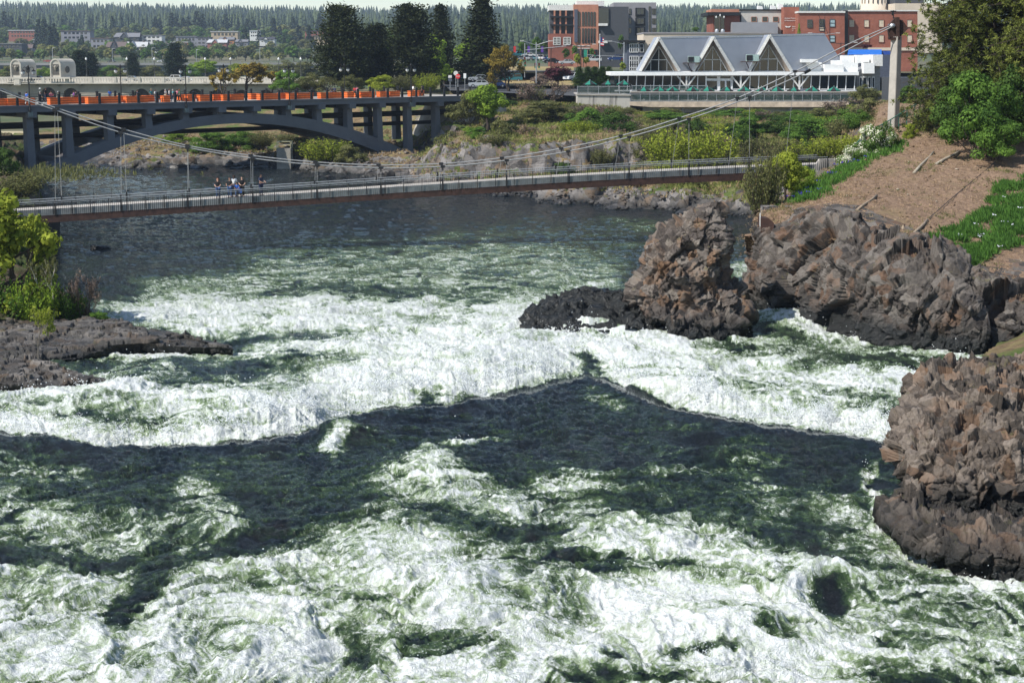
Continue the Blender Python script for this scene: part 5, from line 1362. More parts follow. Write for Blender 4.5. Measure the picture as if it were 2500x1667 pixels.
plant('shrub', 2200, 330, 135, 60, 60, L_OLIVE, "olive undergrowth immediately right of the pylon foot", var=1)
plant('broad', 1918, 500, 98, 110, 142, L_YELLOW, "bright yellow green small tree on the edge of the dry slope by the footbridge", var=1)
plant('shrub', 1965, 475, 101, 80, 60, L_BRIGHT, "lime shrub on the slope edge right of the yellow green tree", var=1)
plant('willow', 1868, 520, 96, 90, 150, L_OLIVE, "slender olive willow beside the broken brick wall")
plant('shrub', 1895, 528, 95, 50, 28, L_DEEP, "low dark green plant on the brick wall top")
# ---- left foreground
plant('sparse', 12, 790, 86, 350, 420, L_YELLOW, "leaning yellow green maple with dark trunk at the left edge", var=0)
plant('sparse', 70, 700, 100, 150, 235, L_YELLOW, "yellow green young maple over the left end of the footbridge", var=1)
plant('willow', 10, 795, 84, 210, 130, L_GREEN, "dense green bush under the maple at the left edge")
plant('willow', 88, 792, 83, 100, 130, L_BRIGHT, "fine leaved lime shrub in front of the pale stems")
plant('willow', 160, 792, 84, 90, 100, L_GREEN, "green shrub at the foot of the white stems")
plant('sapling', 132, 795, 83, 50, 215, L_OLIVE, "white barked bare sapling rising over the bushes, right one", bark=M_BARKW)
plant('sapling', 120, 795, 83.5, 60, 190, L_OLIVE, "white barked bare sapling rising over the bushes, left one", bark=M_BARKW, var=1)
plant('bare', 205, 790, 84, 70, 150, L_DRY, "dark bare twiggy shrub nearest the water at left", bark=M_BARK)
plant('shrub', 240, 798, 83, 70, 36, L_GREEN, "small green plant at the tip of the bushes on the slab")
plant('sapling', 93, 890, 71.5, 70, 190, L_YELLOW, "small lone tree with thin trunk growing on the lower wet slab", bark=M_BARKG)
plant('shrub', 5, 440, 140, 80, 70, L_DEEP, "dark green bush below the left end of the arch bridge")
plant('bare', 80, 455, 135, 30, 40, L_OLIVE, "thin bare shrub in front of the arch foot at left")
plant('willow', 25, 478, 125, 150, 60, L_OLIVE, "olive scrub on the mound beyond the footbridge at left")
# ================================================================== FAR TOWN AND FOREST HILLS
def far_z(d, px):
    y = np.interp(d, [330, 420, 800, 900, 1000, 1200, 1500, 1800, 2400, 3000, 3300], [178, 172, 160, 150, 140, 122, 92, 78, 56, 41, 44])
    y = y + np.interp(px, [-400, 0, 600, 900, 1250, 1600, 2100, 2900], [-14, -10, 0, 4, -2, -2, -6, -8]) * np.clip((d - 1000) / 1500, 0, 1)
    return 16 + (145 - y) / F * d
ds = np.concatenate([np.linspace(322, 1000, 40), np.linspace(1030, 3300, 70)])
pxs = np.linspace(-700, 3200, 120)
DD, PP = np.meshgrid(ds, pxs, indexing='ij')
ZZ = far_z(DD, PP) + 3.5 * fbm(PP / 160, DD / 300, 3, 5) * np.clip((DD - 900) / 900, 0, 3)
# the river gorge under the two far bridges
lm = 1 - sstep(1010, 1110, PP)
low = np.where(DD < 450, 0.5, 6.5)
ZZ = ZZ * (1 - lm * (DD < 815)) + low * lm * (DD < 815)
XX = (PP - 1250) / F * DD
V = np.stack([XX, DD, ZZ], -1).reshape(-1, 3)
M_FARG = soil_mat("far_ground", (.07, .07, .04), (.16, .14, .08), (.05, .08, .03), .8, .02, bump=0)
tag(link("hills", np_mesh("hills", V, grid_faces(len(pxs), len(ds)), M_FARG, True)), kind='structure')
# one wide sheet under everything, out to the horizon
g = MB().quad((-6000, 300, 1.0), (6000, 300, 1.0), (6000, 7000, 1.0), (-6000, 7000, 1.0)); o = link("ground", g.mesh("ground", M_FARG)); tag(o, kind='structure')

def cone_forest(name, px, d, hgt, wid, mat, seed):
    """one mesh of many ragged conifers"""
    g = np.random.default_rng(seed); n = len(px)
    zb = far_z(d, px) - 1.0; xb = (px - 1250) / F * d
    lay, k = 6, 6
    Vs = []; Fs = []; Tn = []
    ang = np.linspace(0, 2 * np.pi, k, endpoint=False)
    for L in range(lay):
        z0 = .10 + .90 * L / lay; z1 = min(1.0, z0 + .26)
        r = (1 - z0) ** .8 * .5
        a = ang[None] + g.random((n, 1)) * 6
        rr = r * (.65 + .6 * g.random((n, k)))
        ring = np.stack([xb[:, None] + np.cos(a) * rr * wid[:, None], d[:, None] + np.sin(a) * rr * wid[:, None], zb[:, None] + (z0 - .05 * g.random((n, k))) * hgt[:, None]], -1)
        top = np.stack([xb + g.normal(size=n) * .02 * wid, d, zb + z1 * hgt], -1)[:, None]
        base = sum(len(v) for v in Vs)
        Vs.append(np.concatenate([ring, top], 1).reshape(-1, 3))
        i0 = base + np.arange(n)[:, None] * (k + 1)
        f = np.stack([i0 + np.arange(k), i0 + (np.arange(k) + 1) % k, i0 + k + 0 * np.arange(k)], -1).reshape(-1, 3); Fs.append(f)
        Tn.append(np.repeat(g.random(n), k + 1))
    t0 = np.repeat(g.random(n)[None], lay, 0)
    V = np.concatenate(Vs); Fc = np.concatenate(Fs); tn = np.concatenate([np.repeat(t0[i], k + 1) for i in range(lay)]) * .8 + .2 * np.concatenate(Tn)
    return np_mesh(name, V, Fc, mat, False, {'tone': tn})
L_HILL = leaf_mat("hill_conifers", (.014, .026, .016), (.095, .12, .055), .1)
g = np.random.default_rng(3)
n = 20000
px = -600 + 3700 * g.random(n); d0 = np.where(px > 830, 1000, 1500); d = d0 + (3200 - d0) * g.random(n) ** .95
dens = fbm(px / 130, d / 130, 3, 8) + .35 * (d > 1900) + .25 * (px > 900) + .2
keep = g.random(n) < np.clip(.55 + 1.1 * dens, .05, 1); px, d = px[keep], d[keep]
h = 10 + 17 * g.random(len(px)) ** 1.3 + 3 * fbm(px / 60, d / 90, 2, 77); w = h * (.26 + .22 * g.random(len(px)))
o = link("hillside_forest", cone_forest("hillside_forest", px, d, h, w, L_HILL, 4)); tag(o, "blue green conifer forest covering the far hills up to the skyline", "forest", kind='stuff')
# trees one can tell apart: a few shared shapes copied one by one
def small_tree(kind):
    g = np.random.default_rng(len(kind) * 13)
    if kind in ('con', 'con2'):
        mb = MB(); mb.tube([(0, 0, -.08), (0, 0, .9)], .014, 5, .004)
        bl = []
        for z in np.linspace(.12, .96, 15):
            R_ = .27 * (1 - z) ** .7 + .02
            for j in range(int(4 + 9 * (1 - z))):
                a = g.random() * 6.28; rr = R_ * (.4 + .6 * g.random()); bl.append([math.cos(a) * rr, math.sin(a) * rr, z - .1 * rr, .045 + .03 * (1 - z)])
        global rng; rng = g
        V, Fc, tn = leaf_blobs(bl, 12, .030, .6)
    else:
        mb = MB(); mb.tube([(0, 0, -.08), (0, 0, .5)], .025, 5, .012); bl = []
        for i in range(40):
            dd = g.normal(size=3); dd /= np.linalg.norm(dd); rr = g.random() ** .35
            bl.append([dd[0] * .40 * rr, dd[1] * .40 * rr, .56 + dd[2] * .34 * rr, .10 + .07 * g.random()])
        rng = g
        V, Fc, tn = leaf_blobs(bl, 34, .042, .6)
    return mb, V, Fc, tn
ST = {k: small_tree(k) for k in ('con', 'con2', 'dec', 'deca')}
STM = {}
def far_tree(kind, px, d, hpx, wpx, mat, label, group, z=None, sink=0):
    key = (kind, mat.name)
    if key not in STM:
        mb, V, Fc, tn = ST[kind]; STM[key] = (mb.mesh("trunk", M_BARK), np_mesh("crown", V, Fc, mat, False, {'tone': tn}))
    tm, cm = STM[key]
    zb = float(far_z(np.array(d), np.array(px))) if z is None else z
    r = empty("conifer_tree" if kind.startswith('con') else "leafy_tree", ((px - 1250) / F * d, d, zb), label, "tree", group, (px * 3.1) % 6.28)
    h = hpx / F * d; w = wpx / F * d / (.55 if kind.startswith('con') else .95)
    r.scale = (w, w, h); link("trunk", tm, r); link("crown", cm, r)
    return r
g = np.random.default_rng(21)
k = 0
LFG = [L_FAR, L_FARY, L_GREEN, L_OLIVE, L_FAR, L_DEEP]
LN = ["muted green", "yellowish", "fresh green", "olive", "soft green", "deep green"]
for (dd, n, hmin, hmax, x0, x1, txt) in [(880, 46, 20, 34, -30, 800, "just above the highway bridge"), (1010, 40, 18, 32, -30, 800, "among the lowest far houses"), (1130, 36, 18, 30, -20, 800, "between the far houses"), (1280, 42, 20, 34, -20, 820, "above the far roofs"), (1420, 36, 20, 32, -20, 820, "at the foot of the forest hill")]:
    for i in range(int(n * 1.0)):
        px = x0 + (x1 - x0) * (i + g.random()) / n; m = g.integers(0, 6); h = 1.15 * (hmin + (hmax - hmin) * g.random() ** 1.5)
        far_tree('dec' if i % 2 else 'deca', px, dd + 60 * g.random(), h, h * (.9 + .5 * g.random()), LFG[m], f"{LN[m]} leafy tree {txt}", f"{LN[m]} trees {txt}")
CONS = [(8, 1500, 56), (28, 1480, 60), (45, 1490, 50), (65, 1500, 44), (84, 1500, 40), (108, 1150, 76), (122, 1140, 78), (135, 1120, 66), (146, 1130, 70), (168, 1500, 40), (192, 1480, 34), (287, 1450, 54), (212, 1020, 52), (205, 1030, 40), (330, 1030, 40), (390, 1500, 48), (400, 1500, 44), (430, 1490, 58), (442, 1480, 52),
        (458, 1480, 48), (470, 1480, 50), (492, 1500, 62), (505, 1500, 54), (528, 1490, 44), (560, 1490, 56), (590, 1500, 40), (605, 1150, 60), (612, 1500, 44), (628, 1500, 42), (675, 1400, 56), (690, 1400, 40), (722, 1500, 50), (735, 1200, 60), (760, 1150, 64), (785, 1480, 60), (796, 1480, 48), (640, 1200, 46), (700, 1100, 44), (770, 1000, 50), (720, 980, 40), (1115, 1500, 40), (1240, 1500, 36)]
for i, (px, dd, h) in enumerate(CONS):
    far_tree('con' if i % 2 else 'con2', px, dd, h, h * (.42 + .15 * g.random()), L_SPRUCE, "dark conifer above the lighter far trees" if dd > 1300 else "dark conifer among the far houses", "dark conifers of the far town, upper rows" if dd > 1300 else "dark conifers among the far houses")
# ---------------------------------------------------------------- houses
M_ROOFS = [simple("roof_grey", (.16, .16, .17), .9), simple("roof_brown", (.12, .09, .08), .9), simple("roof_light", (.42, .42, .42), .8), simple("roof_dark", (.05, .05, .06), .9)]
WALLC = {"white": (.62, .61, .58), "grey": (.22, .22, .24), "brick red": (.26, .10, .07), "tan": (.38, .30, .20), "dark": (.06, .065, .07), "orange": (.45, .20, .09)}
def house(px, py, d, wpx, hpx, wall, roof, pitched, label, floors=2, nwin=4):
    p = W(px, py, d); w = wpx / F * d; h = hpx / F * d; dp = min(12, w * .8)
    r = empty("house" if pitched else "apartment_block", p, label, "house" if pitched else "apartment block")
    wm = simple("wall_" + wall.replace(' ', '_'), WALLC[wall], .85)
    hw = h * (.62 if pitched else .94)
    link("wall", MB().box((0, dp / 2, hw / 2 - 1.5), (w, dp, hw + 3)).mesh("wall", wm), r)
    m = MB()
    if pitched:
        m.prism([(-w * .55, -.6, hw), (w * .55, -.6, hw), (w * .5, dp / 2, h), (-w * .5, dp / 2, h)], (0, 0, .25)); m.prism([(-w * .55, dp + .6, hw), (w * .55, dp + .6, hw), (w * .5, dp / 2, h), (-w * .5, dp / 2, h)], (0, 0, .25))
        m2 = MB(); m2.prism([(-w * .25, -1.2, hw * .9), (w * .05, -1.2, hw * .9), (-w * .1, -1.2, h * .98)], (0, 1.2 + dp * .45, 0)); link("gable", m2.mesh("gable", wm), r)
        m3 = MB(); m3.prism([(-w * .29, -1.5, hw * .86), (-w * .1, -1.5, h * 1.02), (-w * .1, -1.5, h * 1.08), (-w * .31, -1.5, hw * .9)], (0, 1.6 + dp * .4, 0)); m3.prism([(w * .09, -1.5, hw * .86), (-w * .1, -1.5, h * 1.02), (-w * .1, -1.5, h * 1.08), (w * .11, -1.5, hw * .9)], (0, 1.6 + dp * .4, 0))
        link("gable_roof", m3.mesh("gable_roof", M_ROOFS[roof]), r)
    else: m.box((0, dp / 2, hw + .25), (w * 1.05, dp * 1.08, .6))
    ro = link("roof", m.mesh("roof", M_ROOFS[roof]), r)
    link("chimney", MB().box((w * .3, dp * .5, h + .3), (.9, .9, 1.8)).mesh("chimney", M_ROOFS[1]), ro)
    for f in range(floors):
        for i in range(nwin):
            x = (-.42 + .84 * (i + .5) / nwin) * w; z = hw * (f + .55) / floors
            wn_ = link("window", MB().box((x, -.05, z), (w * .5 / nwin, .16, hw * .42 / floors)).mesh("window", M_GLASS), r)
    return r
HS = [(26, 145, 1000, 56, 38, 'dark', 0, 0, "black flat roofed apartment block at the left edge of the far town", 3, 5), (66, 134, 1040, 26, 24, 'grey', 1, 1, "small grey house right of the black apartment block"), (55, 93, 1200, 66, 18, 'brick red', 2, 0, "long brick red flat roofed block high in the far town", 2, 8),
      (185, 98, 1180, 70, 22, 'grey', 1, 0, "long brown roofed block behind the tall pair of conifers", 2, 6), (100, 112, 1150, 36, 20, 'grey', 0, 1, "grey gabled house left of the tall pair of conifers"), (245, 120, 1100, 44, 26, 'grey', 1, 0, "small grey block in the middle of the far town"), (283, 138, 1040, 46, 34, 'dark', 1, 1, "dark gabled house above the highway bridge"),
      (330, 136, 1060, 56, 32, 'white', 2, 1, "white gabled house with pale roof in the middle of the far town"), (310, 108, 1180, 58, 26, 'dark', 0, 1, "dark house with steep grey gables in the far town"), (385, 126, 1100, 60, 18, 'white', 2, 0, "long low white block right of the white gabled house", 1, 7), (370, 105, 1190, 50, 18, 'white', 0, 0, "white block with grey roof behind the round green tree"),
      (455, 104, 1180, 50, 14, 'grey', 0, 0, "low grey roofed block right of the round green tree", 1, 5), (497, 118, 1130, 34, 26, 'grey', 3, 0, "grey block with balconies in the far town", 3, 3), (530, 118, 1120, 46, 20, 'brick red', 2, 1, "brick red house with pale roof"), (553, 108, 1160, 36, 16, 'orange', 0, 1, "orange fronted small house in the far town"), (548, 92, 1240, 64, 14, 'tan', 2, 0, "long pale flat roofed building high in the far town", 1, 6),
      (622, 92, 1220, 24, 16, 'white', 2, 0, "small white cubic building near the dark conifers"), (652, 104, 1160, 36, 12, 'white', 3, 1, "small white house with skylight roof"), (440, 114, 1120, 46, 10, 'orange', 2, 0, "low orange roofed building among the trees", 1, 4), (775, 88, 1200, 60, 12, 'brick red', 3, 0, "low red brown building behind the first pine", 1, 8), (790, 102, 1150, 50, 14, 'tan', 1, 0, "pinkish building lower behind the first pine", 1, 6), (590, 112, 1130, 30, 14, 'grey', 0, 1, "little grey gabled house near the right of the far town"),
      (390, 140, 1000, 30, 12, 'white', 2, 1, "low white roofed shed just above the highway bridge")]
for hsp in HS: house(*hsp)
# ---------------------------------------------------------------- air
hz = bpy.data.materials.new("air"); hz.use_nodes = True; nt = hz.node_tree; nt.nodes.clear()
om = nt.nodes.new("ShaderNodeOutputMaterial"); pv = nt.nodes.new("ShaderNodeVolumePrincipled")
pv.inputs['Color'].default_value = (.66, .80, 1.0, 1); pv.inputs['Density'].default_value = HAZE; pv.inputs['Anisotropy'].default_value = 0.2
nt.links.new(pv.outputs[0], om.inputs['Volume'])
b = MB().box((0, 1700, 112), (7000, 3700, 242)); o = link("haze", b.mesh("haze", hz)); tag(o, kind='stuff')
# ================================================================== THE RESTAURANT WITH THREE GABLES
DR = 275.0
def rp(px, py, d=DR, dd=0.0): p = W(px, py, d); return Vector((p.x, p.y + dd, p.z))
M_ROOF = NT("corrugated_roof"); 
def _roof():
    t = M_ROOF; co = t.coord(); wv = t.n('TexWave', i_Scale=1.6, wave_type='BANDS', bands_direction='X'); t.l(co, wv.inputs['Vector'])
    t.col(t.mix(t.noise(.6, 5), (.26, .28, .32), (.36, .38, .42))); t.set(.55, .3, .4); t.bump(wv.outputs['Fac'], .6, .06); return t.m
M_ROOFM = _roof()
M_SIDING = simple("grey_siding", (.20, .20, .20), .85, var=.2, scale=2)
M_TANW = simple("tan_timber_edge", (.50, .40, .30), .9, var=.3, scale=.8)
M_SOFF = simple("brown_soffit", (.24, .20, .165), .9)
M_FRAME = simple("white_frame", (.66, .67, .67), .6)
rs = empty("restaurant", (rp(1790, 248).x, DR, rp(1790, 248).z), "long glazed restaurant with three steep triangular gables above a terrace over the far bank", "restaurant")
# body behind the glass
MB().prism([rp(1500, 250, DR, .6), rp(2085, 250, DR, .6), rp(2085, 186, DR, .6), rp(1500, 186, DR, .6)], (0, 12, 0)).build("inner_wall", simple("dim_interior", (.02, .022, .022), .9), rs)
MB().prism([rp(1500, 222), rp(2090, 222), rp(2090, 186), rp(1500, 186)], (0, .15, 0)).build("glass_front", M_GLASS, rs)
mb = MB()
x = 1512
while x < 2092:
    if not (1722 < x < 1786): mb.bar(rp(x - 2.2, 223, DR, -.15), rp(x, 185, DR, -.15), .16)
    x += 21.3
mb.bar(rp(1500, 222, DR, -.12), rp(2090, 222, DR, -.12), .3); mb.bar(rp(1560, 218, DR, -.1), rp(2090, 218, DR, -.1), .1)
mb.build("mullions", M_FRAME, rs)
mb = MB(); mb.prism([rp(1722, 223, DR, -.2), rp(1786, 223, DR, -.2), rp(1786, 186, DR, -.2), rp(1722, 186, DR, -.2)], (0, .12, 0)); dm = mb.build("door_frame", M_FRAME, rs)
for x0, x1, y0, y1 in [(1725, 1750, 198, 221), (1758, 1769, 198, 221), (1773, 1783, 198, 221), (1726, 1750, 187, 192), (1758, 1783, 187, 192)]:
    o = MB().prism([rp(x0, y1, DR, -.26), rp(x1, y1, DR, -.26), rp(x1, y0, DR, -.26), rp(x0, y0, DR, -.26)], (0, .05, 0)).build("pane", M_GLASS, None); 
    me_ = o.data; o.parent = dm; o.location = Vector(o.location) - Vector(rs.location)
# eaves band
MB().prism([rp(1490, 185, DR, -1.2), rp(2093, 184, DR, -1.2), rp(2093, 175.5, DR, -1.2), rp(1490, 176.5, DR, -1.2)], (0, 14, 0)).build("eaves_band", M_WHITE, rs)
for px in (1675, 1807, 1950):
    mb = MB(); mb.bar(rp(px, 222, DR, -.6), rp(px, 186, DR, -.6), .3)
    for s_ in (-1, 1): mb.bar(rp(px, 214, DR, -.5), rp(px + s_ * 22, 186, DR, -.5), .45, .25)
    mb.build("brace", M_OFFW, rs)

# gables
GB = [(1606, 94, 1562, 1658), (1738, 92.5, 1691.5, 1790), (1875, 88.5, 1828, 1931)]
RV = Vector((12.4, 6.5, .35))
for i, (ax_, ay, lx, rx) in enumerate(GB):
    A, Lb, Rb = rp(ax_, ay, DR, -1.5), rp(lx, 175, DR, -.6), rp(rx, 175, DR, -.6)
    V_ = RV if i < 2 else Vector((11.8, 6.5, .35))
    rl = MB(); rl.prism([A, A + V_, Rb + V_, Rb], (0, 0, .25)); rl.prism([A, Lb, Lb + Vector((0, 9, 0)), A + Vector((0, 9, 0))], (0, 0, .25)); ro = rl.build("gable_roof", M_ROOFM, rs)
    mb = MB()
    for p in (Lb, Rb): mb.bar(A + Vector((0, -.15, .1)), p + Vector((0, -.15, .1)), .22, .55)
    mb.bar(A, A + V_, .2); mb.build("bargeboards", M_OFFW, rs)
    cx = (Lb + Rb) / 2
    def tri(k, yy, py0=0.0): return [Vector((cx.x + (Lb.x - cx.x) * k, yy, cx.z + py0)), Vector((cx.x + (Rb.x - cx.x) * k, yy, cx.z + py0)), Vector((A.x + .35, yy, cx.z + (A.z - cx.z) * k))]
    o_, in_ = tri(.97, DR - .4), tri(.74, DR + 1.4)
    mb = MB()
    for a, b in ((0, 2), (2, 1)): mb.prism([o_[a], o_[b], in_[b], in_[a]], (0, .08, 0))
    mb.build("soffit", M_SOFF, rs)
    g_ = tri(.76, DR + 1.3); gl = MB().prism(g_, (0, .1, 0)).build("gable_window", M_GLASS, rs)
    fr = MB(); yy = DR + 1.15
    gl_, gr_, ga_ = [Vector((p.x, yy, p.z)) for p in g_]
    fr.bar(gl_, ga_, .14); fr.bar(gr_, ga_, .14); fr.bar(gl_, gr_, .2)
    fr.bar(Vector((ga_.x, yy, gl_.z)), ga_, .12); hm = .46
    a1 = gl_.lerp(ga_, hm); b1 = gr_.lerp(ga_, hm); fr.bar(a1, b1, .12)
    for q in (a1, b1): fr.bar(q, Vector((q.x, yy, gl_.z)), .1)
    link("window_frame", fr.mesh("window_frame", M_FRAME, rs.location), gl)
# rooftop units
for (x0, x1, y0, y1, lab) in [(1671, 1706, 138, 153, "rusty rooftop air unit on a platform between the first two gables"), (1812, 1850, 134, 150, "pale green rooftop air unit between the last two gables")]:
    p = rp((x0 + x1) / 2, y1, DR, -.8); r = empty("air_unit", p, lab, "air conditioner"); w = (x1 - x0) / F * DR; h = (y1 - y0) / F * DR
    link("casing", MB().box((w * .1, 0, h / 2), (w * .75, 1.4, h)).mesh("casing", simple("unit_green", (.30, .40, .37), .7)), r)
    link("grille", MB().box((-w * .12, -.75, h / 2), (w * .38, .1, h * .8)).mesh("grille", M_BLACK), r)
    m = MB(); m.box((0, 0, -.12), (w * 1.2, 1.8, .15)); m.bar((-w * .3, 0, -.1), (0, .5, -1.8), .12); m.bar((w * .3, 0, -.1), (0, .5, -1.8), .12); link("platform", m.mesh("platform", M_RUST), r)
mb = MB()
for x0, x1, y0, y1, dd in [(1955, 1995, 145, 153, 0), (1955, 2010, 153, 176, 2), (2012, 2058, 158, 176, 0), (2050, 2096, 154, 176, 1), (2066, 2096, 136, 156, 4), (2098, 2132, 135, 155, 3), (2107, 2133, 154, 180, 0), (2040, 2060, 148, 160, 3), (2114, 2127, 141, 152, 2.2)]:
    mb.prism([rp(x0, y1, DR, dd - .6), rp(x1, y1, DR, dd - .6), rp(x1, y0, DR, dd - .6), rp(x0, y0, DR, dd - .6)], (0, 2.0, 0))
mb.build("roof_parapets", M_WHITE, rs)
MB().prism([rp(2094, 225, DR, 1), rp(2152, 222, DR, 1), rp(2152, 160, DR, 1), rp(2094, 180, DR, 1)], (0, 12, 0)).build("side_wing", M_SIDING, rs)
mb = MB(); mb.prism([rp(2132, 162, DR, .3), rp(2156, 162, DR, .3), rp(2156, 134, DR, .3), rp(2132, 134, DR, .3)], (0, 8, 0)); mb.build("wing_parapet", M_OFFW, rs)
for x0, x1 in ((2101, 2107), (2109, 2119), (2122, 2129), (2132, 2138)):
    w_ = MB().prism([rp(x0, 216, DR, .9), rp(x1, 216, DR, .9), rp(x1, 188, DR, .9), rp(x0, 188, DR, .9)], (0, .08, 0)).build("window", M_FRAME, rs)
    q = MB().prism([rp(x0 + 1, 214, DR, .86), rp(x1 - 1, 214, DR, .86), rp(x1 - 1, 190, DR, .86), rp(x0 + 1, 190, DR, .86)], (0, .04, 0)); link("pane", q.mesh("pane", M_GLASS, rs.location), w_)
# terrace
DT = 262.0
def tp(px, py, dd=0.0): p = W(px, py, DT); return Vector((p.x, p.y + dd, p.z))
zl = tp(1700, 248).z; zu = W(1500, 222, DR).z
te = empty("restaurant_terrace", (tp(1820, 248).x, DT, zl), "raised restaurant terrace with glass railing, tan timber edge and concrete beam on piers", "terrace")
def slabz(x0, x1, y0, y1, z, th, name, mat, par):
    a, b = WZ(x0, y0, z), WZ(x1, y0, z)
    return MB().prism([(a.x, y0, z - th), (b.x, y0, z - th), (b.x, y1, z - th), (a.x, y1, z - th)], (0, 0, th)).build(name, mat, par)
slabz(1538, 2075, DT, DR - .3, zl, .25, "terrace_floor", M_CONC, te)
MB().prism([tp(1590, 262, -.1), tp(2072, 262, -.1), tp(2072, 249, -.1), tp(1538, 249, -.1), tp(1538, 258, -.1)], (0, .35, 0)).build("timber_edge", M_TANW, te)
MB().prism([tp(1570, 276, 1.0), tp(2040, 276, 1.0), tp(2040, 262, 1.0), tp(1570, 262, 1.0)], (0, .8, 0)).build("concrete_beam", M_CONC_D, te)
for px in (1668, 1793, 1930):
    a = tp(px, 262, 1.4); MB().tube([a, (a.x, a.y, 4.5)], .48, 12).build("pier", M_CONC, te, True)
MB().prism([rp(1540, 249, DR, -.3), rp(2092, 249, DR, -.3), rp(2092, 222, DR, -.3), rp(1540, 222, DR, -.3)], (0, .25, 0)).build("lower_wall", M_SIDING, te)
def glass_rail(pts, n, h, par):
    m = MB(); g = MB()
    for (a, b) in zip(pts[:-1], pts[1:]):
        m.bar(a + up * h, b + up * h, .10); m.bar(a + up * .1, b + up * .1, .06)
        k = max(1, int(round((b - a).length / 1.75)))
        for i in range(k + 1):
            q = a.lerp(b, i / k); m.bar(q, q + up * (h + .0), .08); m.bar(q + up * h, q + up * (h + .25) + Vector((-.12, 0, 0)), .05)
        g.prism([a + up * .12, b + up * .12, b + up * h * .95, a + up * h * .95], (0, .02, 0))
    o = m.build("railing", M_STEEL, par); o2 = g.build("glass_panels", M_PGLASS, par)
za = Vector((0, 0, 0))
glass_rail([tp(1540, 248.5), tp(2075, 248.5)], 40, 1.35, te)
glass_rail([Vector((rp(1540, 222).x, DR - 2.6, zu - .1)), Vector((rp(1722, 222).x, DR - 2.6, zu - .1))], 40, 1.1, te)
slabz(1540, 2092, DR - 2.8, DR - .3, zu - .1, .2, "upper_walkway", M_CONC, te)
# side terrace on the concrete wall
wl = empty("retaining_wall", (tp(1474, 272).x, DT, tp(1474, 272).z - 2), "pale streaked concrete retaining wall carrying the small side terrace", "wall")
t_ = NT("streaked_concrete"); co_ = t_.coord(); mp = t_.n('Mapping'); t_.l(co_, mp.inputs[0]); mp.inputs['Scale'].default_value = (1.2, 1.2, .10)
st_ = t_.noise(1.2, 6, .7, mp.outputs[0]); t_.col(t_.mix(t_.ramp(st_, [(.50, 0.0), (.64, .85)]), (.44, .41, .36), (.12, .11, .10))); t_.set(.9)
MB().prism([tp(1410, 290), tp(1538, 290), tp(1538, 234), tp(1410, 232)], (0, 13, 0)).build("wall", t_.m, wl)
MB().prism([tp(1408, 233, -.2), tp(1540, 234.5, -.2), tp(1540, 231.5, -.2), tp(1408, 230, -.2)], (0, 13.4, 0)).build("coping", M_CONC, wl)
glass_rail([Vector((tp(1410, 231).x, DT, tp(1410, 231).z)), Vector((tp(1538, 231).x, DT, tp(1538, 231).z))], 8, 1.45, wl)
# parasols
def parasol_meshes():
    n = 8; H = 2.5; Rr = 1.35
    c1, c2 = MB(), MB()
    for k in range(n):
        a0, a1 = 2 * math.pi * k / n, 2 * math.pi * (k + 1) / n
        v = [(0, 0, H + .02), (Rr * math.cos(a0), Rr * math.sin(a0), H - .72), (Rr * math.cos(a1), Rr * math.sin(a1), H - .72)]
        (c1 if k % 2 else c2).prism(v, (0, 0, .03))
        e = [(Rr * math.cos(a0), Rr * math.sin(a0), H - .72), (Rr * math.cos(a1), Rr * math.sin(a1), H - .72), (Rr * math.cos(a1), Rr * math.sin(a1), H - .86), (Rr * math.cos(a0), Rr * math.sin(a0), H - .86)]
        (c1 if k % 2 else c2).prism(e, (0, 0, .001))
    p = MB(); p.tube([(0, 0, 0), (0, 0, H + .16)], .035, 6); p.lathe((0, 0, 0), [(.28, 0), (.28, .08), (.06, .12)], 10)
    return c1.mesh("green_panels", simple("parasol_green", (.012, .17, .115), .7)), c2.mesh("black_panels", simple("parasol_black", (.015, .015, .016), .8)), p.mesh("pole", M_WHITE)
PM = parasol_meshes()
def parasol(px, y, zf, label, grp, rz):
    p = WZ(px, y, zf); r = empty("parasol", p, label, "parasol", grp, rz)
    for nm, m in zip(("green_panels", "black_panels", "pole"), PM): link(nm, m, r)
NTH = ["first", "second", "third", "fourth", "fifth", "sixth", "seventh", "eighth", "ninth", "tenth", "eleventh", "twelfth", "thirteenth", "fourteenth", "fifteenth", "sixteenth"]
for i, px in enumerate([1440, 1484, 1523]): parasol(px, DT + 3, W(1440, 231, DT).z, f"green and black parasol on the small side terrace, {NTH[i]} of its three", "parasols on the side terrace", .3 * i)
for i, px in enumerate([1572, 1610, 1642, 1690, 1727, 1773, 1817, 1858, 1896, 1937, 1983, 2035]): parasol(px, DR - 6.5, zl + .05, f"green and black parasol on the long terrace, {NTH[i]} from its left end", "parasols on the long terrace", .2 + .35 * i)
# tables and chairs
def chair_mesh():
    m = MB(); m.box((0, 0, .45), (.46, .46, .05)); m.box((0, .22, .75), (.44, .04, .45))
    for a in (-1, 1):
        for b in (-1, 1): m.bar((a * .2, b * .2, 0), (a * .2, b * .2, .45), .04)
        m.bar((a * .21, -.2, .65), (a * .21, .22, .65), .04); m.bar((a * .2, .22, .45), (a * .2, .22, .97), .04)
    return m.mesh("patio_chair", simple("dark_green_metal", (.012, .03, .025), .5))
CHM = chair_mesh()
tb = MB(); tb.lathe((0, 0, .70), [(.45, 0), (.46, .04)], 14); tb.tube([(0, 0, .03), (0, 0, .70)], .04, 6); tb.lathe((0, 0, 0), [(.28, 0), (.05, .06)], 10); TBM = tb.mesh("patio_table", simple("table_grey", (.35, .36, .35), .5))
pos = [1560, 1575, 1596, 1612, 1636, 1655, 1700, 1720, 1738, 1765, 1783, 1810, 1835, 1858, 1878, 1900, 1925, 1938, 1976, 1992, 2025, 2047]
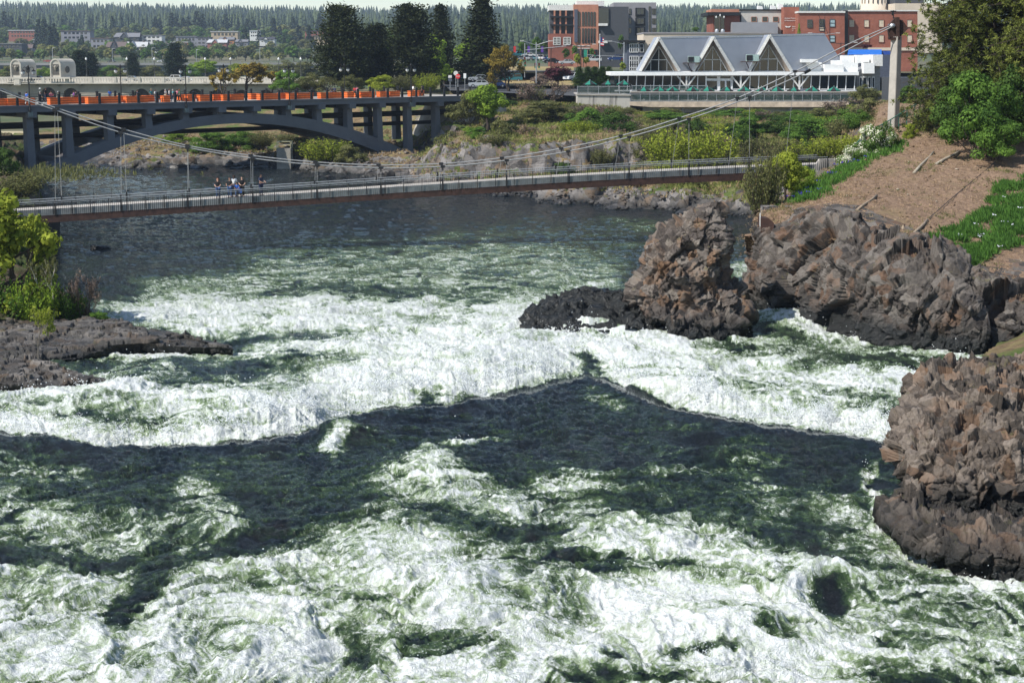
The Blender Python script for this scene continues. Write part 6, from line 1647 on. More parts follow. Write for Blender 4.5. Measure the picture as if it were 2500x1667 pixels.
for i, px in enumerate(pos):
    y = DR - 4.5 - 3.2 * (i % 2); p = WZ(px, y, zl + .02)
    o = link("patio_table", TBM, None, p); tag(o, f"small round table on the long terrace, {['left', 'middle', 'right'][min(2, i // 8)]} part", "table", "tables on the long terrace, " + ['left', 'middle', 'right'][min(2, i // 8)])
    for k in range(2):
        a = (i * 1.3 + k * 3.14); o = link("patio_chair", CHM, None, p + Vector((math.cos(a) * .75, math.sin(a) * .75, 0))); o.rotation_euler = (0, 0, a - math.pi / 2)
        tag(o, f"dark green patio chair on the long terrace, {['left', 'middle', 'right'][min(2, i // 8)]} part", "chair", "chairs on the long terrace, " + ['left', 'middle', 'right'][min(2, i // 8)])

# ================================================================== BUILDINGS BEHIND
def brick_mat(name, a, b, mortar, scale=1.0):
    t = NT(name); co = t.coord(); mp = t.n('Mapping'); t.l(co, mp.inputs[0]); mp.inputs['Rotation'].default_value = (math.pi / 2, 0, 0)
    br = t.n('TexBrick', i_Scale=2.2 * scale, i_Mortar_Size=.012); t.l(mp.outputs[0], br.inputs['Vector'])
    br.inputs['Color1'].default_value = (*a, 1); br.inputs['Color2'].default_value = (*b, 1); br.inputs['Mortar'].default_value = (*mortar, 1)
    t.col(t.mix(.45, br.outputs['Color'], t.ramp(t.noise(.35, 5, .7), [(.35, tuple(x * .7 for x in a)), (.65, tuple(min(1, x * 1.25) for x in b))]))); t.set(.9, 0, .2); return t.m
M_BR1 = brick_mat("orange_brick", (.36, .15, .09), (.42, .19, .12), (.35, .30, .26))
M_BR2 = brick_mat("old_red_brick", (.23, .075, .050), (.30, .11, .07), (.26, .18, .14))
M_BR3 = brick_mat("dark_red_brick", (.20, .07, .05), (.25, .09, .065), (.2, .15, .12))
M_STN = brick_mat("pale_block", (.44, .41, .37), (.50, .47, .42), (.38, .35, .31), .5)
M_DGREY = simple("charcoal_cladding", (.055, .058, .065), .7, var=.12)
M_MGREY = simple("grey_panels", (.24, .23, .24), .7, var=.1, scale=.4)
M_LGREY = simple("light_metal_panels", (.30, .30, .32), .5, .3, var=.08, scale=.3)
M_BEIGE = simple("beige_render", (.55, .47, .37), .9, var=.1, scale=.4)
M_NAVY = simple("slate_blue_cladding", (.07, .08, .11), .7)
def bld(name, px0, px1, py0, py1, d, mat, label, depth=14, cat="building", base=None):
    p = W((px0 + px1) / 2, py1, d); r = empty(name, p, label, cat)
    bx(r, "wall", px0, px1, py0, (base or py1) , d, depth, mat)
    return r
def bx(par, nm, x0, x1, y0, y1, d, th, mat, dd=0.0):
    q = lambda px, py: (lambda p: Vector((p.x, p.y + dd, p.z)))(W(px, py, d))
    return MB().prism([q(x0, y1), q(x1, y1), q(x1, y0), q(x0, y0)], (0, th, 0)).build(nm, mat, par)
def win(par, x0, x1, y0, y1, d, nx=2, ny=2, frame=M_FRAME, dd=-.08, sill=False, glass=None):
    o = bx(par, "window", x0, x1, y0, y1, d, .1, glass or M_GLASS, dd)
    org = par.location; q = lambda px, py: (lambda p: Vector((p.x, p.y + dd - .04, p.z)))(W(px, py, d))
    f = MB(); t = (x1 - x0) * d / F * .05 + .03
    for i in range(nx + 1): x = x0 + (x1 - x0) * i / nx; f.bar(q(x, y1), q(x, y0), t)
    for j in range(ny + 1): y = y0 + (y1 - y0) * j / ny; f.bar(q(x0, y), q(x1, y), t)
    link("window_frame", f.mesh("window_frame", frame, org), o)
    return o
D1 = 425.0
b = bld("apartment_building", 1400, 1461, 12, 165, D1, M_BR1, "tall mid rise with an orange brick tower, glazed corner and charcoal wing behind the restaurant", 20)
bx(b, "base_wing", 1341, 1400, 83, 165, D1, 16, M_BR3, .4); bx(b, "glazed_wing", 1343, 1400, 25, 83, D1, 14, M_DGREY, 1.2); bx(b, "roof_slab", 1340, 1404, 13, 26, D1, 16, M_OFFW, .6); bx(b, "penthouse", 1410, 1478, 1, 14, D1, 10, M_OFFW, 6)
bx(b, "charcoal_wing", 1461, 1535, 17, 165, D1, 18, M_DGREY, .5); bx(b, "corner_glazing", 1462, 1486, 20, 62, D1, .3, M_GLASS, .1)
for x in (1352, 1366, 1380): bx(b, "brick_column", x, x + 4, 26, 83, D1, .8, M_BR1, .4)
for y in (40, 60): bx(b, "balcony", 1343, 1399, y, y + 4, D1, 1.2, M_BLACK, -.2)
for y in (58, 100): bx(b, "balcony", 1461, 1483, y, y + 6, D1, 1.2, M_OFFW, -.8)
bx(b, "slate_bay", 1402, 1410, 24, 104, D1, .8, M_NAVY, -.5)
for y0, y1 in ((30, 64), (70, 106)):
    for x in (1412, 1421, 1428, 1435, 1442, 1449): win(b, x, x + 4.2, y0, y1, D1, 1, 4, M_DGREY)
for x0, x1 in ((1351, 1368), (1376, 1393)): win(b, x0, x1, 92, 110, D1, 2, 4, M_WHITE, dd=.3)
for y in (112, 118): bx(b, "sign_band", 1398, 1440, y, y + 1.5, D1, .2, M_OFFW, -.2)
for x in (1405, 1420, 1435, 1450): win(b, x, x + 9, 122, 140, D1, 1, 1, M_DGREY)
b = bld("grey_apartment_tower", 1498, 1602, 7, 100, 440, M_MGREY, "plain grey apartment tower with dark balconies right of the brick mid rise", 18)
for y0, y1 in ((20, 41), (44, 64), (67, 87)):
    bx(b, "balcony", 1551, 1575, y0, y1, 440, .8, M_BLACK, -.6); win(b, 1555, 1571, y0 + 2, y1 - 5, 440, 2, 1, M_DGREY, dd=-.7)
    for x in (1536, 1592, 1600 - 3): win(b, x, x + 5, y0 + 2, y1 - 5, 440, 1, 1, M_DGREY)
    win(b, 1584, 1589, y0 - 3, y1, 440, 1, 2, M_DGREY)
b = bld("beige_block", 1571, 1883, 82, 180, 320, M_BEIGE, "long low beige block directly behind the three gables", 16)
bx(b, "parapet", 1570, 1884, 79.5, 83, 320, 16.4, M_MGREY, -.2)
b = bld("slate_block", 1531, 1573, 106, 175, 318, M_NAVY, "slate blue two storey block with white framed windows left of the gables", 12)
bx(b, "flat_roof", 1511, 1575, 99, 104, 318, 13, M_BLACK, -.8)
for y0, y1 in ((108, 128), (138, 158), (158, 173)):
    win(b, 1537, 1558, y0, y1, 318, 4, 2, M_WHITE); win(b, 1562, 1571, y0, y1, 318, 1, 2, M_WHITE)
win(b, 1584, 1595, 109, 127, 320, 2, 2, M_DGREY)
D3 = 380.0
b = bld("modern_building", 1740, 1810, 38, 120, D3, M_BR3, "modern low building with dark overhanging roof and orange brick cap at upper right", 12)
bx(b, "overhanging_roof", 1725, 1806, 31, 39, D3, 14, M_BLACK, -2.0); bx(b, "brick_cap", 1737, 1805, 23, 31, D3, 10, M_BR1, .5); bx(b, "glazing", 1744, 1768, 40, 78, D3, .2, M_GLASS, -.15)
b = bld("pale_stone_building", 1806, 1915, 26, 120, D3, M_STN, "pale stone building with three small square windows and white roof vents", 14)
bx(b, "roof_edge", 1805, 1916, 23.5, 27, D3, 14.5, M_BLACK, -.3); bx(b, "metal_annex", 1783, 1893, 56, 84, D3, 3, M_LGREY, -3.5)
for x in (1834, 1861, 1887): win(b, x, x + 13, 42, 54, D3, 1, 1, M_BR1)
for x, h in ((1850, 9), (1882, 10), (1900, 14)):
    p = W(x, 24, D3); MB().prism([p, p + Vector((1.4, 0, 0)), p + Vector((1.2, 0, h * .09)), p + Vector((0, 0, h * .11))], (0, 1.5, 0)).build("roof_vent", M_WHITE, b)
b = bld("brick_stair_tower", 1914, 1951, 18, 120, D3 - 4, M_BR2, "plain red brick tower with white wall lettering and logo", 10)
def text(par, s, px, py, d, hpx, mat, dd=-.12, align='CENTER'):
    c = bpy.data.curves.new("lettering", 'FONT'); c.body = s; c.size = hpx / F * d; c.align_x = align; c.extrude = .01; c.resolution_u = 2
    o = bpy.data.objects.new("lettering_curve", c); COL.objects.link(o); dg = bpy.context.evaluated_depsgraph_get(); me = bpy.data.meshes.new_from_object(o.evaluated_get(dg)); bpy.data.objects.remove(o)
    me.materials.clear(); me.materials.append(mat); p = W(px, py, d)
    o = link("lettering", me, par, Vector((p.x, p.y + dd, p.z)) - Vector(par.location)); o.rotation_euler = (math.pi / 2, 0, 0); return o
text(b, "Spokane Psychology", 1932, 46.5, D3 - 4, 4.1, M_WHITE); text(b, "& Neuropsychology", 1932, 52, D3 - 4, 4.1, M_WHITE)
lg = MB(); q = lambda px, py: W(px, py, D3 - 4) + Vector((0, -.12, 0))
lg.prism([q(1915.5, 64), q(1919, 68), q(1923, 68), q(1923, 65.5)], (0, .05, 0)); lg.prism([q(1931, 64), q(1927.5, 68), q(1924, 68), q(1924, 65.5)], (0, .05, 0)); lg.build("logo", M_WHITE, b)
for i, tx in enumerate(("PARK", "TOWER", "ST")): text(b, tx, 1933.5, 67 + i * 4.6, D3 - 4, 3.6, M_WHITE, align='LEFT')
D4 = 372.0
b = bld("old_brick_building", 1949, 2062, 31, 170, D4, M_BR2, "old red brick warehouse wing with arched windows and fire escape", 20)
bx(b, "cornice", 1948, 2063, 28, 32.5, D4, 20.5, M_OFFW, -.35)
M_PALEW = simple("boarded_pale", (.52, .44, .33), .85); M_BLUEW = simple("blind_blue", (.30, .40, .42), .5)
for x, y0, y1, m in [(1971, 49, 68, M_GLASS), (2000, 48, 66, M_GLASS), (2026, 48, 66, M_BLUEW), (2026, 87, 103, M_BLUEW), (2000, 64, 76, M_PALEW)]: win(b, x, x + 12, y0, y1, D4, 1, 2, M_DGREY, glass=m)
f = MB()
for z in (40, 62, 84): f.bar(q(1995, z) , q(2014, z), .1)
f.bar(W(1996, 36, D4) + Vector((0, -.9, 0)), W(2012, 76, D4) + Vector((0, -.9, 0)), .1); f.bar(W(2012, 36, D4) + Vector((0, -.9, 0)), W(2012, 84, D4) + Vector((0, -.9, 0)), .1)
f.build("fire_escape", M_BLACK, b)
b = bld("old_brick_wing", 2070, 2240, 27, 175, D4 + 6, M_BR2, "old red brick warehouse wing with boarded pale windows behind the pylon", 20)
bx(b, "cornice", 2068, 2242, 25.5, 28.5, D4 + 6, 20.5, M_OFFW, -.35); bx(b, "stone_base", 2070, 2240, 117, 124, D4 + 6, .5, M_BEIGE, -.3)
for y0, y1 in ((49, 67), (86, 104)):
    for x in (2073, 2109, 2145, 2214): win(b, x, x + 12.5, y0, y1, D4 + 6, 1, 1, M_BR3, glass=M_PALEW)
bx(b, "pipe_shaft", 2062, 2070, 26, 175, D4 + 4, 2, M_BLACK)
b = empty("round_tower", W(2145, 22, 460), "round beige tower with narrow slot windows at the top edge of the picture", "tower")
m = MB(); m.lathe((b.location.x, 466, W(2145, 22, 460).z - 8), [(4.4, 0), (4.4, 8), (4.2, 8), (4.2, 13)], 28); m.build("wall", M_BEIGE, b, True)
m = MB()
for a in range(-4, 5): m.box((b.location.x + 4.25 * math.sin(a * .33), 466 - 4.25 * math.cos(a * .33), W(2145, 5, 460).z + .5), (.22, .25, 1.8))
m.build("slots", M_BLACK, b)
b = bld("beige_parking_block", 2185, 2300, 9, 130, 455, M_BEIGE, "beige block with dark glazed top floor beside the round tower", 16); bx(b, "glazed_floor", 2190, 2260, -6, 8, 455, 12, M_DGREY, 2)
b = bld("blue_roofed_hall", 2072, 2176, 134, 190, 300, M_NAVY, "low hall with bright blue ribbed metal roof left of the pylon", 16)
t_ = NT("blue_metal"); wv = t_.n('TexWave', i_Scale=1.1, wave_type='BANDS', bands_direction='X'); t_.l(t_.coord(), wv.inputs['Vector']); t_.col((.012, .13, .50)); t_.set(.5); t_.bump(wv.outputs['Fac'], .8, .08)
MB().prism([W(2070, 136, 300), W(2153, 136, 300), W(2153, 125, 304), W(2072, 125, 304)], (0, .3, .3)).build("roof", t_.m, b)
MB().prism([W(2153, 178, 300), W(2178, 178, 302), W(2178, 125, 304), W(2153, 125, 304)], (0, 8, 0)).build("side_roof", simple("deep_blue_metal", (.008, .04, .20), .6), b)
b = bld("low_dark_building", 2190, 2420, 190, 250, 240, M_DGREY, "low dark building hidden behind the ponderosa", 10)
# ---------------------------------------------------------------- street, car park
def ground_strip(name, pts, mat, z=.06):
    m = MB(); m.add([Vector(p) + Vector((0, 0, z)) for p in pts], [tuple(range(len(pts)))]); o = link(name, m.mesh(name, mat)); tag(o, kind='structure')
CM = {}
def car_meshes(kind, col):
    key = (kind, col)
    if key in CM: return CM[key]
    L, H = (4.7, 1.75) if kind == 'suv' else (4.5, 1.42)
    body = MB(); w = .88
    sec = [(-L / 2, .35), (-L / 2, .75), (-L / 2 + .15, .92), (-L * .22, 1.0), (L * .30, 1.0), (L / 2 - .1, .90), (L / 2, .7), (L / 2, .35)] if kind != 'suv' else [(-L / 2, .4), (-L / 2, .85), (-L / 2 + .2, 1.02), (-L * .2, 1.08), (L * .42, 1.1), (L / 2, 1.0), (L / 2, .4)]
    body.prism([(x, -w, z) for x, z in sec], (0, 2 * w, 0))
    cab = [(-L * .20, 1.0), (-L * .08, H), (L * .20, H), (L * .34, 1.0)] if kind != 'suv' else [(-L * .18, 1.08), (-L * .07, H), (L * .42, H - .03), (L * .48, 1.08)]
    g_ = MB(); g_.prism([(x, -w + .07, z) for x, z in cab], (0, 2 * w - .14, 0))
    ro = MB(); ro.prism([(cab[1][0] - .02, -w + .05, H - .05), (cab[2][0] + .02, -w + .05, H - .05), (cab[2][0], -w + .05, H + .03), (cab[1][0], -w + .05, H + .03)], (0, 2 * w - .1, 0))
    for x0, x1 in ((cab[0], cab[1]), (cab[3], cab[2]), ((L * .07, 1.02), (L * .07, H))):
        for s_ in (-1, 1): ro.bar((x0[0], s_ * (w - .06), x0[1]), (x1[0], s_ * (w - .06), x1[1]), .09)
    wh = MB(); wh.tube([(0, -.11, 0), (0, .11, 0)], .33, 14); wh2 = MB(); wh2.tube([(0, -.12, 0), (0, .12, 0)], .18, 10)
    lt = MB(); lt.box((-L / 2 - .01, 0, .72), (.06, .3, .14))
    cm = simple("car_" + col, CARC[col], .25, .1, var=.03, spec=.6)
    CM[key] = (body.mesh("body", cm), g_.mesh("windows", M_GLASS), ro.mesh("roof", cm), wh.mesh("wheel", M_BLACK), wh2.mesh("rim", M_STEEL), lt.mesh("headlight", M_WHITE), L, w)
    return CM[key]
CARC = {"white": (.70, .70, .70), "silver": (.40, .42, .44), "black": (.015, .015, .018), "blue": (.02, .05, .16), "red": (.35, .02, .02), "grey": (.12, .125, .13), "teal": (.03, .15, .18)}
def car(px, py, d, kind, col, label, group=None, rz=0.0, z=None):
    p = W(px, py, d) if z is None else WZ(px, d, z)
    r = empty("parked_car" if group and "parked" in group else "car", p, label, "car", group, rz); bo, gl, ro, wh, rm, lt, L, w = car_meshes(kind, col)
    link("body", bo, r); link("windows", gl, r); link("roof", ro, r)
    for x in (-L * .31, L * .31):
        for y in (-w + .08, w - .08): o = link("wheel", wh, r, (x, y, .33)); link("rim", rm, o)
    for y in (-.6, .6): link("headlight", lt, r, (0, y, 0))
    return r
zM = W(300, 202, DM).z
for i, (px, off, k, c, lb) in enumerate([(92, 4, 'sedan', 'blue', "dark blue car passing between the two stone pavilions"), (320, 4, 'sedan', 'silver', "silver car half hidden by the viaduct balustrade"), (423, 5, 'suv', 'white', "white estate car driving along the viaduct"), (452, 7, 'sedan', 'white', "white low car following the white estate car on the viaduct")]):
    car(px, 0, DM + off, k, c, lb, z=zM + (.35 if i < 3 else .2))
for px, c, lb in [(117, 'red', "red car on the far highway bridge"), (272, 'black', "black car on the far highway bridge"), (394, 'white', "white car on the far highway bridge")]:
    car(px, 0, DH + 3, 'sedan', c, lb, z=zy(157, DH) + .9)
M_ASPH = simple("asphalt", (.06, .06, .062), .95, var=.2, scale=.4)
ground_strip("road", [WZ(1100, 268, 9.98), WZ(1420, 268, 8.9), WZ(1500, 326, 10.2), WZ(1240, 326, 10.3), WZ(1080, 326, 10.2)], M_ASPH, .25)
ground_strip("car_park", [WZ(1130, 335, float(far_z(335, 1130))), WZ(1420, 335, float(far_z(335, 1420))), WZ(1420, 410, float(far_z(410, 1420))), WZ(1130, 410, float(far_z(410, 1130)))], M_ASPH, .3)
g = np.random.default_rng(77); cl = list(CARC)
spots = [(1215 + 11.5 * i, 150 - .2 * i, 440) for i in range(13)] + [(1150, 196, 300), (1170, 200, 296), (1192, 206, 290), (1208, 214, 284), (1172, 214, 282), (1250, 200, 320), (1128, 205, 300), (1430, 150, 430), (1448, 152, 420), (1345, 155, 410), (1384, 158, 400), (1505, 150, 400), (1515, 146, 410), (1240, 140, 470), (1265, 139, 470), (1290, 140, 470)]
for i, (px, py, d) in enumerate(spots):
    c = cl[int(g.integers(0, len(cl)))]; k = 'suv' if i % 3 == 0 else 'sedan'
    wh_ = "in the long row beyond the lawn" if i < 13 else ("near the end of the street bridge" if i < 20 else "on the street below the brick mid rise")
    car(px, py, d, k, c, f"{c} {'tall' if k == 'suv' else 'low'} parked car {wh_}", f"{c} {'tall' if k == 'suv' else 'low'} cars parked {wh_}", rz=(1.57 + .2 * g.random()) if i < 13 else .3 * g.random())
car(1400, 198, 300, 'suv', 'white', "white pickup on the street left of the cedar row", rz=.8)
# lawn
ground_strip("lawn", [WZ(1190, 300, 10.2), WZ(1410, 300, 10.0), WZ(1400, 400, 13.6), WZ(1230, 400, 13.6)], soil_mat("dry_lawn", (.20, .15, .07), (.36, .27, .13), (.14, .16, .05), .4, .4, bump=0), .35)
def arm_lamp(px, pyb, pyt, d, label, arms=2, dark=False):
    p = W(px, pyb, d); h = (pyb - pyt) / F * d; r = empty("street_lamp", p, label, "street lamp"); m_ = M_BLACK if dark else M_STEEL
    link("pole", MB().tube([(0, 0, 0), (0, 0, h)], .13, 8, .09).mesh("pole", M_RUST if dark else M_STEEL), r)
    for s_ in ((-1, 1) if arms == 2 else (-1,)):
        link("lamp_arm", MB().tube([(0, 0, h * .93), (s_ * 1.5, 0, h * .99), (s_ * 2.6, 0, h * 1.03)], .06, 6).mesh("lamp_arm", m_), r); link("lamp_head", MB().box((s_ * 2.9, 0, h * 1.035), (.8, .3, .12)).mesh("lamp_head", M_OFFW), r)
arm_lamp(1309, 203, 106, 290, "tall bare wood coloured lamp post with twin arms by the purple tree")
arm_lamp(1345, 180, 117, 330, "dark lamp post with twin arms behind the purple tree", dark=True)
arm_lamp(1418, 178, 112, 320, "twin armed lamp post left of the flagpole", dark=True)
arm_lamp(1523, 175, 105, 300, "single armed lamp post before the slate blue block", 1)
arm_lamp(2010, 130, 84, 300, "twin armed lamp behind the third gable roof"); arm_lamp(2052, 140, 106, 290, "twin armed lamp between roof and pylon", dark=True)
# traffic signals
def signal(px, pyb, pyt, d, label, armpx=None, faces=((0, 0),)):
    p = W(px, pyb, d); h = (pyb - pyt) / F * d; r = empty("traffic_signal", p, label, "traffic light")
    m = MB(); m.tube([(0, 0, 0), (0, 0, h)], .10, 8); 
    if armpx: m.tube([(0, 0, h * .8), (armpx / F * d, 0, h * .92)], .07, 6)
    link("pole", m.mesh("pole", M_STEEL), r)
    for fx, fz in faces:
        x = fx / F * d; z = h * .45 + fz / F * d
        o = link("signal_head", MB().box((x, -.2, z), (.38, .3, 1.1)).mesh("signal_head", M_BLACK), r)
        for k, c in enumerate(((.25, .01, .01), (.22, .12, .01), (.02, .35, .16))):
            l_ = MB(); l_.lathe((0, 0, 0), [(.12, 0), (.12, .04)], 10); q_ = link("lens", l_.mesh("lens", simple("lens" + str(k), c, .3)), o, (x, -.36, z + .35 - .35 * k)); q_.rotation_euler = (math.pi / 2, 0, 0)
signal(1281, 190, 108, 310, "traffic signal on a pole with a long arm over the street", 100, ((1, -4), (0, 6)))
signal(1310, 178, 140, 300, "traffic signal with two heads beside the wood coloured lamp post", None, ((-3, 0), (6, 0)))
signal(1522, 170, 132, 305, "traffic signal at the corner by the slate blue block", -95, ((-4, 4), (-70, 20)))
p = W(1464, 170, 300); r = empty("flagpole", p, "pale flagpole with a striped flag hanging beside it", "flagpole")
h = (170 - 88) / F * 300; link("pole", MB().tube([(0, 0, 0), (0, 0, h)], .11, 8, .06).lathe((0, 0, h), [(.1, 0), (.14, .1), (.02, .22)], 8).mesh("pole", M_OFFW), r)
fl = MB(); fr_ = MB()
for k in range(7): (fl if k % 2 else fr_).prism([(.1, 0, h * .93 - k * .24 - .24), (.85, .06, h * .93 - k * .24 - .34), (.85, .06, h * .93 - k * .24 - .10), (.1, 0, h * .93 - k * .24)], (0, .03, 0))
link("red_stripes", fr_.mesh("red_stripes", simple("flag_red", (.45, .02, .03))), r); link("white_stripes", fl.mesh("white_stripes", M_WHITE), r)
link("blue_canton", MB().prism([(.08, -.03, h * .93 - .9), (.5, 0, h * .93 - .95), (.5, 0, h * .93 + .02), (.08, -.03, h * .93 + .02)], (0, .02, 0)).mesh("blue_canton", simple("flag_blue", (.02, .03, .15))), r)
for i, (px, c, lb) in enumerate([(1424, (.02, .22, .14), "green banner on a short pole left of the flagpole"), (1253, (.45, .03, .03), "red banner on a pole above the row of parked cars"), (1287, (.10, .04, .28), "purple and white banner nearest the lawn"), (1320, (.10, .04, .28), "purple banner in the middle above the parked cars"), (1370, (.10, .04, .28), "purple banner below the brick building base")]):
    d = 300 if i == 0 else 430; p = W(px, 165 if i == 0 else 150, d); r = empty("banner", p, lb, "banner"); h = (45 if i == 0 else 38) / F * d
    link("pole", MB().tube([(0, 0, 0), (0, 0, h)], .06, 6).mesh("pole", M_BLACK), r); link("cloth", MB().box((.45, 0, h * .75), (.7, .04, h * .38)).mesh("cloth", simple("cloth" + str(i), c)), r)
# signs near the bridge end
def sign_post(px, pyb, d, label, build):
    p = W(px, pyb, d); r = empty("road_sign", p, label, "sign"); h = 2.6
    link("post", MB().tube([(0, 0, 0), (0, 0, h)], .05, 6).mesh("post", M_STEEL), r); build(r, h)
def octo(r, h):
    s_ = MB(); R_ = .46; s_.prism([(R_ * math.cos(math.pi / 8 + k * math.pi / 4), -.08, h + R_ * math.sin(math.pi / 8 + k * math.pi / 4)) for k in range(8)], (0, .03, 0)); link("plate", s_.mesh("plate", simple("sign_red", (.62, .02, .02), .5)), r)
    c = bpy.data.curves.new("l", 'FONT'); c.body = "STOP"; c.size = .34; c.align_x = 'CENTER'; c.extrude = .005; o = bpy.data.objects.new("l", c); COL.objects.link(o); me = bpy.data.meshes.new_from_object(o.evaluated_get(bpy.context.evaluated_depsgraph_get())); bpy.data.objects.remove(o)
    me.materials.clear(); me.materials.append(M_WHITE); q_ = link("lettering", me, r, (0, -.10, h - .12)); q_.rotation_euler = (math.pi / 2, 0, 0)
sign_post(1118, 222, 262, "red octagonal stop sign at the right end of the street bridge", octo)
sign_post(1113, 220, 268, "round pale sign back beside the stop sign", lambda r, h: link("plate", MB().tube([(0, -.08, h + .5), (0, -.04, h + .5)], .42, 16).mesh("plate", M_OFFW), r))
sign_post(1099, 222, 266, "grey and blue rectangular sign left of the stop sign", lambda r, h: (link("plate", MB().box((0, -.06, h), (.65, .03, .5)).mesh("plate", M_OFFW), r), link("lower_plate", MB().box((0, -.06, h - .6), (.65, .03, .5)).mesh("lower_plate", M_NAVY), r)))
sign_post(1135, 220, 268, "white rectangular sign right of the stop sign", lambda r, h: link("plate", MB().box((0, -.06, h), (.5, .03, .9)).mesh("plate", M_WHITE), r))
# utility pole with transformers and wires
p = W(1757, 100, 330); r = empty("utility_pole", (p.x, p.y, p.z - 4), "utility pole with two grey transformer cans behind the second gable", "utility pole")
link("pole", MB().tube([(0, 0, 0), (0, 0, 9.5)], .14, 8).box((0, 0, 9.0), (2.2, .12, .14)).mesh("pole", M_BARK), r)
for x in (-.75, .6): link("transformer", MB().lathe((x, -.3, 4.2), [(.42, 0), (.45, .1), (.45, 2.1), (.30, 2.35), (.08, 2.45)], 12).mesh("transformer", M_STEEL), r)
link("insulators", MB().lathe((-.9, 0, 9.1), [(.12, 0), (.16, .3), (.05, .5)], 6).lathe((0, 0, 9.5), [(.12, 0), (.16, .3), (.05, .5)], 6).lathe((.9, 0, 9.1), [(.12, 0), (.16, .3), (.05, .5)], 6).mesh("insulators", M_OFFW), r)
p = W(1968, 122, 340); r = empty("billboard", (p.x, p.y, p.z - 3), "white blank rectangular board in front of the old brick building", "billboard")
link("board", MB().box((0, 0, 5.6), (2.9, .25, 1.5)).mesh("board", M_WHITE), r); link("posts", MB().tube([(-1, .1, 0), (-1, .1, 6)], .08, 6).mesh("posts", M_BLACK), r)
# trees of the street side
for px, py, d, w, h, m, k, lb in [(1460 + 53, 131, 400, 16, 46, L_GREEN, 'dec', "slim green street tree against the charcoal wing"), (1380, 148, 400, 22, 30, L_DEEP, 'dec', "small dark green street tree below the brick mid rise"), (1400, 138, 420, 18, 26, L_GREEN, 'dec', "small green street tree beside the base wing"), (1310, 135, 450, 34, 46, L_GREEN, 'deca', "taller green street tree left of the brick mid rise"), (1330, 136, 440, 24, 34, L_DEEP, 'dec', "darker street tree touching the brick mid rise"), (1275, 138, 440, 26, 36, L_GREEN, 'dec', "green street tree at the back of the car park"), (1232, 142, 440, 24, 36, L_OLIVE, 'dec', "olive street tree at the back of the car park"), (1354, 144, 430, 20, 30, L_OLIVE, 'deca', "olive street tree below the brick base wing"), (1443, 142, 420, 14, 24, L_GREEN, 'dec', "small green street tree right of the brick tower"), (1409, 165, 350, 22, 34, L_YELLOW, 'dec', "yellow green young tree on the street corner"), (1430, 160, 350, 18, 20, L_YELLOW, 'dec', "yellow green young tree next to the street corner"), (1942, 86, 350, 9, 28, L_BRIGHT, 'con', "slim bright green cypress before the brick lettering"), (1693, 80, 420, 20, 13, L_GREEN, 'dec', "round green tree top above the beige block"), (2105, 122, 345, 30, 14, L_PURPLE, 'dec', "dark red shrub above the blue roof"), (1518, 178, 295, 18, 26, L_YELLOW, 'dec', "lime shrub before the slate blue block")]:
    far_tree(k, px, d, h, w, m, lb, None, z=W(px, py, d).z)
# small square concrete pier with railing on the far rocks
p = W(693, 405, 209); r = empty("concrete_block_pier", p, "square pale concrete pier with a little yellow railing on the far rocks under the arch", "pier")
w = 34 / F * 209; h = 42 / F * 209
link("block", MB().box((0, w / 2, h / 2 - .6), (w, w, h + 1.2)).mesh("block", t_.m if False else M_CONC_D), r); m = MB()
for a in (0, .5, 1): m.bar((-w / 2, w * a, h), (-w / 2, w * a, h + 1.0), .06); m.bar((w / 2, w * a, h), (w / 2, w * a, h + 1.0), .06)
for z in (.5, 1.0): m.bar((-w / 2, 0, h + z), (w / 2, 0, h + z), .06); m.bar((-w / 2, w, h + z), (w / 2, w, h + z), .06)
link("railing", m.mesh("railing", simple("pale_yellow_paint", (.6, .55, .35), .7)), r)
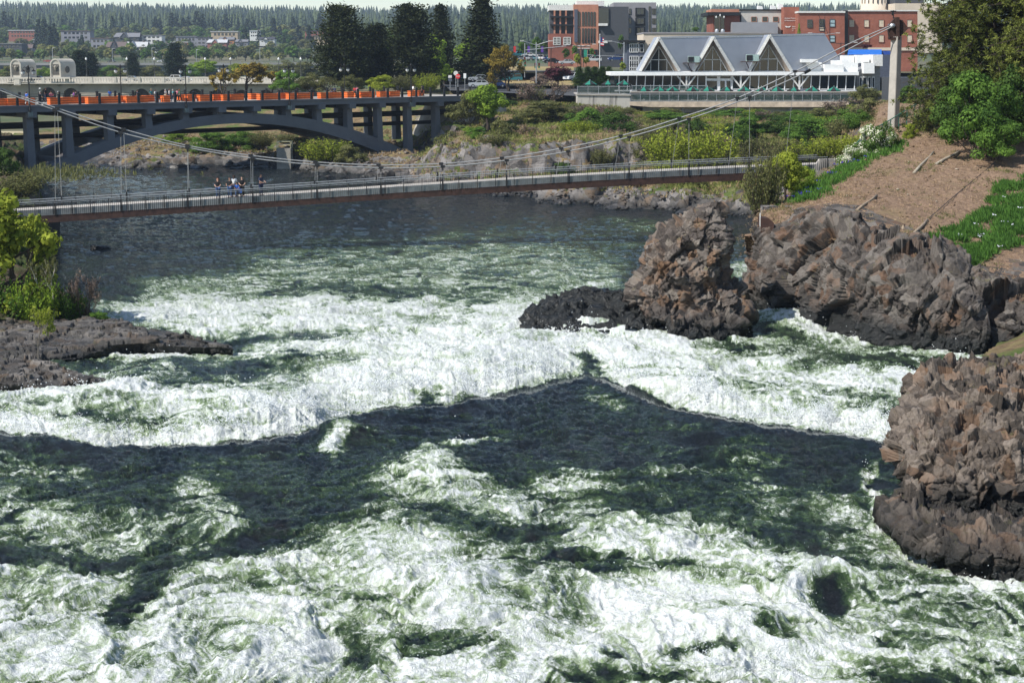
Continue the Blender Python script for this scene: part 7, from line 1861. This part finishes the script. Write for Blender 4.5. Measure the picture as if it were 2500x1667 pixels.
# ================================================================== PEOPLE
def skinned(name, joints, bones, mat, sub=1):
    me = bpy.data.meshes.new("s"); keys = list(joints); me.from_pydata([joints[k][:3] for k in keys], [(keys.index(a), keys.index(b)) for a, b in bones], []); o = bpy.data.objects.new("s", me); COL.objects.link(o)
    m = o.modifiers.new("k", 'SKIN'); m.branch_smoothing = .4
    for k, v in zip(keys, me.skin_vertices[0].data): v.radius = (joints[k][3], joints[k][4] if len(joints[k]) > 4 else joints[k][3])
    me.skin_vertices[0].data[0].use_root = True
    s_ = o.modifiers.new("u", 'SUBSURF'); s_.levels = sub; s_.render_levels = sub
    ev = o.evaluated_get(bpy.context.evaluated_depsgraph_get()); out = bpy.data.meshes.new_from_object(ev); bpy.data.objects.remove(o)
    out.name = name; out.materials.clear()
    for p in out.polygons: p.use_smooth = True
    return out
def pose(kind):
    """joints in metres for a 1.7 m adult facing -Y"""
    J = {'pelvis': (0, 0, .95, .15, .12), 'waist': (0, 0, 1.10, .135, .10), 'chest': (0, 0, 1.30, .17, .115), 'neck0': (0, 0, 1.44, .075), 'neck': (0, -.01, 1.50, .055), 'head': (0, -.02, 1.60, .085, .095), 'crown': (0, -.01, 1.68, .06)}
    for s_, n in ((-1, 'l'), (1, 'r')):
        J['hip' + n] = (s_ * .10, 0, .88, .10); J['knee' + n] = (s_ * .11, -.02, .48, .062); J['ankle' + n] = (s_ * .11, 0, .09, .042); J['toe' + n] = (s_ * .12, -.17, .035, .035)
        J['sho' + n] = (s_ * .18, 0, 1.41, .055); J['elb' + n] = (s_ * .24, .02, 1.13, .043); J['wri' + n] = (s_ * .23, -.06, .90, .030); J['hand' + n] = (s_ * .225, -.09, .82, .032)
    if kind == 'lean':
        for n, s_ in (('l', -1), ('r', 1)): J['elb' + n] = (s_ * .25, -.14, 1.15, .043); J['wri' + n] = (s_ * .17, -.36, 1.06, .030); J['hand' + n] = (s_ * .13, -.43, 1.05, .032)
    if kind == 'walk':
        J['kneel'] = (-.11, -.16, .50, .062); J['anklel'] = (-.11, -.26, .10, .042); J['toel'] = (-.11, -.42, .06, .035); J['kneer'] = (.11, .06, .48, .062); J['ankler'] = (.11, .27, .14, .042); J['toer'] = (.11, .14, .035, .035)
        J['elbl'] = (-.24, .12, 1.15, .043); J['wril'] = (-.24, .10, .93, .03); J['handl'] = (-.24, .08, .85, .032); J['elbr'] = (.24, -.06, 1.15, .043); J['wrir'] = (.22, -.24, .98, .03); J['handr'] = (.22, -.30, .93, .032)
    if kind == 'sit':
        for n, s_ in (('l', -1), ('r', 1)):
            J['knee' + n] = (s_ * .12, -.44, .92, .062); J['ankle' + n] = (s_ * .12, -.46, .50, .042); J['toe' + n] = (s_ * .12, -.62, .46, .035); J['wri' + n] = (s_ * .16, -.30, 1.0, .03); J['hand' + n] = (s_ * .14, -.38, .98, .032)
        J = {k: (v[0], v[1], v[2] - .42, *v[3:]) for k, v in J.items()}
    B = [('pelvis', 'waist'), ('waist', 'chest'), ('chest', 'neck0'), ('neck0', 'neck'), ('neck', 'head'), ('head', 'crown')]
    for n in 'lr': B += [('pelvis', 'hip' + n), ('hip' + n, 'knee' + n), ('knee' + n, 'ankle' + n), ('ankle' + n, 'toe' + n), ('chest', 'sho' + n), ('sho' + n, 'elb' + n), ('elb' + n, 'wri' + n), ('wri' + n, 'hand' + n)]
    return J, B
def scaled(J, keys, k): return {q: (*J[q][:3], *[r * k + .008 for r in J[q][3:]]) for q in keys}
PP_ = {}
def fig(kind):
    if kind in PP_: return PP_[kind]
    J, B = pose(kind); body = skinned("body", J, B, None)
    # five separate fingers and a thumb on each hand, nose and ears as part of the continuous figure's surface
    bm = bmesh.new(); bm.from_mesh(body)
    def nub(a, b, r0, r1):
        mb = MB(); mb.tube([a, ((a[0] + b[0]) / 2, (a[1] + b[1]) / 2, (a[2] + b[2]) / 2 - .004), b], r0, 5, r1); tmp = bpy.data.meshes.new("t"); tmp.from_pydata(mb.v, [], mb.f); bm.from_mesh(tmp); bpy.data.meshes.remove(tmp)
    for n, s_ in (('l', -1), ('r', 1)):
        h = Vector(J['hand' + n][:3]); w = Vector(J['wri' + n][:3]); d = (h - w).normalized(); side_ = Vector((1, 0, 0)) if abs(d.x) < .8 else Vector((0, 1, 0))
        for i, L in enumerate((.055, .068, .064, .05)):
            a = h + side_ * (i - 1.5) * .018; nub(tuple(a), tuple(a + d * L + Vector((0, .012, -.012))), .009, .007)
        nub(tuple(h - side_ * s_ * .02 - d * .02), tuple(h - side_ * s_ * .052 + d * .025), .010, .008)
    hd = Vector(J['head'][:3])
    nub(tuple(hd + Vector((0, -.085, .0))), tuple(hd + Vector((0, -.112, -.022))), .010, .013)
    for s_ in (-1, 1): nub(tuple(hd + Vector((s_ * .08, .005, .02))), tuple(hd + Vector((s_ * .083, .005, -.03))), .012, .008)
    bm.to_mesh(body); bm.free()
    for p in body.polygons: p.use_smooth = True
    shirt = skinned("shirt", scaled(J, ['chest', 'waist', 'pelvis', 'neck0', 'shol', 'shor', 'elbl', 'elbr'], 1.06), [('chest', 'waist'), ('waist', 'pelvis'), ('chest', 'neck0'), ('chest', 'shol'), ('chest', 'shor'), ('shol', 'elbl'), ('shor', 'elbr')], None)
    tr = skinned("trousers", scaled(J, ['pelvis', 'hipl', 'hipr', 'kneel', 'kneer', 'anklel', 'ankler'], 1.10), [('pelvis', 'hipl'), ('pelvis', 'hipr'), ('hipl', 'kneel'), ('hipr', 'kneer'), ('kneel', 'anklel'), ('kneer', 'ankler')], None)
    hz_ = J['head'][2]; hy = J['head'][1]
    def hair(long):
        m = MB(); n = 12; rings = [(.0, .118), (.045, .108), (.085, .09), (.105, .04), (.10, -.03), (.09, -.06 if not long else -.20), (.05, -.07 if not long else -.28)]
        for i in range(len(rings)):
            r, z = rings[i]
            for k in range(n):
                a = 2 * math.pi * k / n; fr = (math.sin(a) < -.35) and z < .06
                rr = r * (.72 if fr and z < .05 else 1.0); yy = rr * math.sin(a) * 1.08 + (.02 if z < .05 else 0)
                if fr and z < .05: yy = max(yy, -.02); 
                m.v.append((rr * math.cos(a), hy + yy + .01, hz_ + z))
        for i in range(len(rings) - 1):
            for k in range(n): m.f.append((i * n + k, i * n + (k + 1) % n, (i + 1) * n + (k + 1) % n, (i + 1) * n + k))
        return m.mesh("hair", None, smooth=True)
    sh = MB()
    for n in 'lr':
        a = Vector(J['ankle' + n][:3]); t = Vector(J['toe' + n][:3]); sh.tube([tuple(a + Vector((0, .05, -.05))), tuple((a + t) / 2 + Vector((0, 0, -.02))), tuple(t)], .052, 7, .040)
    ey = MB()
    for s_ in (-1, 1): ey.box((s_ * .032, hy - .088, hz_ + .018), (.022, .012, .010))
    ey.box((0, hy - .086, hz_ - .045), (.045, .012, .008))
    PP_[kind] = (body, shirt, tr, hair(False), hair(True), sh.mesh("shoes", None, smooth=True), ey.mesh("face", None))
    return PP_[kind]
SK = [simple("skin_light", (.50, .30, .21), .6, var=.05), simple("skin_tan", (.36, .20, .13), .6, var=.05), simple("skin_brown", (.16, .08, .05), .6, var=.05)]
CL = {"black": (.012, .012, .014), "navy": (.02, .03, .07), "blue jeans": (.05, .10, .22), "white": (.70, .70, .68), "teal": (.02, .22, .25), "blue": (.03, .12, .45), "olive": (.10, .11, .05), "pink": (.50, .16, .22), "grey": (.18, .18, .19), "red": (.40, .03, .03), "purple": (.18, .06, .22), "khaki": (.32, .26, .17), "dark green": (.02, .10, .05)}
HC = {"black": (.008, .007, .006), "brown": (.06, .03, .015), "auburn": (.20, .06, .02), "grey": (.35, .34, .32)}
FMC = {}
def person(p, rz, kind, top, bot, hair, label, longh=False, skin=0, scale=1.0, group=None, hat=None):
    r = empty("person", p, label, "person", group, rz); r.scale = (scale,) * 3
    parts = fig(kind)
    mats = (SK[skin], simple("cloth_" + top.replace(' ', '_'), CL[top], .85), simple("cloth_" + bot.replace(' ', '_'), CL[bot], .85), simple("hair_" + hair, HC[hair], .7), None, M_BLACK, M_BLACK)
    for i, nm in ((0, "body"), (1, "shirt"), (2, "trousers"), (4 if longh else 3, "hair"), (5, "shoes"), (6, "face_features")):
        m = mats[3] if i == 4 else mats[i]; key = (kind, i, m.name)
        if key not in FMC: me = parts[i].copy(); me.materials.clear(); me.materials.append(m); FMC[key] = me
        link(nm, FMC[key], r)
    if hat: link("hat", MB().lathe((0, -.01, 1.66), [(.17, 0), (.16, .015), (.10, .02), (.095, .08), (.03, .10)], 12).mesh("hat", simple("cloth_" + hat, CL[hat])), r)
    return r
def on_foot(px, b=.12):
    t = (np.clip(px, -140, 2020) + 140) / 2160 * 48; k = min(47, int(t)); q = st[k].lerp(st[k + 1], t - k) + back * b - up * RAILH
    return q
fz = math.atan2(-ax.y * 0 + 0.0, 1.0)
person(on_foot(532), .1, 'lean', "black", "blue jeans", "auburn", "person with long auburn hair and dark top, leftmost of the footbridge group", True, 0)
person(on_foot(561), -.15, 'lean', "black", "blue jeans", "black", "person in black t-shirt and jeans leaning on the footbridge rail beside the child", True, 1)
person(on_foot(571, .32), 0, 'stand', "white", "navy", "black", "tall person in pale blue and white top standing behind the group on the footbridge", True, 2, 1.08)
person(on_foot(578, .1), .1, 'lean', "blue", "blue jeans", "black", "child in blue clothes at the footbridge rail in front of the tall person", False, 1, .72)
person(on_foot(591), .2, 'lean', "black", "black", "black", "person in black hoodie and black trousers leaning on the footbridge rail", True, 0)
person(on_foot(637), .9, 'lean', "navy", "navy", "black", "person in navy t-shirt standing apart at the right of the footbridge group", False, 1, 1.07)
p = on_foot(584, .12); r = empty("stroller", p, "small blue stroller between the people on the footbridge", "stroller")
m = MB(); m.prism([(-.2, -.1, .35), (.2, -.1, .35), (.2, .25, .45), (-.2, .25, .45)], (0, 0, .35)); link("seat", m.mesh("seat", simple("cloth_blue", CL["blue"])), r)
for x in (-.2, .2):
    for y in (-.15, .3): link("wheel", MB().tube([(x - .02, y, .1), (x + .02, y, .1)], .10, 10).mesh("wheel", M_BLACK), r)
m = MB(); m.bar((-.2, .25, .4), (-.2, .5, .95), .03); m.bar((.2, .25, .4), (.2, .5, .95), .03); m.bar((-.2, .5, .95), (.2, .5, .95), .03); link("handle", m.mesh("handle", M_BLACK), r)
PB = [(66, 2.0, 'walk', "blue", "white", "brown", 2.2, "person in blue dress-like top and white trousers walking by the leftmost near lamp"), (99, 1.6, 'sit', "grey", "black", "grey", .8, "person with white cap seated on a bicycle near the left end of the street bridge"), (113, 3.2, 'stand', "black", "navy", "brown", .4, "person in black standing beside the seated cyclist"),
      (126, 3.2, 'lean', "pink", "navy", "brown", 2.6, "person in pink top bending over the planters at left"), (143, 2.0, 'stand', "olive", "khaki", "grey", 1.2, "person in olive shirt and cap standing at the railing"), (181, 3.4, 'sit', "purple", "black", "brown", 1.5, "cyclist in purple in front of the second dark arch"),
      (186, 4.6, 'sit', "black", "navy", "black", 1.7, "cyclist in black next to the purple cyclist"), (269, 7.5, 'stand', "blue", "grey", "brown", 0, "person in bright blue seen over the planters"), (336, 2.0, 'walk', "navy", "black", "brown", 1.2, "person in navy walking left of the middle arch"),
      (370, 5.5, 'stand', "teal", "grey", "brown", .4, "person in teal top with straw hat"), (380, 2.2, 'stand', "white", "grey", "brown", .6, "person with white shirt and backpack near the middle lamp"), (405, 4.4, 'walk', "grey", "khaki", "grey", 1.9, "person in grey coat behind the bench"), (414, 5.0, 'stand', "white", "blue jeans", "brown", 1.0, "person in white top and jeans behind the bench"),
      (423, 3.0, 'walk', "teal", "navy", "grey", 1.4, "person in teal shirt walking right of the bench"), (433, 3.2, 'walk', "pink", "black", "brown", 1.7, "person in pink beside the second near lamp"), (439, 2.6, 'walk', "dark green", "black", "auburn", 1.6, "person in dark green with auburn hair beside the second near lamp"),
      (811, 4.4, 'stand', "black", "navy", "black", 2.0, "person in black before the first pine"), (818, 5.2, 'stand', "navy", "black", "black", 2.0, "person in navy before the first pine"), (866, 3.2, 'walk', "red", "black", "black", 2.0, "person in red right of the far lamp"), (872, 3.8, 'walk', "pink", "grey", "brown", 2.0, "person in pink right of the far lamp"),
      (1009, 7.0, 'walk', "white", "black", "brown", 1.6, "person in white beside the rightmost near lamp"), (1030, 3.0, 'walk', "black", "black", "black", 1.2, "person in dark clothes leaving the right end of the street bridge")]
for px, off, kind, top, bot, hr, rz, lb in PB:
    q = bp(px, 250, off); t = (Vector((q.x, q.y, 0)) - Vector((BL.x, BL.y, 0))).dot(bd)
    r = person(bt(t, ZD, off) + (up * .42 if 'ycl' in lb else up * 0), brz + rz, kind, top, bot, hr, lb, hr == "auburn", int(px) % 3, 1.03, hat="khaki" if "hat" in lb else ("white" if "cap" in lb and kind == 'sit' else None))
    if 'ycl' in lb:
        b = empty("bicycle", bt(t, ZD, off), "bicycle under the " + ("purple cyclist" if top == "purple" else "black clad cyclist beside the purple one" if hr == "black" else "seated cyclist with white cap" if px < 105 else "cyclist before the second dark arch"), "bicycle", None, brz + rz + math.pi / 2)
        for x in (-.52, .52):
            w_ = MB(); w_.tube([(x + .33 * math.cos(a), 0, .34 + .33 * math.sin(a)) for a in np.linspace(0, 2 * math.pi, 17)], .02, 5); link("wheel", w_.mesh("wheel", M_BLACK), b)
        f_ = MB(); f_.bar((-.52, 0, .34), (-.15, 0, .85), .03); f_.bar((-.15, 0, .85), (.38, 0, .85), .03); f_.bar((.38, 0, .95), (.52, 0, .34), .03); f_.bar((-.52, 0, .34), (-.05, 0, .32), .03); f_.bar((-.05, 0, .32), (.38, 0, .82), .03); f_.bar((-.05, 0, .32), (-.15, 0, .88), .03); link("frame", f_.mesh("frame", M_STEEL), b)
        link("handlebar", MB().bar((.36, -.25, 1.0), (.36, .25, 1.0), .03).mesh("handlebar", M_BLACK), b); link("saddle", MB().box((-.16, 0, .90), (.25, .13, .05)).mesh("saddle", M_BLACK), b)
for px, off, lb in [(397, 2.8, "low orange timber bench by the middle of the street bridge, left one"), (462, 2.8, "low orange timber bench by the second near lamp"), (890, 2.4, "low orange bench at the right end planters")]:
    q = bp(px, 250, off); t = (Vector((q.x, q.y, 0)) - Vector((BL.x, BL.y, 0))).dot(bd); r = empty("bench", bt(t, ZD, off), lb, "bench", None, brz)
    link("seat", MB().box((0, 0, .45), (1.9, .5, .09)).mesh("seat", M_ORANGE), r)
    for x in (-.75, .75): link("leg", MB().box((x, 0, .2), (.12, .45, .4)).mesh("leg", M_ORANGE), r)
# ================================================================== SLOPE AND BANK DETAILS
g = np.random.default_rng(31)
SV = SLOPE.reshape(-1, 3); SPX, SPY = project(SV[:, 0], SV[:, 1], SV[:, 2])
def inpoly(px, py, poly):
    c = np.zeros(len(px), bool); n = len(poly)
    for i in range(n):
        x0, y0 = poly[i]; x1, y1 = poly[(i + 1) % n]
        c ^= ((y0 > py) != (y1 > py)) & (px < (x1 - x0) * (py - y0) / (y1 - y0 + 1e-9) + x0)
    return c
def scatter(V, sel, n, j=.3, w=None):
    idx = np.nonzero(sel)[0]
    if len(idx) == 0: return np.zeros((0, 3))
    i = idx[g.integers(0, len(idx), n)]; return V[i] + g.normal(size=(n, 3)) * [j, j, 0]
def blades(P, per, h, w, spread=.5, lean=(0, 0)):
    n = len(P) * per; c = np.repeat(P, per, 0) + g.normal(size=(n, 3)) * [.10, .10, .0]
    d = g.normal(size=(n, 3)) * spread + np.array([lean[0], lean[1], 1.0]); d /= np.linalg.norm(d, axis=1, keepdims=True)
    L = h * (.5 + .8 * g.random(n)); q = np.cross(d, g.normal(size=(n, 3))); q /= np.linalg.norm(q, axis=1, keepdims=True)
    T = d * (L / 2)[:, None]; return quads(c + T, T, q * w, np.repeat(g.random(len(P)), per) * .6 + .4 * g.random(n))
def stuff(name, data, mat, label, cat):
    V, Fc, tn = data; o = link(name, np_mesh(name, V, Fc, mat, False, {'tone': tn})); tag(o, label, cat, kind='stuff')
IRIS1 = [(1925, 500), (1985, 490), (2060, 440), (2140, 390), (2200, 372), (2215, 350), (2170, 345), (2110, 372), (2040, 420), (1990, 455)]
IRIS2 = [(2262, 600), (2290, 560), (2330, 568), (2400, 520), (2440, 450), (2520, 430), (2560, 560), (2500, 600), (2430, 620), (2400, 640), (2370, 655), (2350, 630), (2300, 615)]
hole = fbm(SV[:, 0] / 1.6, SV[:, 1] / 1.6, 3, 9) > -.12
M_IRIS = leaf_mat("iris_blades", (.02, .06, .012), (.13, .27, .045), .35)
dA = blades(scatter(SV, inpoly(SPX, SPY, IRIS1), 1500, .3), 9, .42, .030, .35); dB = blades(scatter(SV, inpoly(SPX, SPY, IRIS2) & hole, 2600, .2), 10, .44, .032, .40, (-.3, 0))
stuff("iris_bed", dA, M_IRIS, "band of green iris leaves along the edge of the dry slope", "plants")
stuff("iris_bed", dB, M_IRIS, "spreading patch of green iris leaves on the dry slope at the right edge", "plants")
for k, (sel, c, nm, n) in enumerate([(inpoly(SPX, SPY, [(1910, 505), (2000, 450), (2100, 385), (2120, 395), (1960, 495)]), (.06, .03, .42), "violet iris flowers dotted along the leafy band", 26), (inpoly(SPX, SPY, IRIS2), (.80, .80, .86), "white iris flowers dotted over the leafy patch", 14)]):
    P = scatter(SV, sel, n, .3); P[:, 2] += .45; V, Fc, tn = blades(P, 6, .11, .04, 1.2); stuff("iris_flowers", (V, Fc, tn), leaf_mat("petal" + str(k), c, tuple(min(1, x * 1.3) for x in c), .3), nm, "flowers")
vis = (SPX > 1800) & (SPX < 2650) & (SPY > 230) & (SPY < 760)
stuff("dry_grass", blades(scatter(SV, vis, 9000, .3), 7, .17, .014, .9), leaf_mat("straw", (.20, .13, .07), (.52, .38, .23), .2), "sparse dry straw tufts all over the brown slope", "grass")
stuff("green_weeds", blades(scatter(SV, vis & (fbm(SV[:, 0] / 4, SV[:, 1] / 4, 3, 19) > .30), 900, .3), 8, .22, .02, .8), L_OLIVE, "small grey green weeds scattered over the brown slope", "plants")
def clods(P, s0, s1, mat, name, label, cat):
    n = len(P); T = np.array([[1, 0, 0], [-1, 0, 0], [0, 1, 0], [0, -1, 0], [0, 0, 1], [0, 0, -1]], float)
    s_ = s0 + (s1 - s0) * g.random(n) ** 3; V = (P[:, None] + T[None] * s_[:, None, None] * (.5 + .8 * g.random((n, 6, 1)) ) * [1, 1, .6] + g.normal(size=(n, 6, 3)) * s_[:, None, None] * .15).reshape(-1, 3)
    F8 = np.array([[0, 2, 4], [2, 1, 4], [1, 3, 4], [3, 0, 4], [2, 0, 5], [1, 2, 5], [3, 1, 5], [0, 3, 5]]); Fc = (np.arange(n)[:, None, None] * 6 + F8[None]).reshape(-1, 3)
    o = link(name, np_mesh(name, V, Fc, mat)); tag(o, label, cat, kind='stuff')
clods(scatter(SV, vis, 5200, .3), .03, .17, M_SOIL, "soil_clods", "loose brown clods and crumbs on the dry slope", "soil")
clods(scatter(SV, vis & (SPY < 640), 260, .3), .03, .16, simple("chalky_stone", (.42, .36, .28), .95), "loose_stones", "pale loose stones dotted on the dry slope", "stones")
def on_slope(px, py):
    k = np.argmin((SPX - px) ** 2 + (SPY - py) ** 2 + 0 * SPX); return Vector(SV[k])
M_LOG = simple("weathered_wood", (.26, .20, .14), .95, var=.45, scale=5, bump=.5); M_LOGP = simple("bleached_wood", (.30, .26, .20), .95, var=.35, scale=4, bump=.5)
for x0, y0, x1, y1, r_, m, nm, lb in [(2232, 424, 2278, 375, .11, M_LOGP, "log", "bleached knotty log lying on the slope, left of the two below the bush"), (2286, 404, 2342, 373, .12, M_LOGP, "log", "bleached knotty log lying on the slope right under the bush"), (2090, 516, 2140, 479, .09, M_LOG, "plank", "thin weathered plank lying on the slope above the cliff top"),
        (2220, 585, 2265, 540, .11, M_LOG, "timber_post", "dark weathered timber lying at the lower end of the slope cable"), (2188, 354, 2219, 398, .045, M_OFFW, "stick", "thin white stick lying on the upper slope")]:
    a, b = on_slope(x0, y0) + up * r_ * .7, on_slope(x1, y1) + up * r_ * .7
    o = MB().tube([a, a.lerp(b, .3) + Vector((0, 0, .03)), a.lerp(b, .7) + Vector((.03, 0, 0)), b], r_, 9, r_ * .8).build(nm, m, None, True); tag(o, lb, nm.replace('_', ' '))
pts_ = [on_slope(x, y) + up * .12 for x, y in [(2268, 537), (2320, 492), (2366, 452), (2410, 416), (2455, 376), (2500, 340)]]
tag(MB().tube(pts_, .025, 5).build("steel_cable", M_BLACK, None), "thin dark cable stretched up the dry slope", "cable")
# light fixture and rail at the cliff top
p = on_slope(2190, 600); r = empty("lamp_bracket", p, "rusty forked metal bracket on a short post at the cliff top", "bracket")
m = MB(); m.tube([(0, 0, -.4), (0, 0, 1.0)], .05, 6); m.tube([(-.42, 0, 1.12), (-.38, 0, .98), (0, 0, .92), (.34, 0, 1.0), (.38, 0, 1.25)], .035, 6); link("post", m.mesh("post", M_RUST), r); link("shade", MB().lathe((.3, 0, .95), [(.03, .25), (.09, .1), (.12, 0)], 8).mesh("shade", M_LOG), r)
a, b = on_slope(2205, 605) + up * .35, on_slope(2252, 622) + up * .3
m = MB(); m.bar(a, b, .05); m.bar(b - up * .6, b + up * .1, .07); tag(m.build("pipe_rail", M_RUST, None), "bent rusty pipe rail along the cliff edge right of the forked bracket", "rail")
# green fence
fn = [W(1925, 525 - 10, 97), W(2030, 415, 112), W(2114, 326, 124), W(2175, 292, 125.2), W(2234, 256, 126.5), W(2275, 238, 128)]
fr = empty("green_fence", (fn[2].x, fn[2].y, fn[2].z - 1.2), "green wire mesh fence with top rail climbing beside the white blossom bushes", "fence"); M_GF = simple("fence_green", (.03, .14, .10), .5)
m = MB(); mm = MB()
for a, b in zip(fn[1:-1], fn[2:]):
    m.bar(a, b, .07)
    for i in range(3): q = a.lerp(b, i / 3); link("fence_post", MB().bar(q, q - up * 1.5, .06).mesh("fence_post", M_GF, fr.location), fr)
    n_ = int((b - a).length / .16)
    for i in range(n_): q = a.lerp(b, i / n_); q2 = a.lerp(b, min(1, (i + 5) / n_)); mm.bar(q, q2 - up * 1.2, .010); mm.bar(q2, q - up * 1.2, .010)
m.build("top_rail", M_GF, fr); mm.build("wire_mesh", M_GF, fr)
# broken brick wall at the gap
w0, w1 = W(1857, 560, 89.2), W(1905, 560, 88.8)
m = MB(); m.prism([W(1857, 618, 88.6), W(1884, 612, 88.3), W(1890, 545, 88.4), W(1878, 534, 88.5), W(1858, 532, 88.6)], (0, 1.2, 0)); o = m.build("brick_wall", brick_mat("dark_brick", (.045, .024, .019), (.065, .034, .026), (.06, .05, .045), 1.6), None)
tag(o, "broken dark brick wall end with white pipe at the edge of the cliff", "wall"); q0 = W(1856, 615, 88.7); q1 = W(1856, 520, 88.9)
link("drain_pipe", MB().tube([q0, q1], .035, 6).mesh("drain_pipe", M_OFFW, o.location), o)
for px, py, d, w, lb in [(1878, 512, 94, .85, "flat topped pale stone block left one on the wall edge"), (1936, 513, 93.5, .85, "flat topped pale stone block right one at the foot of the slope")]:
    p = W(px, py, d); bm = bmesh.new(); bmesh.ops.create_cube(bm, size=1.0); bmesh.ops.bevel(bm, geom=bm.edges[:], offset=.09, segments=1)
    for v in bm.verts: v.co = Vector((v.co.x * w * 1.25, v.co.y * w, v.co.z * .5)) + Vector(g.normal(size=3) * .025)
    me = bpy.data.meshes.new("stone_block"); bm.to_mesh(me); bm.free(); me.materials.append(M_FARROCK); tag(link("stone_block", me, None, p), lb, "stone")
# ---- north bank: grass, scrub and shore stones
BV = BANK.reshape(-1, 3); BPX, BPY = project(BV[:, 0], BV[:, 1], BV[:, 2]); bz = BV[:, 2]
dens = fbm(BV[:, 0] / 6, BV[:, 1] / 6, 3, 15)
vb = (BPX > 280) & (BPX < 2200) & (BV[:, 1] < 262) & (bz > 1.0)
vt = vb & (BPX > 1030)
stuff("bank_grass", blades(scatter(BV, vt & (dens > -.2), 16000, .35), 6, .55, .05, .55), leaf_mat("bank_grass_blades", (.07, .085, .02), (.30, .32, .09), .3), "long green and straw grass covering the far bank below the restaurant", "grass")
stuff("bank_dry_grass", blades(scatter(BV, vb & (dens < .1), 9000, .35), 6, .50, .05, .7), leaf_mat("bank_straw", (.16, .11, .055), (.44, .33, .18), .2), "dry tan grass on the far bank and rocks", "grass")
shp = (bz > -.3) & (bz < 1.7) & (BPX > 1080) & (BV[:, 1] < 186)
clods(scatter(BV, shp, 5200, .4), .06, .50, M_FARROCK, "shore_stones", "grey angular stones along the waterline beyond the footbridge", "stones")
clods(scatter(BV, (bz > -.3) & (bz < 2.5) & (BPX > 280) & (BPX < 1100) & (BV[:, 1] > 180), 1500, .4), .08, .7, M_FARROCK, "far_shore_stones", "grey stones along the far waterline under the arch bridge", "stones")
sel = np.nonzero(vt & (BPX > 1100) & (bz > 1.6) & (BPX < 2140))[0]
KIND = [('shrub', L_GREEN, "mid green"), ('shrub', L_OLIVE, "olive"), ('willow', L_OLIVE, "feathery olive"), ('willow', L_YELLOW, "feathery yellow green"), ('bare', L_DRY, "bare brown twiggy"), ('shrub', L_DEEP, "deep green")]
cnt = 0
used_ = []
while cnt < 95:
    k = sel[g.integers(0, len(sel))]; x, y, z = BV[k]
    if any((x - a) ** 2 + (y - b) ** 2 < 9 for a, b in used_): continue
    px_, py_ = project(x, y, z)
    wn = (1480 < px_ < 2140) or g.random() < .4
    if not wn: continue
    used_.append((x, y)); kd, mt, nm = KIND[int(g.integers(0, 6))]
    zone = "on the bluff" if px_ < 1480 else ("below the restaurant deck" if y > 195 else "just beyond the footbridge")
    plant(kd, px_, py_ + 2, y, 45 + 50 * g.random(), (24 + 32 * g.random()) * (.45 if y > 205 else .9), mt, f"{nm} bush in the scrub {zone}", f"{nm} bushes in the scrub {zone}", var=cnt % 2); cnt += 1
# scrub on the left bank
stuff("left_bank_grass", blades(scatter(np.array([list(p_) for p_ in [W(20, 430, 150)]]).repeat(2, 0), np.array([True, True]), 900, 5.0), 6, .6, .05, .6), L_OLIVE, "rough olive grass on the mound at the left beyond the footbridge", "grass")
clods(scatter(np.asarray([list(WZ(px, d, .05)) for px, d in [(150, 70), (120, 72), (60, 73)]]), np.array([True] * 3), 1, .1), .1, .2, M_WET, "awash_stones", "small dark stones awash between the two slabs at left", "stones")

# ---- one label per thing: alike neighbours are told apart by their order from the left
ORDW = ["leftmost"] + (lambda u, t: [u[i] if i < 20 else t[i // 10] + ("-" + u[i % 10] if i % 10 else "") for i in range(2, 60)])(
    ["zeroth", "first", "second", "third", "fourth", "fifth", "sixth", "seventh", "eighth", "ninth", "tenth", "eleventh", "twelfth", "thirteenth", "fourteenth", "fifteenth", "sixteenth", "seventeenth", "eighteenth", "nineteenth"],
    ["", "", "twenty", "thirty", "forty", "fifty"])
same = {}
for o in list(COL.objects):
    if o.parent is None and o.get('label') and not o.get('kind'): same.setdefault(o['label'], []).append(o)
for lab, os_ in same.items():
    if len(os_) < 2: continue
    os_.sort(key=lambda o: project(o.location.x, o.location.y, o.location.z)[0])
    for i, o in enumerate(os_):
        o['label'] = lab + (", leftmost" if i == 0 else (f", {ORDW[i]} from left" if len(lab.split()) > 11 else f", {ORDW[i]} from the left"))
        if not o.get('group'): o['group'] = lab
